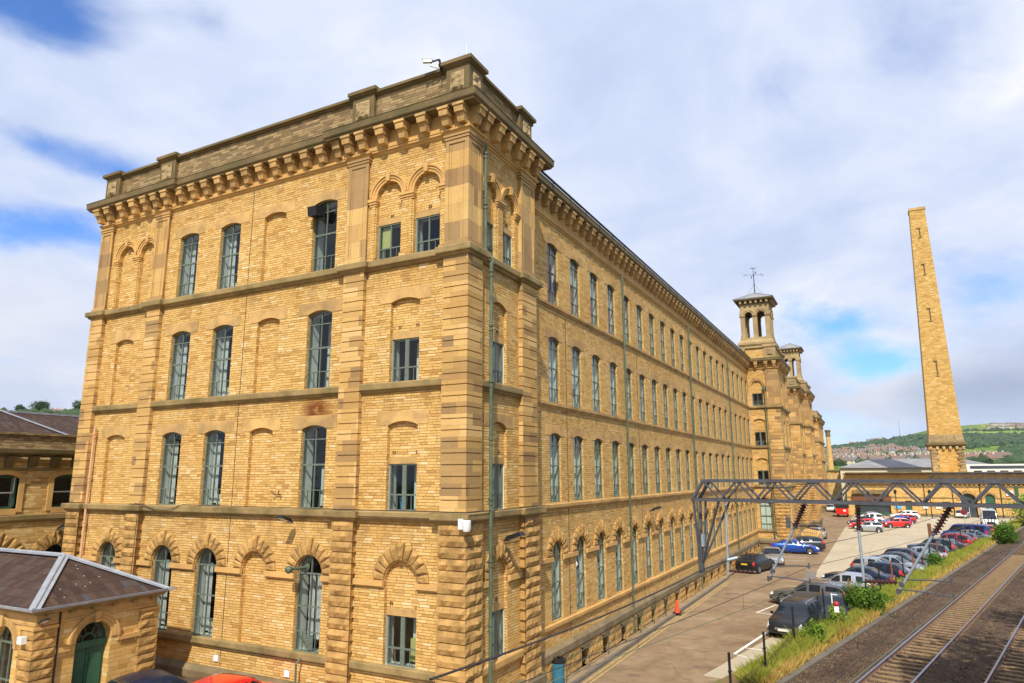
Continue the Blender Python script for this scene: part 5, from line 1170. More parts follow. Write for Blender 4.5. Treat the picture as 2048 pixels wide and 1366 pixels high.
def bush(name, loc, r, h, label, leaf='leaf green', n=1500, size=.07, group=None):
    b = thing(name, loc, label, 'bush', group); x, y, z = loc; mb = MB()
    for i in range(7): a = R.uniform(0, 6.28); q = R.uniform(0, .6)*r; leaves(mb, (x+q*cos(a), y+q*sin(a), z+h*R.uniform(.25, .68)), R.uniform(.4, .6)*r, n//7, size, (1, 1, h/r*.7), .3)
    mb.build('foliage', leaf, b); mb = MB()
    for i in range(7): a = R.uniform(0, 6.28); mb.tube([(x, y, z), (x+.5*r*cos(a), y+.5*r*sin(a), z+h*.7)], [.02, .008], 5)
    mb.build('stem', 'bark', b); return b
# ------------------------------------------------------------------ hill
FH = Vector((F.x, F.y, 0)).normalized()
SKY = [(-400, 806), (0, 820), (160, 824), (900, 870), (1560, 905), (1640, 894), (1700, 887), (1735, 882), (1770, 879), (1805, 873), (1860, 861), (1925, 852), (1990, 847), (2030, 850), (2200, 846), (2600, 850)]
DMX = [(-400, 480), (250, 500), (1400, 1700), (2600, 1900)]
def lerp(tab, x):
    if x <= tab[0][0]: return tab[0][1]
    for (a, b), (c, d) in zip(tab[:-1], tab[1:]):
        if x <= c: return b+(d-b)*(x-a)/(c-a)
    return tab[-1][1]
def hillp(px, t, dz=0):
    dm = lerp(DMX, px); dn = 330 if px > 900 else 130; dep = dn+(dm-dn)*t; sk = lerp(SKY, px)
    y0 = 940 if px > 900 else 905
    y = y0+(sk-y0)*min(t, 1)**.85; P_ = CAM+FH*dep+R0*dep*(px-1024)/1384
    z = 8+dep*(946.5-y)/1384
    if t > 1: z = 8+dm*(946.5-sk)/1384-(t-1)*dm*.12
    n_ = noise.noise(Vector((P_.x/90, P_.y/90, 0)))*2.5*min(1, t*3)*(1 if t < .97 else 0)
    return Vector((P_.x, P_.y, z+n_+dz))
def hill_t(px, y):
    y0 = 940 if px > 900 else 905; sk = lerp(SKY, px); return max(0, min(1, (y0-y)/(y0-sk)))**(1/.85)
m = D.materials.new('hill fields'); m.use_nodes = True; t = NT(m.node_tree); b = t.n['Principled BSDF']; b.inputs['Roughness'].default_value = 1; b.inputs['Specular IOR Level'].default_value = 0
g = t.new('ShaderNodeNewGeometry').outputs['Position']; v = t.new('ShaderNodeTexVoronoi', feature='F1', distance='CHEBYCHEV'); v.inputs['Scale'].default_value = .0075
t.l.new(t.vmath('ADD', g, t.vmath('SCALE', t.noise(g, .006, 3, out='Color'), None)), v.inputs['Vector']); v.inputs['Vector'].links[0].from_node.inputs[1].links[0].from_node.inputs['Scale'].default_value = 90
sp = t.new('ShaderNodeSeparateColor'); t.l.new(v.outputs['Color'], sp.inputs[0])
c_ = t.ramp(sp.outputs[0], [(0, (.10, .17, .035)), (.3, (.17, .24, .05)), (.6, (.23, .29, .07)), (.85, (.15, .20, .055)), (1, (.26, .30, .10))], 'CONSTANT')
c_ = t.mix(1.0, c_, t.ramp(t.noise(g, .03, 5, .7), [(.3, .75), (.6, 1.1)]), 'MULTIPLY'); t.l.new(c_, b.inputs['Base Color']); M['hill fields'] = m
mb = MB(); pxs = list(range(-400, 2640, 20)); ts = [0, .05, .1, .18, .26, .34, .42, .5, .6, .7, .8, .88, .95, 1, 1.05, 1.2]
def hv(px, tt):
    return hillp(px, tt)
rows = [[hv(px, tt) for px in pxs] for tt in ts]; base = [Vector((p.x, p.y, -.1))-FH*40 for p in rows[0]]; rows = [base]+rows
o0 = 0; mb.v = [tuple(p) for r in rows for p in r]; n_ = len(pxs)
for j in range(len(rows)-1):
    for i in range(n_-1): mb.f.append((j*n_+i, j*n_+i+1, (j+1)*n_+i+1, (j+1)*n_+i)); mb.m.append(0)
o = mb.build('hill', 'hill fields', smooth='all'); o['kind'] = 'structure'
# far woods read as one mass
mb = MB()
def canopy(mb, px, y, r, lift=.35):
    p = hillp(px, hill_t(px, y)); mb.blob((p.x, p.y, p.z+r*lift), r, 1, 0, .45, (1, 1, .85))
def wood(poly, n, r):
    xs = [q[0] for q in poly]; yy = [q[1] for q in poly]; k = 0; g_ = 0
    while k < n and g_ < n*30:
        g_ += 1; x, y = R.uniform(min(xs), max(xs)), R.uniform(min(yy), max(yy)); ins = False
        for i in range(len(poly)):
            (a, b), (c, d) = poly[i], poly[i-1]
            if (b > y) != (d > y) and x < (c-a)*(y-b)/(d-b)+a: ins = not ins
        if ins: canopy(mb, x, y, r*R.uniform(.7, 1.3)); k += 1
wood([(1800, 874), (1925, 868), (2000, 872), (2110, 868), (2110, 884), (1990, 893), (1930, 898), (1860, 900), (1800, 898)], 620, 5)
wood([(1930, 861), (2110, 858), (2110, 862), (1930, 865)], 90, 4)
wood([(1640, 896), (1700, 889), (1800, 877), (1815, 885), (1780, 899), (1700, 900), (1640, 906)], 420, 5)
wood([(2005, 898), (2100, 892), (2100, 938), (2040, 936), (1998, 915)], 240, 4.5)
wood([(1815, 889), (1862, 884), (1862, 902), (1800, 902)], 110, 5)
o = mb.build('distant_woods', 'hill wood'); o['kind'] = 'stuff'; o['label'] = 'dark belts of far-off woodland across the hillside behind the great chimney'
mb = MB(); wood([(1645, 905), (1870, 900), (1870, 933), (1645, 936)], 150, 4.2); wood([(1940, 915), (2000, 910), (2040, 936), (1945, 938)], 60, 4.5)
for x in range(1930, 2100, 3): canopy(mb, x, 913-(x-1930)*.06+R.uniform(-.5, .5), 3)
for x in range(1720, 1860, 4): canopy(mb, x, 905+R.uniform(-.4, .4), 2.6)
wood([(-60, 822), (180, 826), (180, 845), (-60, 845)], 260, 3.5)
o = mb.build('hillside_bushes', 'hill hedge'); o['kind'] = 'stuff'; o['label'] = 'hedges and garden greenery scattered between the hillside houses'
# hillside trees one can tell apart (left)
for (px, y, r, lb) in ((30, 824, 4.2, 'small dark round tree on the skyline at the far left edge'), (66, 824, 6.0, 'large round dark tree on the skyline left of the far houses'), (147, 826, 5.8, 'round dark tree on the skyline touching the left edge of the mill')):
    p = hillp(px, hill_t(px, y)); tr = thing('broadleaf_tree', p, lb, 'tree'); mb = MB(); mb.tube([tuple(p-Vector((0, 0, .5))), (p.x, p.y, p.z+r)], [.5, .25], 7); mb.build('trunk', 'bark', tr); mb = MB()
    for i in range(10): a = R.uniform(0, 6.28); q = r*R.uniform(.1, .55); leaves(mb, (p.x+q*cos(a), p.y+q*sin(a), p.z+r*R.uniform(.5, 1.25)), r*.55, 420, .45)
    mb.build('crown', 'leaf dark', tr)
# houses on the hillside
for i, (w_, r_) in enumerate((((.52, .46, .36), (.17, .12, .10)), ((.44, .37, .28), (.21, .12, .09)), ((.58, .55, .48), (.15, .14, .15)), ((.34, .28, .20), (.18, .13, .11)))): mat('house wall %d' % i, w_, .9); mat('house roof %d' % i, r_, .9)
HL = ['pale cream house with a brown roof among the terraces on the far hill', 'sandy house with a red tiled roof among the terraces on the far hill', 'whitish house with a grey slate roof among the far hillside terraces', 'brown stone house with a dull roof among the far hillside terraces']
def house(p, ang, L, Wd, h, k, label=None, group='houses on the far hillside'):
    mb = MB(); ca, sa = cos(ang), sin(ang)
    q = lambda x, y, z: (p.x+x*ca-y*sa, p.y+x*sa+y*ca, p.z+z)
    a, b_ = L/2, Wd/2
    mb.add([q(-a, -b_, -3), q(a, -b_, -3), q(a, b_, -3), q(-a, b_, -3), q(-a, -b_, h), q(a, -b_, h), q(a, b_, h), q(-a, b_, h)], [(0, 1, 5, 4), (1, 2, 6, 5), (2, 3, 7, 6), (3, 0, 4, 7)], 0)
    mb.add([q(-a, 0, h*1.6), q(a, 0, h*1.6), q(-a, -b_, h), q(a, -b_, h), q(a, b_, h), q(-a, b_, h)], [(0, 2, 5), (1, 3, 4)], 0)
    e = .4; mb.add([q(-a-e, 0, h*1.6+.15), q(a+e, 0, h*1.6+.15), q(-a-e, -b_-e, h-.1), q(a+e, -b_-e, h-.1), q(a+e, b_+e, h-.1), q(-a-e, b_+e, h-.1)], [(0, 1, 3, 2), (0, 1, 4, 5)], 1)
    for sx_ in (-.5, .3):
        x = sx_*a; mb.add([q(x-.5, -.4, h*1.5), q(x+.5, -.4, h*1.5), q(x+.5, .4, h*1.5), q(x-.5, .4, h*1.5), q(x-.5, -.4, h*1.6+1.2), q(x+.5, -.4, h*1.6+1.2), q(x+.5, .4, h*1.6+1.2), q(x-.5, .4, h*1.6+1.2)], [(0, 1, 5, 4), (1, 2, 6, 5), (2, 3, 7, 6), (3, 0, 4, 7), (4, 5, 6, 7)], 0)
    for i in range(max(2, int(L/3.2))):
        x = -a+1.4+i*3.1
        for z in (h*.15, h*.6): mb.add([q(x-.6, -b_-.04, z), q(x+.6, -b_-.04, z), q(x+.6, -b_-.04, z+1.2), q(x-.6, -b_-.04, z+1.2)], [(0, 1, 2, 3)], 2)
    o = mb.build('house', ['house wall %d' % k, 'house roof %d' % k, 'far glass'], org=tuple(p)); tag(o, label or HL[k], 'house', group if not label else None); return o
base_a = math.atan2(R0.y, R0.x)
for (y, xa, xb, st_, L) in ((930, 1650, 1880, 13, 10), (925, 1655, 1870, 11, 10), (920, 1648, 1760, 10, 11), (921, 1762, 1860, 14, 10), (913, 1660, 1735, 10, 10), (908, 1668, 1860, 12, 12), (904, 1650, 1830, 12, 12), (899, 1690, 1802, 10, 14), (896, 1745, 1800, 12, 14), (932, 1925, 1990, 12, 9), (923, 1940, 2006, 12, 11), (852, 1992, 2090, 9, 16), (857, 1985, 2090, 11, 16), (883, 1736, 1776, 9, 13), (889, 1705, 1735, 10, 12)):
    x = xa+R.uniform(0, 5)
    while x < xb:
        p = hillp(x, hill_t(x, y+R.uniform(-1.0, 1.0))); house(p, base_a+R.uniform(-.25, .25), L*R.uniform(.8, 1.3), 7.5, 4.3, R.choice([0, 1, 1, 2, 3, 0])); x += st_*R.uniform(.95, 1.7)
for i, (px, y, k) in enumerate(((98, 823, 1), (110, 825, 0), (123, 825, 1))):
    p = hillp(px, hill_t(px, y)); house(p, base_a+.3, 7, 5, 2.4, k, ['red roofed house on the left skyline beside the large round tree', 'middle pale house on the left skyline between two round trees', 'right-hand red roofed house on the left skyline near the mill edge'][i])
for (px, y, h, lb) in ((1804, 872, 45, 'thin lattice mast on the hill left of the great chimney'), (1922, 852, 48, 'tall thin mast on the hill just right of the great chimney')):
    p = hillp(px, .99); mb = MB(); mb.tube([p, p+Vector((0, 0, h))], [.8, .35], 4); o = mb.build('radio_mast', 'galvanised', org=tuple(p)); tag(o, lb, 'radio mast')
# ------------------------------------------------------------------ trees, bushes and grass by the line
tree('lineside_tree', (22.0, 8.5, .4), 16, 4.6, 'leafy tree beyond the tracks just past the right edge, nearest the rails', 'leaf green', 5200, .24)
tree('lineside_tree', (18.42, 3.2, .4), 15, 3.6, 'tall leafy tree at the right whose shade falls over the near rails', 'leaf green', 5200, .26)
tree('lineside_tree', (24.0, 16.5, .4), 17, 4.8, 'third tall tree beyond the tracks shading the far rails', 'leaf green', 5200, .24)
tree('lineside_tree', (21.2, -1.5, .4), 15, 4.4, 'broad tree at the right, set back behind the front one by the rails', 'leaf dark', 5200, .26)
tree('lineside_tree', (37.6, 72, .4), 13, 4.0, 'dark leafy tree at the right edge level with the chimney top', 'leaf dark', 2400, .22)
bush('sapling_bush', (9.75, 26.3, .15), 1.25, 2.3, 'big green sapling bush in the verge hiding the tail of the grey estate car', 'leaf green', 5200, .075)
bush('sapling_bush', (8.6, 21.3, .15), .75, 1.5, 'tall leafy shoots beside the black car nearest the fence', 'leaf bright', 2200, .06)
bush('sapling_bush', (7.9, 17.3, .1), .7, 1.5, 'green shoots at the near end of the grass verge', 'leaf bright', 2200, .06)
bush('sapling_bush', (10.55, 29.2, .3), .7, .8, 'low dark green bush beside the ballast at the big sapling', 'leaf green', 1500, .06)
bush('sapling_bush', (22.4, 76, .3), 2.0, 2.7, 'dark green bush on the verge beside the blue van', 'leaf green', 3200, .12)
bush('sapling_bush', (14.6, 49.5, .2), 1.1, 1.5, 'mid-sized bush behind the parked cars on the verge', 'leaf green', 1500, .1)
bush('hedge_bush', (30.5, 108, .2), 4.0, 5.2, 'large bright green bush at the right edge beside the white van', 'leaf bright', 4600, .2)
bush('hedge_bush', (34.5, 114, .2), 4.5, 4.6, 'second large green bush at the right edge behind the bright one', 'leaf green', 3600, .22)
def blades(name, n, f, m_, label, h0=.25, h1=.7):
    mb = MB()
    for i in range(n):
        x, y, z, hs = f(); h = R.uniform(h0, h1)*hs; a = R.uniform(0, 3.14); w_ = .018+.012*max(0, y)/30; lx, ly = R.gauss(0, .14)*h/.4, R.gauss(0, .14)*h/.4
        mb.face([(x-w_*cos(a), y-w_*sin(a), z), (x+w_*cos(a), y+w_*sin(a), z), (x+lx*.5+w_*.5*cos(a), y+ly*.5, z+h*.6), (x+lx, y+ly, z+h)])
    o = mb.build(name, m_); o['kind'] = 'stuff'; o['label'] = label
def vz(s): return max(0, .02+.19*(s+4.9)) if s < -2.6 else .45
def spot(lo, hi, ymax=120):
    while 1:
        y = 10+(R.random()**1.7)*(ymax-10); s = R.uniform(lo, hi)
        if noise.noise(Vector((s*.7, y*.16, lo))) > -.25 or R.random() < .35: break
    return max(RX(y)+s, FX(y)-.2), y, vz(s), 1.0
blades('verge_grass', 46000, lambda: spot(-5.0, -2.9), 'grass blade', 'long green and yellow grass covering the railway verge', .25, .75)
blades('dry_grass', 17000, lambda: spot(-3.9, -2.55, 90), 'dry grass', 'dry orange-brown grass along the trackside edge of the verge', .2, .55)
# ------------------------------------------------------------------ fences
FP = [(6.05, 7.2), (6.62, 11.0), (7.02, 17.0), (7.9, 22.9)]+[(FX(y)+.05, y) for y in [27.2+3.55*i for i in range(22)]]
for i, (x, y) in enumerate(FP):
    mb = MB(); z = 2.05; rust = i in (4, 7, 9, 12)
    mb.bar((x, y, -.05), (x, y, z), .075 if i < 4 else .09); mb.lathe([(.05, 0), (.05, .05), (0, .09)], (x, y, z), n=6)
    for zz in (.3, .9, 1.5): mb.box(x-.055, x+.055, y-.055, y+.055, zz, zz+.05)
    o = mb.build('fence_post', 'rusty post' if rust else 'black metal', org=(x, y, 0))
    if i < 4: tag(o, ['nearest black fence post at the bottom edge of the photo', 'second black fence post from the bottom, in front of the empty marked bay', 'third black fence post from the bottom, before the black car', 'black fence post at the front corner of the black car'][i], 'fence post')
    else: tag(o, 'rust-red post in the fence behind the parked row' if rust else 'thin black post in the fence behind the parked row', 'fence post', 'rusty posts of the car park fence' if rust else 'black posts of the car park fence')
fn = thing('mesh_fence', (6, 8, 0), 'fine wire mesh fence between the posts along the railway verge', 'fence'); mb = MB()
for (a, b) in zip(FP[:5], FP[1:6]):
    L = sqrt((b[0]-a[0])**2+(b[1]-a[1])**2); n = int(L/.11)
    for k in range(n+10):
        for s in (0, 1):
            t0, t1 = (k/n-.42*0, (k-9)/n) if s else ((k-9)/n, k/n)
            z0, z1 = .05, 1.05
            c0, c1 = max(0, min(1, t0)), max(0, min(1, t1))
            if t0 == t1 or c0 == c1: continue
            za, zb = z0+(z1-z0)*(c0-t0)/(t1-t0), z0+(z1-z0)*(c1-t0)/(t1-t0)
            mb.bar((a[0]+(b[0]-a[0])*c0, a[1]+(b[1]-a[1])*c0, za), (a[0]+(b[0]-a[0])*c1, a[1]+(b[1]-a[1])*c1, zb), .0035)
mb.build('mesh', 'black metal', fn); mb = MB()
for (a, b) in zip(FP[:8], FP[1:9]):
    for z in (.1, 1.05, 1.9): mb.tube([(a[0], a[1], z), (b[0], b[1], z)], .004, 4)
mb.build('line_wire', 'black metal', fn)
# ------------------------------------------------------------------ overhead line structures
def gantry(org, L, label, zb=7.27, zt=7.82, wid=.46, bay=.86, near=True, xend=None):
    g = thing('line_gantry', org, label, 'gantry', rz=-math.atan(.226)); ORG[g.name] = Vector((0, 0, 0)); z0 = org[2]
    B, T = zb-z0, zt-z0; c = .085
    mb = MB()
    for yy in (-wid/2, wid/2): mb.bar((0, yy, B), (L, yy, B), c*1.1, c); mb.bar((.33, yy, T), (L, yy, T), c*1.1, c)
    mb.bar((0, -wid/2, B), (0, wid/2, B), c); mb.bar((.33, -wid/2, T), (.33, wid/2, T), c)
    mb.build('chord', 'gantry steel', g)
    br = MB()
    for yy in (-wid/2, wid/2):
        br.bar((0, yy, B), (.36, yy, T), .075); x = .36; up = False; k = 0; off = .0 if yy < 0 else .0
        while x < L-.1:
            x2 = min(L, x+bay/2*1.18)
            br.bar((x, yy, T if not up else B), (x2, yy, B if not up else T), .055, .045); up = not up; x = x2
    x = .8
    while x < L: br.bar((x, -wid/2, T), (x, wid/2, T), .04); br.bar((x, -wid/2, B), (x, wid/2, B), .04); x += bay*1.18
    br.build('bracing', 'gantry steel', g)
    mb = MB(); mb.bar((L-.4, 0, -z0), (L-.4, 0, T+.2), .28, .28); mb.build('mast', 'gantry steel', g)
    if not near: return g
    mb = MB()   # tapering end bracket
    for yy in (-wid/2, wid/2): mb.bar((.03, yy, B), (.07, yy*.2, B-1.95), .055)
    mb.bar((.20, wid/2, B), (.16, .1, B-1.4), .05); mb.bar((.83, -wid/2, B), (.11, -.02, B-1.8), .055); mb.bar((.97, wid/2, B), (.12, .05, B-1.8), .055)
    mb.bar((.06, -wid/2*.6, B-.9), (.06, wid/2*.6, B-.9), .03); mb.box(.0, .13, -.07, .07, B-2.1, B-.95); mb.build('drop_bracket', 'gantry steel', g)
    mb = MB(); mb.box(.13, .2, -.06, .06, B-1.35, B-1.0); mb.build('junction_box', 'galvanised', g)
    def ins(p, q, r=.045, rr=.10, n=9, parent=g):
        p, q = Vector(p), Vector(q); mb = MB(); pts, rad = [p], [.03]
        for i in range(n):
            for (tt, r_) in ((.15, r), (.45, rr), (.55, rr), (.85, r)): pts.append(p+(q-p)*((i+tt)/n)); rad.append(r_)
        pts.append(q); rad.append(.03); mb.tube(pts, rad, 10); return mb.build('insulator', 'insulator', parent, smooth=True)
    def tb(pts, r=.032, m_='galvanised', n_='tube'): mb = MB(); mb.tube(pts, r, 8); return mb.build(n_, m_, g, smooth=True)
    Z = lambda z: z-z0
    ins((3.17, 0, Z(7.24)), (2.86, 0, Z(6.62))); tb([(2.86, 0, Z(6.64)), (2.0, 0, Z(5.12))]); tb([(.92, 0, Z(7.24)), (.87, 0, Z(5.2))], .036)
    ins((4.49, 0, Z(7.26)), (4.44, 0, Z(6.58)), rr=.075); tb([(4.44, 0, Z(6.6)), (4.45, 0, Z(5.34))], .036)
    ins((6.54, 0, Z(7.26)), (6.15, 0, Z(6.62))); tb([(6.15, 0, Z(6.64)), (5.17, 0, Z(5.10))])
    ins((4.45, 0, Z(5.34)), (5.2, 0, Z(5.38)), .03, .06, 8); ins((.9, 0, Z(5.3)), (1.7, 0, Z(5.32)), .025, .045, 6)
    for (a, b) in (((2.2, 0, Z(5.52)), (3.13, 0, Z(5.59))), ((2.06, 0, Z(5.25)), (3.12, 0, Z(5.20))), ((5.33, 0, Z(5.45)), (6.37, 0, Z(5.50))), ((5.24, 0, Z(5.22)), (6.37, 0, Z(5.16)))):
        tb([a, ((a[0]+b[0])/2, 0, (a[2]+b[2])/2+.02), b], .017, 'gantry steel', 'registration_arm'); tb([(b[0], 0, b[2]+.09), (b[0], 0, b[2]-.06)], .022, 'gantry steel', 'clamp')
    for p in ((2.15, 0, Z(5.4)), (2.05, 0, Z(5.2)), (5.3, 0, Z(5.35)), (5.22, 0, Z(5.18)), (2.85, 0, Z(6.6)), (6.13, 0, Z(6.6))):
        mb = MB(); mb.box(p[0]-.05, p[0]+.05, -.05, .05, p[2]-.05, p[2]+.05); mb.build('fitting', 'gantry steel', g)
    mb = MB(); mb.box(2.62, 2.72, -.03, .03, Z(6.55), Z(6.85)); mb.bar((2.6, 0, Z(6.9)), (2.85, 0, Z(6.6)), .02); mb.build('tag_plate', 'gantry steel', g)
    return g
GO = Vector((6.15, 3.25, 0)); gantry((6.15, 3.25, 0), 13.5, 'large grey steel lattice gantry carrying the overhead wires across the tracks')
gantry((15.3, 58.9, 0), 13.0, 'second smaller-looking lattice gantry farther along the line, seen above the first', 7.5, 8.05, near=False)
gu = Vector((TD.y, -TD.x, 0))
def gp(u, z): return Vector((GO.x, GO.y, 0))+gu*u+Vector((0, 0, z))
def wire(name, a, b, label, r=.006, sag=.0, n=12, m_='wire', cat='overhead wire', extra=None):
    mb = MB(); a, b = Vector(a), Vector(b)
    pts = [a+(b-a)*(i/n)-Vector((0, 0, sag*4*(i/n)*(1-i/n))) for i in range(n+1)]
    mb.tube(pts, r, 5, cap=False)
    if extra: extra(mb, pts)
    o = mb.build(name, m_, org=tuple(a)); tag(o, label, cat); return o
for (u, nm) in ((3.13, 'near'), (6.37, 'far')):
    p, q = gp(u, 5.58), gp(u, 5.14)
    far = TD*62+(Vector((0, 0, .1)) if 1 else 0)
    def dr(mb, pts, q=q, p=p): pass
    for sgn, dist, w_ in ((1, 55, 'running away from the gantry'), (-1, 40, 'running back towards the viewer')):
        if nm == 'far' and sgn < 0: pass
        A, B_2 = p, p+TD*sgn*dist; c0, c1 = q, q+TD*sgn*dist
        ft = '%s catenary wire over the %s track %s' % ('upper', nm, w_); wire('catenary_wire', A, B_2, ft, .007, .38)
        wire('contact_wire', c0, c1, 'lower contact wire over the %s track %s' % (nm, w_), .007, 0, 2, 'contact wire')
        mb = MB()
        for i in range(1, 9):
            t_ = i/9; zt_ = 5.58-.38*4*t_*(1-t_); P0 = p+TD*sgn*dist*t_; mb.tube([(P0.x, P0.y, zt_), (P0.x, P0.y, 5.14)], .003, 4)
        o = mb.build('dropper_wires', 'wire', org=tuple(p)); tag(o, 'thin droppers between both wires over the %s track %s' % (nm, w_), 'dropper wires')
a = gp(.08, 5.26); b0 = Vector((5.3, -9.4, 5.22)); wire('feeder_cable', b0, a, 'thick dark cable crossing the mill corner up to the end of the gantry', .019, .12)
wire('feeder_cable', a, gp(.98, 5.62), 'short piece of cable from the gantry end to its insulator', .014)
wire('feeder_cable', gp(1.02, 5.62), gp(3.1, 6.15)+TD*30, 'cable rising gently from the insulator over the blue saloon', .012, .25)
mb = MB(); q = gp(1.0, 5.62); mb.tube([q-Vector((.12, 0, .03)), q+Vector((.16, .05, .05))], .045, 8); o = mb.build('cable_insulator', 'galvanised', org=tuple(q)); tag(o, 'grey insulator joining two cables beside the gantry end bracket', 'insulator')
# ------------------------------------------------------------------ cars
mat('maroon sign', (.16, .012, .03), .5)
mat('tyre', (.018, .018, .018), .8); mat('rim', (.50, .51, .53), .3, metal=.8); mat('head lamp', (.75, .78, .80), .12, spec=.8); mat('tail lamp', (.55, .012, .015), .2, spec=.7)
mat('car trim', (.015, .015, .016), .5); mat('plate white', (.72, .72, .66), .5); mat('plate yellow', (.75, .55, .04), .5); mat('chrome', (.6, .62, .64), .15, metal=1)
PAINT = {}
def paint(n, c, metal=.0):
    m = mat('paint '+n, c, .32 if max(c) < .12 else .28, metal=metal, spec=.35 if max(c) < .12 else .5, coat=.15 if max(c) < .12 else .7); PAINT[n] = 'paint '+n; return m
for n, c, me in (('black', (.012, .013, .016), 0), ('dark navy', (.012, .022, .055), .3), ('blue', (.008, .07, .42), .3), ('van blue', (.012, .035, .22), .1), ('silver', (.46, .48, .51), .6), ('light blue silver', (.30, .37, .44), .6), ('grey', (.16, .17, .18), .6), ('dark grey', (.05, .055, .065), .5), ('red', (.50, .008, .010), 0), ('dark red', (.26, .008, .015), .2), ('pink red', (.65, .05, .09), 0), ('bright red', (.72, .015, .008), 0), ('white', (.76, .76, .75), 0), ('teal grey', (.06, .10, .13), .5)): paint(n, c, me)
KIND = {  # f, zlow, zbelt, ztop, wf
 'hatch': (4.1, 1.74, [(0, .38, .80, .84, .86), (.03, .24, .92, 1.04, .95), (.10, .2, .96, 1.36, 1), (.2, .2, .96, 1.45, 1), (.38, .2, .95, 1.49, 1), (.53, .2, .93, 1.43, 1), (.72, .2, .90, .96, 1), (.86, .2, .80, .87, .98), (.96, .22, .66, .74, .92), (1, .36, .54, .60, .80)], .17, .80),
 'saloon': (4.7, 1.80, [(0, .38, .74, .80, .84), (.025, .25, .92, .98, .93), (.12, .2, .95, 1.01, .99), (.20, .2, .96, 1.16, 1), (.30, .2, .95, 1.37, 1), (.42, .2, .94, 1.43, 1), (.55, .2, .92, 1.38, 1), (.71, .2, .88, .94, 1), (.86, .2, .78, .85, .98), (.96, .22, .66, .73, .92), (1, .36, .52, .58, .80)], .18, .80),
 'estate': (4.8, 1.82, [(0, .38, .80, .84, .86), (.025, .24, .94, 1.02, .95), (.08, .2, .98, 1.34, 1), (.18, .2, .97, 1.44, 1), (.38, .2, .95, 1.48, 1), (.54, .2, .92, 1.42, 1), (.71, .2, .88, .94, 1), (.86, .2, .78, .86, .98), (.96, .22, .66, .74, .92), (1, .36, .52, .58, .80)], .18, .80),
 'suv': (4.5, 1.86, [(0, .42, .90, .95, .88), (.025, .3, 1.05, 1.2, .96), (.08, .28, 1.08, 1.55, 1), (.2, .28, 1.07, 1.66, 1), (.4, .28, 1.06, 1.70, 1), (.54, .28, 1.04, 1.62, 1), (.70, .28, 1.02, 1.09, 1), (.87, .28, .94, 1.01, .98), (.96, .3, .78, .88, .93), (1, .42, .62, .70, .84)], .18, .80),
 'mini': (3.65, 1.66, [(0, .36, .80, .86, .88), (.03, .24, .90, 1.05, .96), (.09, .2, .92, 1.30, 1), (.2, .2, .92, 1.40, 1), (.42, .2, .91, 1.43, 1), (.60, .2, .90, 1.36, 1), (.74, .2, .88, .95, 1), (.88, .2, .80, .88, .98), (.97, .22, .66, .78, .92), (1, .34, .54, .62, .82)], .17, .82),
 'van': (5.0, 1.92, [(0, .40, 1.05, 1.78, .94), (.02, .3, 1.08, 1.90, .98), (.1, .28, 1.08, 1.95, 1), (.35, .28, 1.08, 1.97, 1), (.62, .28, 1.07, 1.95, 1), (.70, .28, 1.06, 1.86, 1), (.83, .28, 1.05, 1.18, 1), (.93, .28, .95, 1.05, .97), (.985, .3, .78, .86, .92), (1, .4, .6, .66, .86)], .17, .80),
 'bigvan': (5.6, 2.04, [(0, .45, 1.15, 2.5, .96), (.02, .4, 1.2, 2.58, .99), (.2, .35, 1.2, 2.62, 1), (.5, .35, 1.2, 2.62, 1), (.70, .35, 1.22, 2.55, 1), (.76, .35, 1.22, 2.40, 1), (.86, .35, 1.22, 1.34, 1), (.95, .35, 1.05, 1.15, .97), (.985, .38, .9, .98, .93), (1, .45, .65, .72, .88)], .17, .80)}
def interp(st, f):
    n = len(st)
    for i in range(n-1):
        if f <= st[i+1][0]+1e-9:
            t_ = (f-st[i][0])/(st[i+1][0]-st[i][0]); p0, p1, p2, p3 = st[max(0, i-1)], st[i], st[i+1], st[min(n-1, i+2)]; r = []
            for k in range(1, 5):
                m1 = (p2[k]-p0[k])/(p2[0]-p0[0]); m2 = (p3[k]-p1[k])/(p3[0]-p1[0]); h = p2[0]-p1[0]
                if (p2[k]-p1[k])*m1 <= 0: m1 = 0
                if (p2[k]-p1[k])*m2 <= 0: m2 = 0
                r.append((2*t_**3-3*t_**2+1)*p1[k]+(t_**3-2*t_**2+t_)*h*m1*.6+(-2*t_**3+3*t_**2)*p2[k]+(t_**3-t_**2)*h*m2*.6)
            return r
    return list(st[-1][1:])
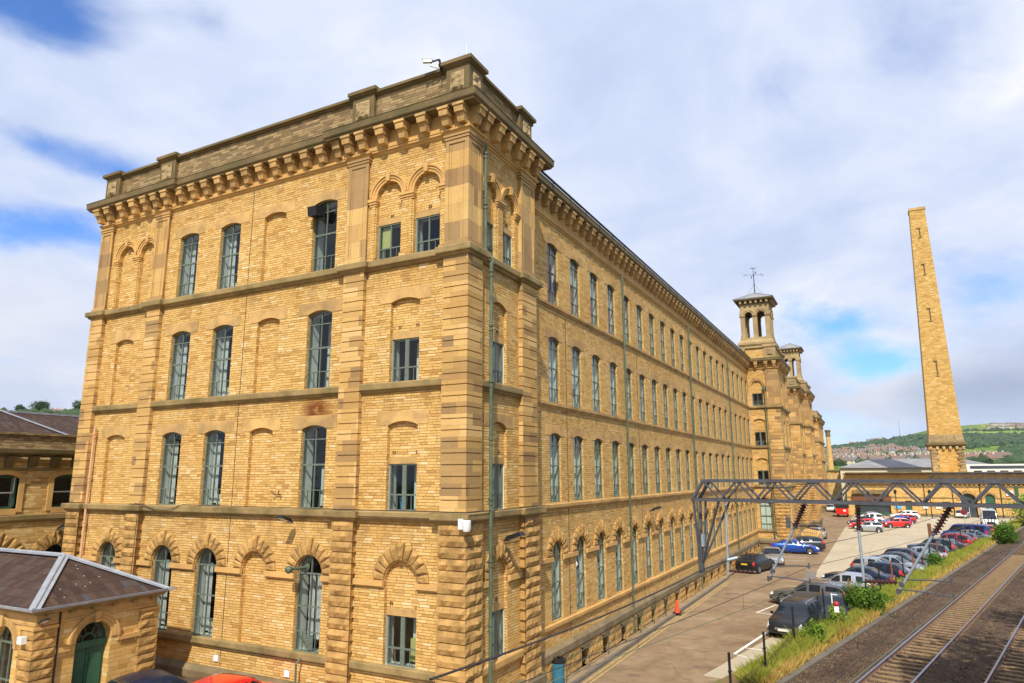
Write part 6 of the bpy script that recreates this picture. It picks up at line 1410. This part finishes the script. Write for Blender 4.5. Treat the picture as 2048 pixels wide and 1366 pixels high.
def car(loc, ang, kind, pc, label, group=None, roof=None, rails=False, plates=('plate white', 'plate yellow'), lod=0, cat='car'):
    L, W, st, wr_, wf_ = KIND[kind]; c = thing('parked_van' if 'van' in kind else 'parked_car', loc, label, cat, group, ang); ORG[c.name] = Vector((0, 0, 0)); P_ = PAINT[pc]
    N = 30; fs = [i/N for i in range(N+1)]; fs = sorted(set([0, .012]+fs+[.988])); rings = []; info = []
    for f in fs:
        zl, zb, zt, w = interp(st, f); x = -L/2+L*f; w = W/2*w; rf = max(0, min(1, (zt-zb-.08)/.34)); top = .75 if kind not in ('van', 'bigvan') else .86
        wt = w*.94*(1-rf)+W/2*top*rf; zs_ = zt-.045*rf-(zt-zb)*.35*(1-rf)
        half = [(0, zl), (w*.90, zl), (w*.985, zl+.10), (w, zl+(zb-zl)*.45), (w*.985, zb-.06), (w*.955, zb), (wt, zs_), (wt*.84, zt), (wt*.4, zt+.018), ]
        ring = [(x, y, z) for y, z in half]+[(x, 0, zt+.022)]+[(x, -y, z) for y, z in reversed(half[1:])]
        rings.append(ring); info.append((x, zb, zt, rf))
    K = len(rings[0]); mb = MB(); mb.v = [p for r in rings for p in r]; gl_ = MB()
    van = kind in ('van', 'bigvan'); ws = .60 if not van else .66
    for i in range(len(fs)-1):
        x0, zb0, zt0, r0 = info[i]; x1, zb1, zt1, r1 = info[i+1]; fm = (fs[i]+fs[i+1])/2
        slope = (zt1-zt0)/(x1-x0)
        for j in range(K):
            j2 = (j+1) % K; mb.f.append((i*K+j, i*K+j2, (i+1)*K+j2, (i+1)*K+j)); mb.m.append(0)
        def offs(q, e=.006):
            q = [Vector(v_) for v_ in q]; n_ = (q[1]-q[0]).cross(q[3]-q[0]); n_ = n_.normalized() if n_.length > 0 else Vector((0, 0, 1)); ctr = sum(q, Vector())/4
            if n_.dot(ctr-Vector((ctr.x, 0, .8))) < 0: n_ = -n_
            return [v_+n_*e for v_ in q]
        if min(r0, r1) > .45 and (not van or fm > .60 or kind == 'van') and not (kind == 'van' and fm < .06):
            for s in (0, 1):
                a5, a6 = (5, 6) if s == 0 else (K-5, K-6)
                A, B2, C2, D2 = [Vector(rings[i][a5]), Vector(rings[i][a6]), Vector(rings[i+1][a6]), Vector(rings[i+1][a5])]
                lo_, hi_ = .10, .88; q = [A.lerp(B2, lo_), A.lerp(B2, hi_), D2.lerp(C2, hi_), D2.lerp(C2, lo_)]
                bp_ = [.30, .47] if kind != 'mini' else [.40]
                if any(abs(fm-b_) < .019 for b_ in bp_): continue
                gl_.face(offs(q))
        if abs(slope) > .30 and zt0 > zb0+.03 and (fm > ws-.08 or fm < .30) and max(r0, r1) > .05:
            if van and fm < .3: continue
            for j in (6, 7, 8, 9, 10, 11):
                if j in (6, 11):
                    a, b2 = (6, 7) if j == 6 else (12, 11)
                    A, B2, C2, D2 = [Vector(rings[i][a]), Vector(rings[i][b2]), Vector(rings[i+1][b2]), Vector(rings[i+1][a])]; q = [A.lerp(B2, .35), B2, C2, D2.lerp(C2, .35)]
                else: q = [rings[i][j], rings[i][j+1], rings[i+1][j+1], rings[i+1][j]]
                gl_.face(offs(q, .007))
    mb.f.append(tuple(range(K))); mb.m.append(0); mb.f.append(tuple((len(fs)-1)*K+j for j in reversed(range(K)))); mb.m.append(0)
    if roof: 
        for fi, f in enumerate(mb.f[:(len(fs)-1)*K]):
            i, j = divmod(fi, K)
            if info[i][3] > .75 and info[min(i+1, len(info)-1)][3] > .75 and 6 <= j <= 11: mb.m[fi] = 1
    def patch(name, m_, f0, f1, js, e=.008):
        for s in (0, 1):
            q = MB()
            for i in range(len(fs)-1):
                fm = (fs[i]+fs[i+1])/2
                if not (f0 <= fm <= f1): continue
                for (j, l0, l1) in js:
                    a, b2 = (j, j+1) if s == 0 else (K-j, K-j-1)
                    A, B2, C2, D2 = [Vector(rings[i][a % K]), Vector(rings[i][b2 % K]), Vector(rings[i+1][b2 % K]), Vector(rings[i+1][a % K])]
                    q.face(offs([A.lerp(B2, l0), A.lerp(B2, l1), D2.lerp(C2, l1), D2.lerp(C2, l0)], e))
            if q.f: q.build(name, m_, c, smooth=50)
    patch('headlight', 'head lamp', .925, .992, [(4, -.6, 1), (5, 0, 1), (6, 0, .25)])
    if kind in ('saloon',): patch('tail_light', 'tail lamp', 0, .045, [(3, .62, 1), (4, 0, 1), (5, 0, 1), (6, 0, .35)])
    else: patch('tail_light', 'tail lamp', 0, .06 if kind != 'van' else .025, [(3, .75, 1), (4, 0, 1), (5, 0, 1 if kind not in ('van', 'bigvan') else .4)])
    mb.build('body', [P_, PAINT[roof] if roof else P_], c, smooth=50); gl_.build('windows', 'car glass', c, smooth=50)
    R_ = .335 if not van else .345
    if kind == 'suv': R_ = .37
    for fx_, nm in ((wr_, 'wheel'), (wf_, 'wheel')):
        for s in (-1, 1):
            x = -L/2+L*fx_; y = s*(W/2-.085)
            aw = MB(); aw.lathe([(0, 0), (R_+.075, 0)], (x, s*(W/2+.003), R_), 'y', 20); aw.lathe([(R_+.075, 0), (R_+.075, -s*.2)], (x, s*(W/2+.003), R_), 'y', 20); aw.build('wheel_arch', 'car trim', c)
            tm = MB(); tm.lathe([(R_*.60, -.10), (R_*.93, -.11), (R_, -.07), (R_, .07), (R_*.93, .11), (R_*.60, .10)], (x, y+s*.0, R_), 'y', 22); w_ = tm.build('wheel', 'tyre', c, smooth=True)
            rm = MB(); rm.lathe([(R_*.63, .09), (R_*.63, .112), (R_*.56, .10), (R_*.54, .03)] if s > 0 else [(R_*.63, -.09), (R_*.63, -.112), (R_*.56, -.10), (R_*.54, -.03)], (x, y, R_), 'y', 22)
            for k in range(5 if not lod else 5):
                a = 2*pi*k/5+.3; rm.bar((x, y+s*.10, R_), (x+R_*.58*cos(a), y+s*.10, R_+R_*.58*sin(a)), R_*.17, .03, up=(0, 1, 0))
            rm.lathe([(0, s*.115), (R_*.14, s*.11), (R_*.14, s*.06)], (x, y, R_), 'y', 10); rm.build('rim', 'rim', w_)
            dk = MB(); dk.lathe([(0, s*.03), (R_*.62, s*.03)], (x, y, R_), 'y', 16); dk.build('brake_disc', 'car trim', w_)
    zf = interp(st, .965)[1]; zr = interp(st, .02)[1]; hz = zf-.02; rz_ = zr-.10
    for s in (-1, 1):
        q = MB(); q.frustum((L/2-.2, L/2-.02, min(s*(W/2-.56), s*(W/2-.24)), max(s*(W/2-.56), s*(W/2-.24))), (L/2-.2, L/2-.06, min(s*(W/2-.54), s*(W/2-.26)), max(s*(W/2-.54), s*(W/2-.26))), hz-.17, hz-.06); q.build('fog_lamp' if 0 else 'lamp_lens', 'head lamp', c)
        q = MB(); xm = -L/2+L*(.66 if not van else .76); q.blob((xm, s*(W/2+.07), interp(st, .66)[1]+.06), .11, 1, 0, .05, (.6, 1, .75)); q.build('mirror', P_ if kind != 'bigvan' else 'car trim', c)
    q = MB(); q.box(L/2-.07, L/2+.008, -W/2*.5, W/2*.5, .46, hz-.10); q.box(L/2-.10, L/2+.003, -W/2*.72, W/2*.72, .27, .36); q.build('grille', 'car trim', c)
    q = MB(); gz, gb = hz-.09, .46
    for z_ in (gz, gb): q.box(L/2-.02, L/2+.016, -W/2*.42, W/2*.42, z_-.012, z_+.012)
    for y_ in (-W/2*.42, W/2*.42): q.box(L/2-.02, L/2+.015, y_-.012, y_+.012, gb, gz)
    for k_ in range(1, 4): q.box(L/2-.02, L/2+.012, -W/2*.4, W/2*.4, gb+(gz-gb)*k_/4-.006, gb+(gz-gb)*k_/4+.006)
    q.build('grille_trim', 'chrome', c)
    q = MB(); q.box(L/2, L/2+.018, -.26, .26, .40, .51); q.build('number_plate', plates[0], c); q = MB(); q.box(-L/2-.014, -L/2+.02, -.26, .26, rz_-.10 if kind in ('saloon',) else .62, (rz_-.10 if kind in ('saloon',) else .62)+.11); q.build('number_plate', plates[1], c)
    q = MB(); q.box(-L/2-.006, -L/2+.1, -W/2*.78, W/2*.78, .28, .42); q.build('bumper', 'car trim', c)
    if rails:
        for s in (-1, 1): q = MB(); q.tube([(-L*.38, s*W*.33, interp(st, .12)[2]+.04), (-L*.3, s*W*.34, interp(st, .2)[2]+.07), (L*.02, s*W*.34, interp(st, .52)[2]+.06), (L*.05, s*W*.33, interp(st, .55)[2])], .022, 6); q.build('roof_rail', 'chrome', c)
    return c
TR_ = math.atan2(-.75*-1, -2.76)   # nose left, square to the fence
nl = math.atan2(.27, -1.0)
def row(x, y, kind, pc, label, flip=False, da=0, **k): return car((x, y, .0), nl+da+(pi if flip else 0), kind, pc, label, 'cars in the row along the railway fence', **k)
car((6.55, 22.3, 0), -1.72, 'estate', 'black', 'black estate car facing the viewer at the near end of the parked row', plates=('plate white', 'plate yellow'), rails=True)
car((8.05, 25.1, 0), -1.55, 'hatch', 'dark grey', 'dark hatchback squeezed between the black estate car and the big green bush')
row(6.7, 30.1, 'estate', 'grey', 'grey estate car with five-spoke wheels behind the black one', rails=True)
row(8.2, 35.3, 'hatch', 'silver', 'silver hatchback, third in the row, partly behind the green bush', da=.15)
row(9.0, 39.6, 'saloon', 'dark navy', 'long dark navy saloon nosing out farthest into the car park', da=.05)
row(10.2, 42.6, 'hatch', 'dark navy', 'dark blue hatchback with tall red tail lights beside the navy saloon')
row(10.5, 45.6, 'hatch', 'silver', 'pale silver hatchback parked tail outward behind the dark blue hatchback', flip=True)
row(11.5, 48.3, 'saloon', 'light blue silver', 'silvery saloon with its nose towards the fence, left of the dark grey one', flip=True)
row(12.0, 51.2, 'saloon', 'dark grey', 'dark grey saloon with a black roof edge in the middle of the row', flip=True)
row(12.8, 54.0, 'hatch', 'dark navy', 'small dark blue hatchback mostly hidden in the middle of the row', flip=True)
row(13.5, 57.2, 'saloon', 'light blue silver', 'pale blue-silver saloon in the middle of the row with a curved roof')
row(14.2, 60.6, 'hatch', 'dark grey', 'dark grey hatchback behind the pale blue-silver saloon')
row(15.0, 64.3, 'suv', 'teal grey', 'dark teal off-roader left of the red off-roader')
row(16.2, 68.0, 'saloon', 'dark grey', 'dark saloon just before the red off-roader')
row(17.0, 71.6, 'suv', 'dark red', 'dark red off-roader with silver roof rails in the fence row', rails=True)
row(18.2, 77.0, 'hatch', 'teal grey', 'dark hatchback in front of the blue van')
car((19.7, 84.3, 0), nl-.05, 'van', 'van blue', 'blue panel van with a dark side window near the far end of the row', cat='van')
row(22.0, 92.5, 'hatch', 'pink red', 'pinkish red hatchback behind the blue van')
row(20.6, 81.0, 'hatch', 'grey', 'grey hatchback tail between the blue van and the fence', flip=True)
car((25.3, 111.5, 0), -1.62, 'bigvan', 'white', 'tall white van facing the viewer at the far right of the car park', cat='van')
car((23.9, 135, 0), 1.35, 'hatch', 'white', 'white hatchback parked tail out against the low stone range')
G2 = 'cars in the middle rows of the car park'
car((9.1, 93.7, 0), pi+.04, 'mini', 'silver', 'small silver hatchback side-on at the front of the middle rows', G2)
car((12.7, 104.0, 0), pi+.30, 'mini', 'bright red', 'small bright red hatchback with a white roof, right of the silver one', G2, roof='white')
car((8.4, 99.2, 0), pi+.12, 'hatch', 'bright red', 'red hatchback right behind the small silver one', G2)
car((8.0, 104.5, 0), pi+.1, 'hatch', 'black', 'black hatchback behind the red one on the left of the middle rows', G2)
car((8.9, 111.5, 0), pi+.1, 'suv', 'white', 'white off-roader in the middle rows behind the black hatchback', G2)
car((8.6, 120.5, 0), pi+.1, 'hatch', 'silver', 'rearmost silver hatchback on the left of the middle rows', G2)
car((12.8, 108.8, 0), pi+.25, 'hatch', 'blue', 'bright blue hatchback mostly hidden behind the red and white one', G2)
car((13.6, 114.2, 0), pi+.25, 'hatch', 'red', 'red hatchback behind the bright blue one', G2)
car((14.4, 127.5, 0), pi+.2, 'estate', 'white', 'white estate car with roof rails nearest the green shopfront', G2, rails=True)
G3 = 'cars beside the mill wall'
car((1.15, 45.0, 0), 1.33, 'saloon', 'black', 'black saloon seen from behind beside the mill wall', G3)
car((1.75, 50.6, 0), -1.40, 'saloon', 'silver', 'silver saloon facing the viewer beside the mill wall', G3)
car((2.6, 60.5, 0), .17, 'saloon', 'blue', 'bright blue saloon parked side-on in front of the near tower', G3)
car((2.9, 63.6, 0), .25+pi, 'estate', 'dark grey', 'dark grey estate car just behind the bright blue saloon', G3)
car((3.5, 78.0, 0), 1.45, 'hatch', 'silver', 'silver hatchback with red tail lights behind the low ramp wall', G3)
car((2.9, 84.0, 0), 1.45, 'saloon', 'dark grey', 'dark saloon behind the silver one past the ramp wall', G3)
car((1.0, 150.0, 0), -1.5, 'hatch', 'white', 'small white car far off in the shade beyond the red lorry', None)
car((-6.72, -2.25, .65), pi/2+.12, 'hatch', 'bright red', 'bright red hatchback whose roof shows at the bottom edge by the mill')
car((-9.15, -3.0, .65), pi/2-.25, 'saloon', 'dark navy', 'dark navy saloon whose roof shows beside the gatehouse at the bottom edge')
lr = thing('red_lorry', (4.2, 130, 0), 'small red lorry with a dark upper body parked by the low range', 'lorry'); mb = MB(); mb.box(3.2, 5.3, 128.6, 133.5, .5, 1.6); mb.build('body', 'paint bright red', lr)
mb = MB(); mb.box(3.2, 5.3, 128.7, 133.4, 1.6, 2.75); mb.build('upper_body', 'car trim', lr); mb = MB(); mb.box(3.25, 5.25, 128.55, 128.62, .5, .75); mb.build('bumper', 'paint red', lr)
mb = MB(); mb.box(4.45, 4.9, 128.55, 128.6, 1.05, 1.4); mb.build('plate', 'plate white', lr)
for x in (3.3, 4.95):
    for y in (129.5, 132.5): mb = MB(); mb.lathe([(0, 0), (.4, 0), (.42, .08), (.42, .22), (0, .25)], (x, y, .42), 'x', 14); mb.build('wheel', 'tyre', lr)
# ------------------------------------------------------------------ painted markings
def line(pts, w_, m_, z=.008, name='road_marking'):
    mb = MB()
    for a, b in zip(pts[:-1], pts[1:]):
        a, b = Vector((*a, 0)), Vector((*b, 0)); n_ = Vector((-(b-a).y, (b-a).x, 0)).normalized()*w_/2; mb.face([(a+n_)+Vector((0, 0, z)), (b+n_)+Vector((0, 0, z)), (b-n_)+Vector((0, 0, z)), (a-n_)+Vector((0, 0, z))])
    o = mb.build(name, m_); o['kind'] = 'structure'; return o
line([(.10, 5), (.10, 38.5)], .09, 'yellow paint'); line([(.32, 5), (.32, 38.3)], .09, 'yellow paint')
line([(4.5, 16.0), (5.45, 23.0)], .14, 'white paint'); line([(4.72, 17.45), (7.3, 17.35)], .10, 'white paint'); line([(4.45, 16.05), (5.5, 15.6)], .08, 'white paint')
line([(3.95, 26.4), (5.3, 26.0)], .10, 'white paint'); line([(3.95, 26.4), (4.65, 29.6)], .10, 'white paint'); line([(4.6, 29.3), (5.3, 29.0)], .08, 'white paint')
line([(1.9, 53.8), (4.2, 54.0)], .12, 'white paint'); line([(1.9, 56.8), (4.2, 57.0)], .12, 'white paint')
for (a, b) in (((7.6, 66.0), (7.9, 73.0)), ((9.4, 66.5), (9.8, 73.5)), ((11.2, 86), (11.6, 99)), ((5.9, 82), (6.6, 96)), ((15.3, 96), (15.6, 108))): line([a, b], .11, 'yellow paint')
for x in (16.5, 18.9, 21.3, 26.5): line([(x, 124), (x-.5, 133)], .12, 'white paint')
line([(9, 80.2), (17.4, 81.2)], .1, 'white paint')
for i, (x, y, w_, l_) in enumerate(((1.4, 32.6, .9, .55), (3.6, 44.8, .5, .5), (3.6, 13.2, .5, .4), (1.5, 10.8, .5, .4), (-.05, 24.2, .55, 1.2))):
    mb = MB(); mb.box(x-w_/2, x+w_/2, y-l_/2, y+l_/2, -.02, .010); o = mb.build('manhole_cover', 'iron cover', org=(x, y, 0)); tag(o, ['large rusty drain cover in the middle of the road', 'small iron cover near the black saloon', 'small square cover near the empty marked bay', 'small square cover low in the photo towards the mill', 'rusty plate at the kerb under the orange cone'][i], 'drain cover')
# ------------------------------------------------------------------ street furniture and small fittings
cn = thing('traffic_cone', (-.02, 23.6, .12), 'orange traffic cone standing on the kerb by the mill wall', 'traffic cone')
mb = MB(); mb.lathe([(.17, .03), (.035, .72), (0, .72)], (-.02, 23.6, .12), n=16); mb.build('cone', 'orange cone', cn, smooth=True); mb = MB(); mb.box(-.25, .21, 23.37, 23.83, .12, .16); mb.build('base', 'black metal', cn)
bn = thing('litter_bin', (-.55, 7.6, .0), 'blue litter bin at the foot of the mill corner', 'litter bin'); mb = MB(); mb.lathe([(.24, 0), (.26, 1.0), (.23, 1.02)], (-.5, 7.75, .0), n=18); mb.build('body', 'bin blue', bn, smooth=True)
mb = MB(); mb.lathe([(.265, .94), (.28, .98), (.27, 1.08), (.12, 1.12)], (-.5, 7.75, .0), n=18); mb.build('rim', 'black metal', bn); mb = MB()
for k in range(12): a = k*.52; mb.box(-.5+.2*cos(a)-.02, -.5+.2*cos(a)+.02, 7.75+.2*sin(a)-.02, 7.75+.2*sin(a)+.02, 1.05, 1.14)
mb.build('spikes', 'black metal', bn)
hr = thing('handrail', (-.3, 9, .12), 'thin low metal handrail along the pavement by the basement windows', 'handrail'); mb = MB()
mb.tube([(-.34, 8.2, .95), (-.34, 22.5, .95)], .018, 6); mb.tube([(-.34, 8.2, .55), (-.34, 22.5, .55)], .014, 6); mb.build('rail', 'green pipe', hr)
for k in range(7): mb = MB(); mb.tube([(-.34, 8.2+2.38*k, .1), (-.34, 8.2+2.38*k, .97)], .02, 6); mb.build('post', 'green pipe', hr)
# lamp standards before the low range, wooden post, round red sign
for i, x in enumerate((13.4, 18.9)):
    lp = thing('street_lamp', (x, 131, 0), ['black lantern on a post before the left part of the low range', 'black lantern on a post right of the middle of the low range'][i], 'street lamp', 'lanterns before the low range'); mb = MB(); mb.tube([(x, 131, 0), (x, 131, 4.3)], [.09, .06], 8); mb.build('post', 'black metal', lp)
    mb = MB(); mb.frustum((x-.18, x+.18, 130.82, 131.18), (x-.28, x+.28, 130.72, 131.28), 4.3, 4.9); mb.frustum((x-.3, x+.3, 130.7, 131.3), (x-.05, x+.05, 130.95, 131.05), 4.9, 5.15); mb.build('lantern', 'black metal', lp)
mb = MB(); mb.box(15.25, 15.6, 72.3, 72.6, 0, 2.6); o = mb.build('timber_post', 'wood brown', org=(15.4, 72.4, 0)); tag(o, 'thick rusty brown post standing behind the middle of the parked row', 'post')
sg = thing('round_sign', (22.2, 112, 0), 'dark red round sign on a post in the car park near the white van', 'road sign'); mb = MB(); mb.tube([(22.2, 112, 0), (22.2, 112, 2.6)], .04, 8); mb.build('post', 'galvanised', sg)
mb = MB(); mb.lathe([(0, -.03), (.46, -.03), (.46, .03), (0, .03)], (22.2, 111.94, 2.1), 'y', 22); mb.build('disc', 'maroon sign', sg)
sl_ = thing('trackside_post', (8.9, 19.4, .35), 'thin rusty post with a red and white head standing in the dry grass', 'marker post'); mb = MB(); mb.tube([(8.95, 19.3, .3), (8.72, 19.3, 1.75)], .022, 6); mb.build('post', 'rusty post', sl_)
mb = MB(); mb.blob((8.72, 19.3, 1.98), .13, 2, 0, .02); mb.build('red_cap', 'sign red', sl_, smooth=True); mb = MB(); mb.box(8.62, 8.82, 19.2, 19.4, 1.62, 1.88); mb.build('white_box', 'sign white', sl_); mb = MB(); mb.bar((8.55, 19.3, 2.0), (8.55, 19.3, 2.45), .05); mb.bar((8.55, 19.3, 2.4), (8.8, 19.3, 2.4), .04); mb.build('bracket', 'white plastic', sl_)
# cameras, lamps and horn on the mill
def cctv(loc, rz, label):
    c = thing('security_camera', loc, label, 'security camera', rz=rz); ORG[c.name] = Vector((0, 0, 0)); mb = MB(); mb.box(-.20, .10, -.06, .06, .0, .12); mb.box(-.23, .12, -.075, .075, .12, .135); mb.build('housing', 'white plastic', c)
    mb = MB(); mb.lathe([(0, -.205), (.04, -.205), (.04, -.19)], (0, 0, .06), 'x', 12); mb.build('lens', 'black metal', c); mb = MB(); mb.tube([(0, 0, 0), (.05, 0, -.12), (.35, 0, -.2)], .03, 6); mb.build('bracket', 'white plastic', c); return c
cctv((-1.35, -.40, 21.98), .5, 'white security camera on the parapet beside the corner pier')
mb = MB(); mb.bar((-1.0, -.1, 21.6), (-.98, -.3, 22.05), .06); mb.bar((-.98, -.3, 22.05), (-1.35, -.4, 21.98), .045); mb.bar((-1.0, -.12, 21.7), (-.9, -.45, 21.75), .04); o = mb.build('camera_arm', 'black metal', org=(-1.5, -.1, 21.7)); tag(o, 'black bracket arm holding the white camera on the parapet', 'bracket')
mb = MB(); mb.tube([(-.45, .6, 21.9), (-.45, .6, 23.0)], [.02, .012], 6); o = mb.build('antenna', 'white plastic', org=(-.45, .6, 21.9)); tag(o, 'thin white aerial rising from the corner of the mill roof', 'aerial')
mb = MB(); mb.lathe([(.10, 0), (.13, -.02), (.13, -.25), (.10, -.32), (0, -.34)], (.36, -.42, 6.72), n=16); mb.box(.05, .22, -.40, -.32, 6.45, 6.75); o = mb.build('dome_camera', 'white plastic', org=(.36, -.42, 6.7), smooth=True); tag(o, 'white dome camera on the corner of the string course', 'security camera')
def flood(loc, rz, label, s=1.0):
    c = thing('wall_lamp', loc, label, 'lamp', rz=rz); ORG[c.name] = Vector((0, 0, 0)); mb = MB(); mb.tube([(0, .0, -.05), (0, -.22*s, -.02)], .03, 6); mb.build('arm', 'black metal', c)
    mb = MB(); mb.add([(-.13*s, -.12*s, -.06), (.13*s, -.12*s, -.06), (.16*s, -.62*s, .12*s), (-.16*s, -.62*s, .12*s), (-.09*s, -.15*s, .08*s), (.09*s, -.15*s, .08*s), (.10*s, -.55*s, .22*s), (-.10*s, -.55*s, .22*s)], [(0, 1, 5, 4), (1, 2, 6, 5), (2, 3, 7, 6), (3, 0, 4, 7), (4, 5, 6, 7)]); mb.build('hood', 'black metal', c)
    mb = MB(); mb.face([(-.12*s, -.13*s, -.055), (.12*s, -.13*s, -.055), (.15*s, -.60*s, .118*s), (-.15*s, -.60*s, .118*s)]); mb.build('lens', 'plate white', c); return c
flood((.02, 2.35, 5.95), E90, 'dark hooded floodlight on the corner pavilion above the blank arch', 1.25)
flood((-6.7, -.2, 6.5), 0, 'black floodlight fixed under the string course of the mill front')
flood((-28, 4.1, 5.25), E90, 'dark wall lamp on the office building at the far left', 1.4)
flood((GX1+.08, GY0+.05, 3.85), E90, 'small dark lamp on the corner of the gatehouse under the eaves', .6)
flood((-.8, 21.6, 6.0), E90, 'small wall lamp above the ground-floor arches of the long front', 1.1)
hn = thing('wall_horn', (-6.5, .2, 5.0), 'green trumpet-shaped pipe outlet sticking out of an arched window', 'horn'); mb = MB(); mb.tube([(-6.2, .08, 5.0), (-6.36, -.50, 4.98)], .045, 10); mb.build('pipe', 'green pipe', hn, smooth=True)
mb = MB(); q0 = Vector((-6.34, -.42, 4.98)); q1 = Vector((-6.42, -.66, 4.97)); mb.tube([q0, q0.lerp(q1, .3), q0.lerp(q1, .7), q1], [.05, .11, .13, .08], 14); mb.build('bell', 'green pipe', hn, smooth=True); mb = MB(); mb.tube([(-6.19, .10, 5.0), (-6.2, .05, 5.0)], .11, 12); mb.build('flange', 'green pipe', hn)
vt = thing('window_vent', (-6.35, .1, 17.5), 'black box vent projecting from the top of a third-floor window', 'vent'); mb = MB(); mb.add([(-6.62, .08, 17.9), (-6.22, .08, 17.9), (-6.22, .08, 17.45), (-6.62, .08, 17.45), (-6.66, -.40, 17.72), (-6.24, -.40, 17.72), (-6.24, -.34, 17.38), (-6.66, -.34, 17.38)], [(0, 1, 5, 4), (1, 2, 6, 5), (2, 3, 7, 6), (3, 0, 4, 7), (4, 5, 6, 7)]); mb.build('duct', 'black metal', vt)
mb = MB(); mb.box(-6.60, -6.25, .06, .10, 17.45, 17.9); mb.build('panel', 'green pipe', vt)
for i, (x, z, y) in enumerate(((-10.15, 1.72, -.03), (-6.75, 1.62, -.03), (-4.65, 1.25, -.31), (-2.1, 1.45, -.03))):
    mb = MB(); mb.box(x-.11, x+.11, y-.02, y+.01, z-.1, z+.1); o = mb.build('bay_sign', 'sign white', org=(x, y, z)); tag(o, ['leftmost small white sign low on the mill front above the cars', 'small white sign on the mill front right of the leftmost one', 'small white sign on the rough pier of the mill front', 'small white sign below the corner pavilion window at the bottom'][i], 'sign', 'white bay signs on the mill')
mb = MB(); mb.box(.9, 1.35, 59.95, 59.99, 1.45, 1.75); o = mb.build('bay_sign', 'sign white', org=(1.1, 59.95, 1.6)); tag(o, 'white sign on the near tower wall above the blue saloon', 'sign')
mb = MB(); mb.tube([(-6.05, -.05, 2.3), (-6.1, -.3, 2.05), (-6.08, -.3, .8)], .035, 7); o = mb.build('waste_pipe', 'green pipe', org=(-6.05, -.05, 2)); tag(o, 'thin green waste pipe below the curtained window of the mill', 'pipe')
rb = MB(); rb.box(-.1, .1, -.1, .1, 0, .1)
mb = MB(); q = Vector((-7.6, -.06, 7.35))
for s in (-1, 1): mb.tube([q+Vector((.12*s, 0, 0)), q+Vector((.12*s, -.12, .05)), q+Vector((.2*s, -.16, .15))], .018, 5)
mb.bar(q-Vector((.15, 0, 0)), q+Vector((.15, 0, 0)), .03); o = mb.build('wall_hooks', 'rust pipe', org=tuple(q)); tag(o, 'pair of rusty iron hooks on the mill front beside a tall window', 'hooks')
mb = MB(); mb.blob((-.75, 13.0, 20.60), .12, 2, 0, .1, (1, 1.5, .8)); mb.blob((-.70, 12.85, 20.72), .06, 1); o = mb.build('pigeon', 'rust pipe', org=(-.75, 13, 20.6)); tag(o, 'dark pigeon sitting on the long gutter of the mill', 'bird')
for k, o in list(PROTO.items()):
    for ch_ in list(o.children): D.objects.remove(ch_)
    D.objects.remove(o)

# ------------------------------------------------------------------ haze
m = D.materials.new('haze'); m.use_nodes = True; t = NT(m.node_tree); t.n.clear(); o_ = t.new('ShaderNodeOutputMaterial'); pv = t.new('ShaderNodeVolumePrincipled')
pv.inputs['Color'].default_value = (.78, .88, 1.0, 1); pv.inputs['Density'].default_value = .00007; pv.inputs['Anisotropy'].default_value = .2; t.l.new(pv.outputs[0], o_.inputs['Volume']); M['haze'] = m
mb = MB(); mb.box(-1450, 1650, -420, 3350, -1.2, 215); o = mb.build('haze', 'haze'); o['kind'] = 'stuff'
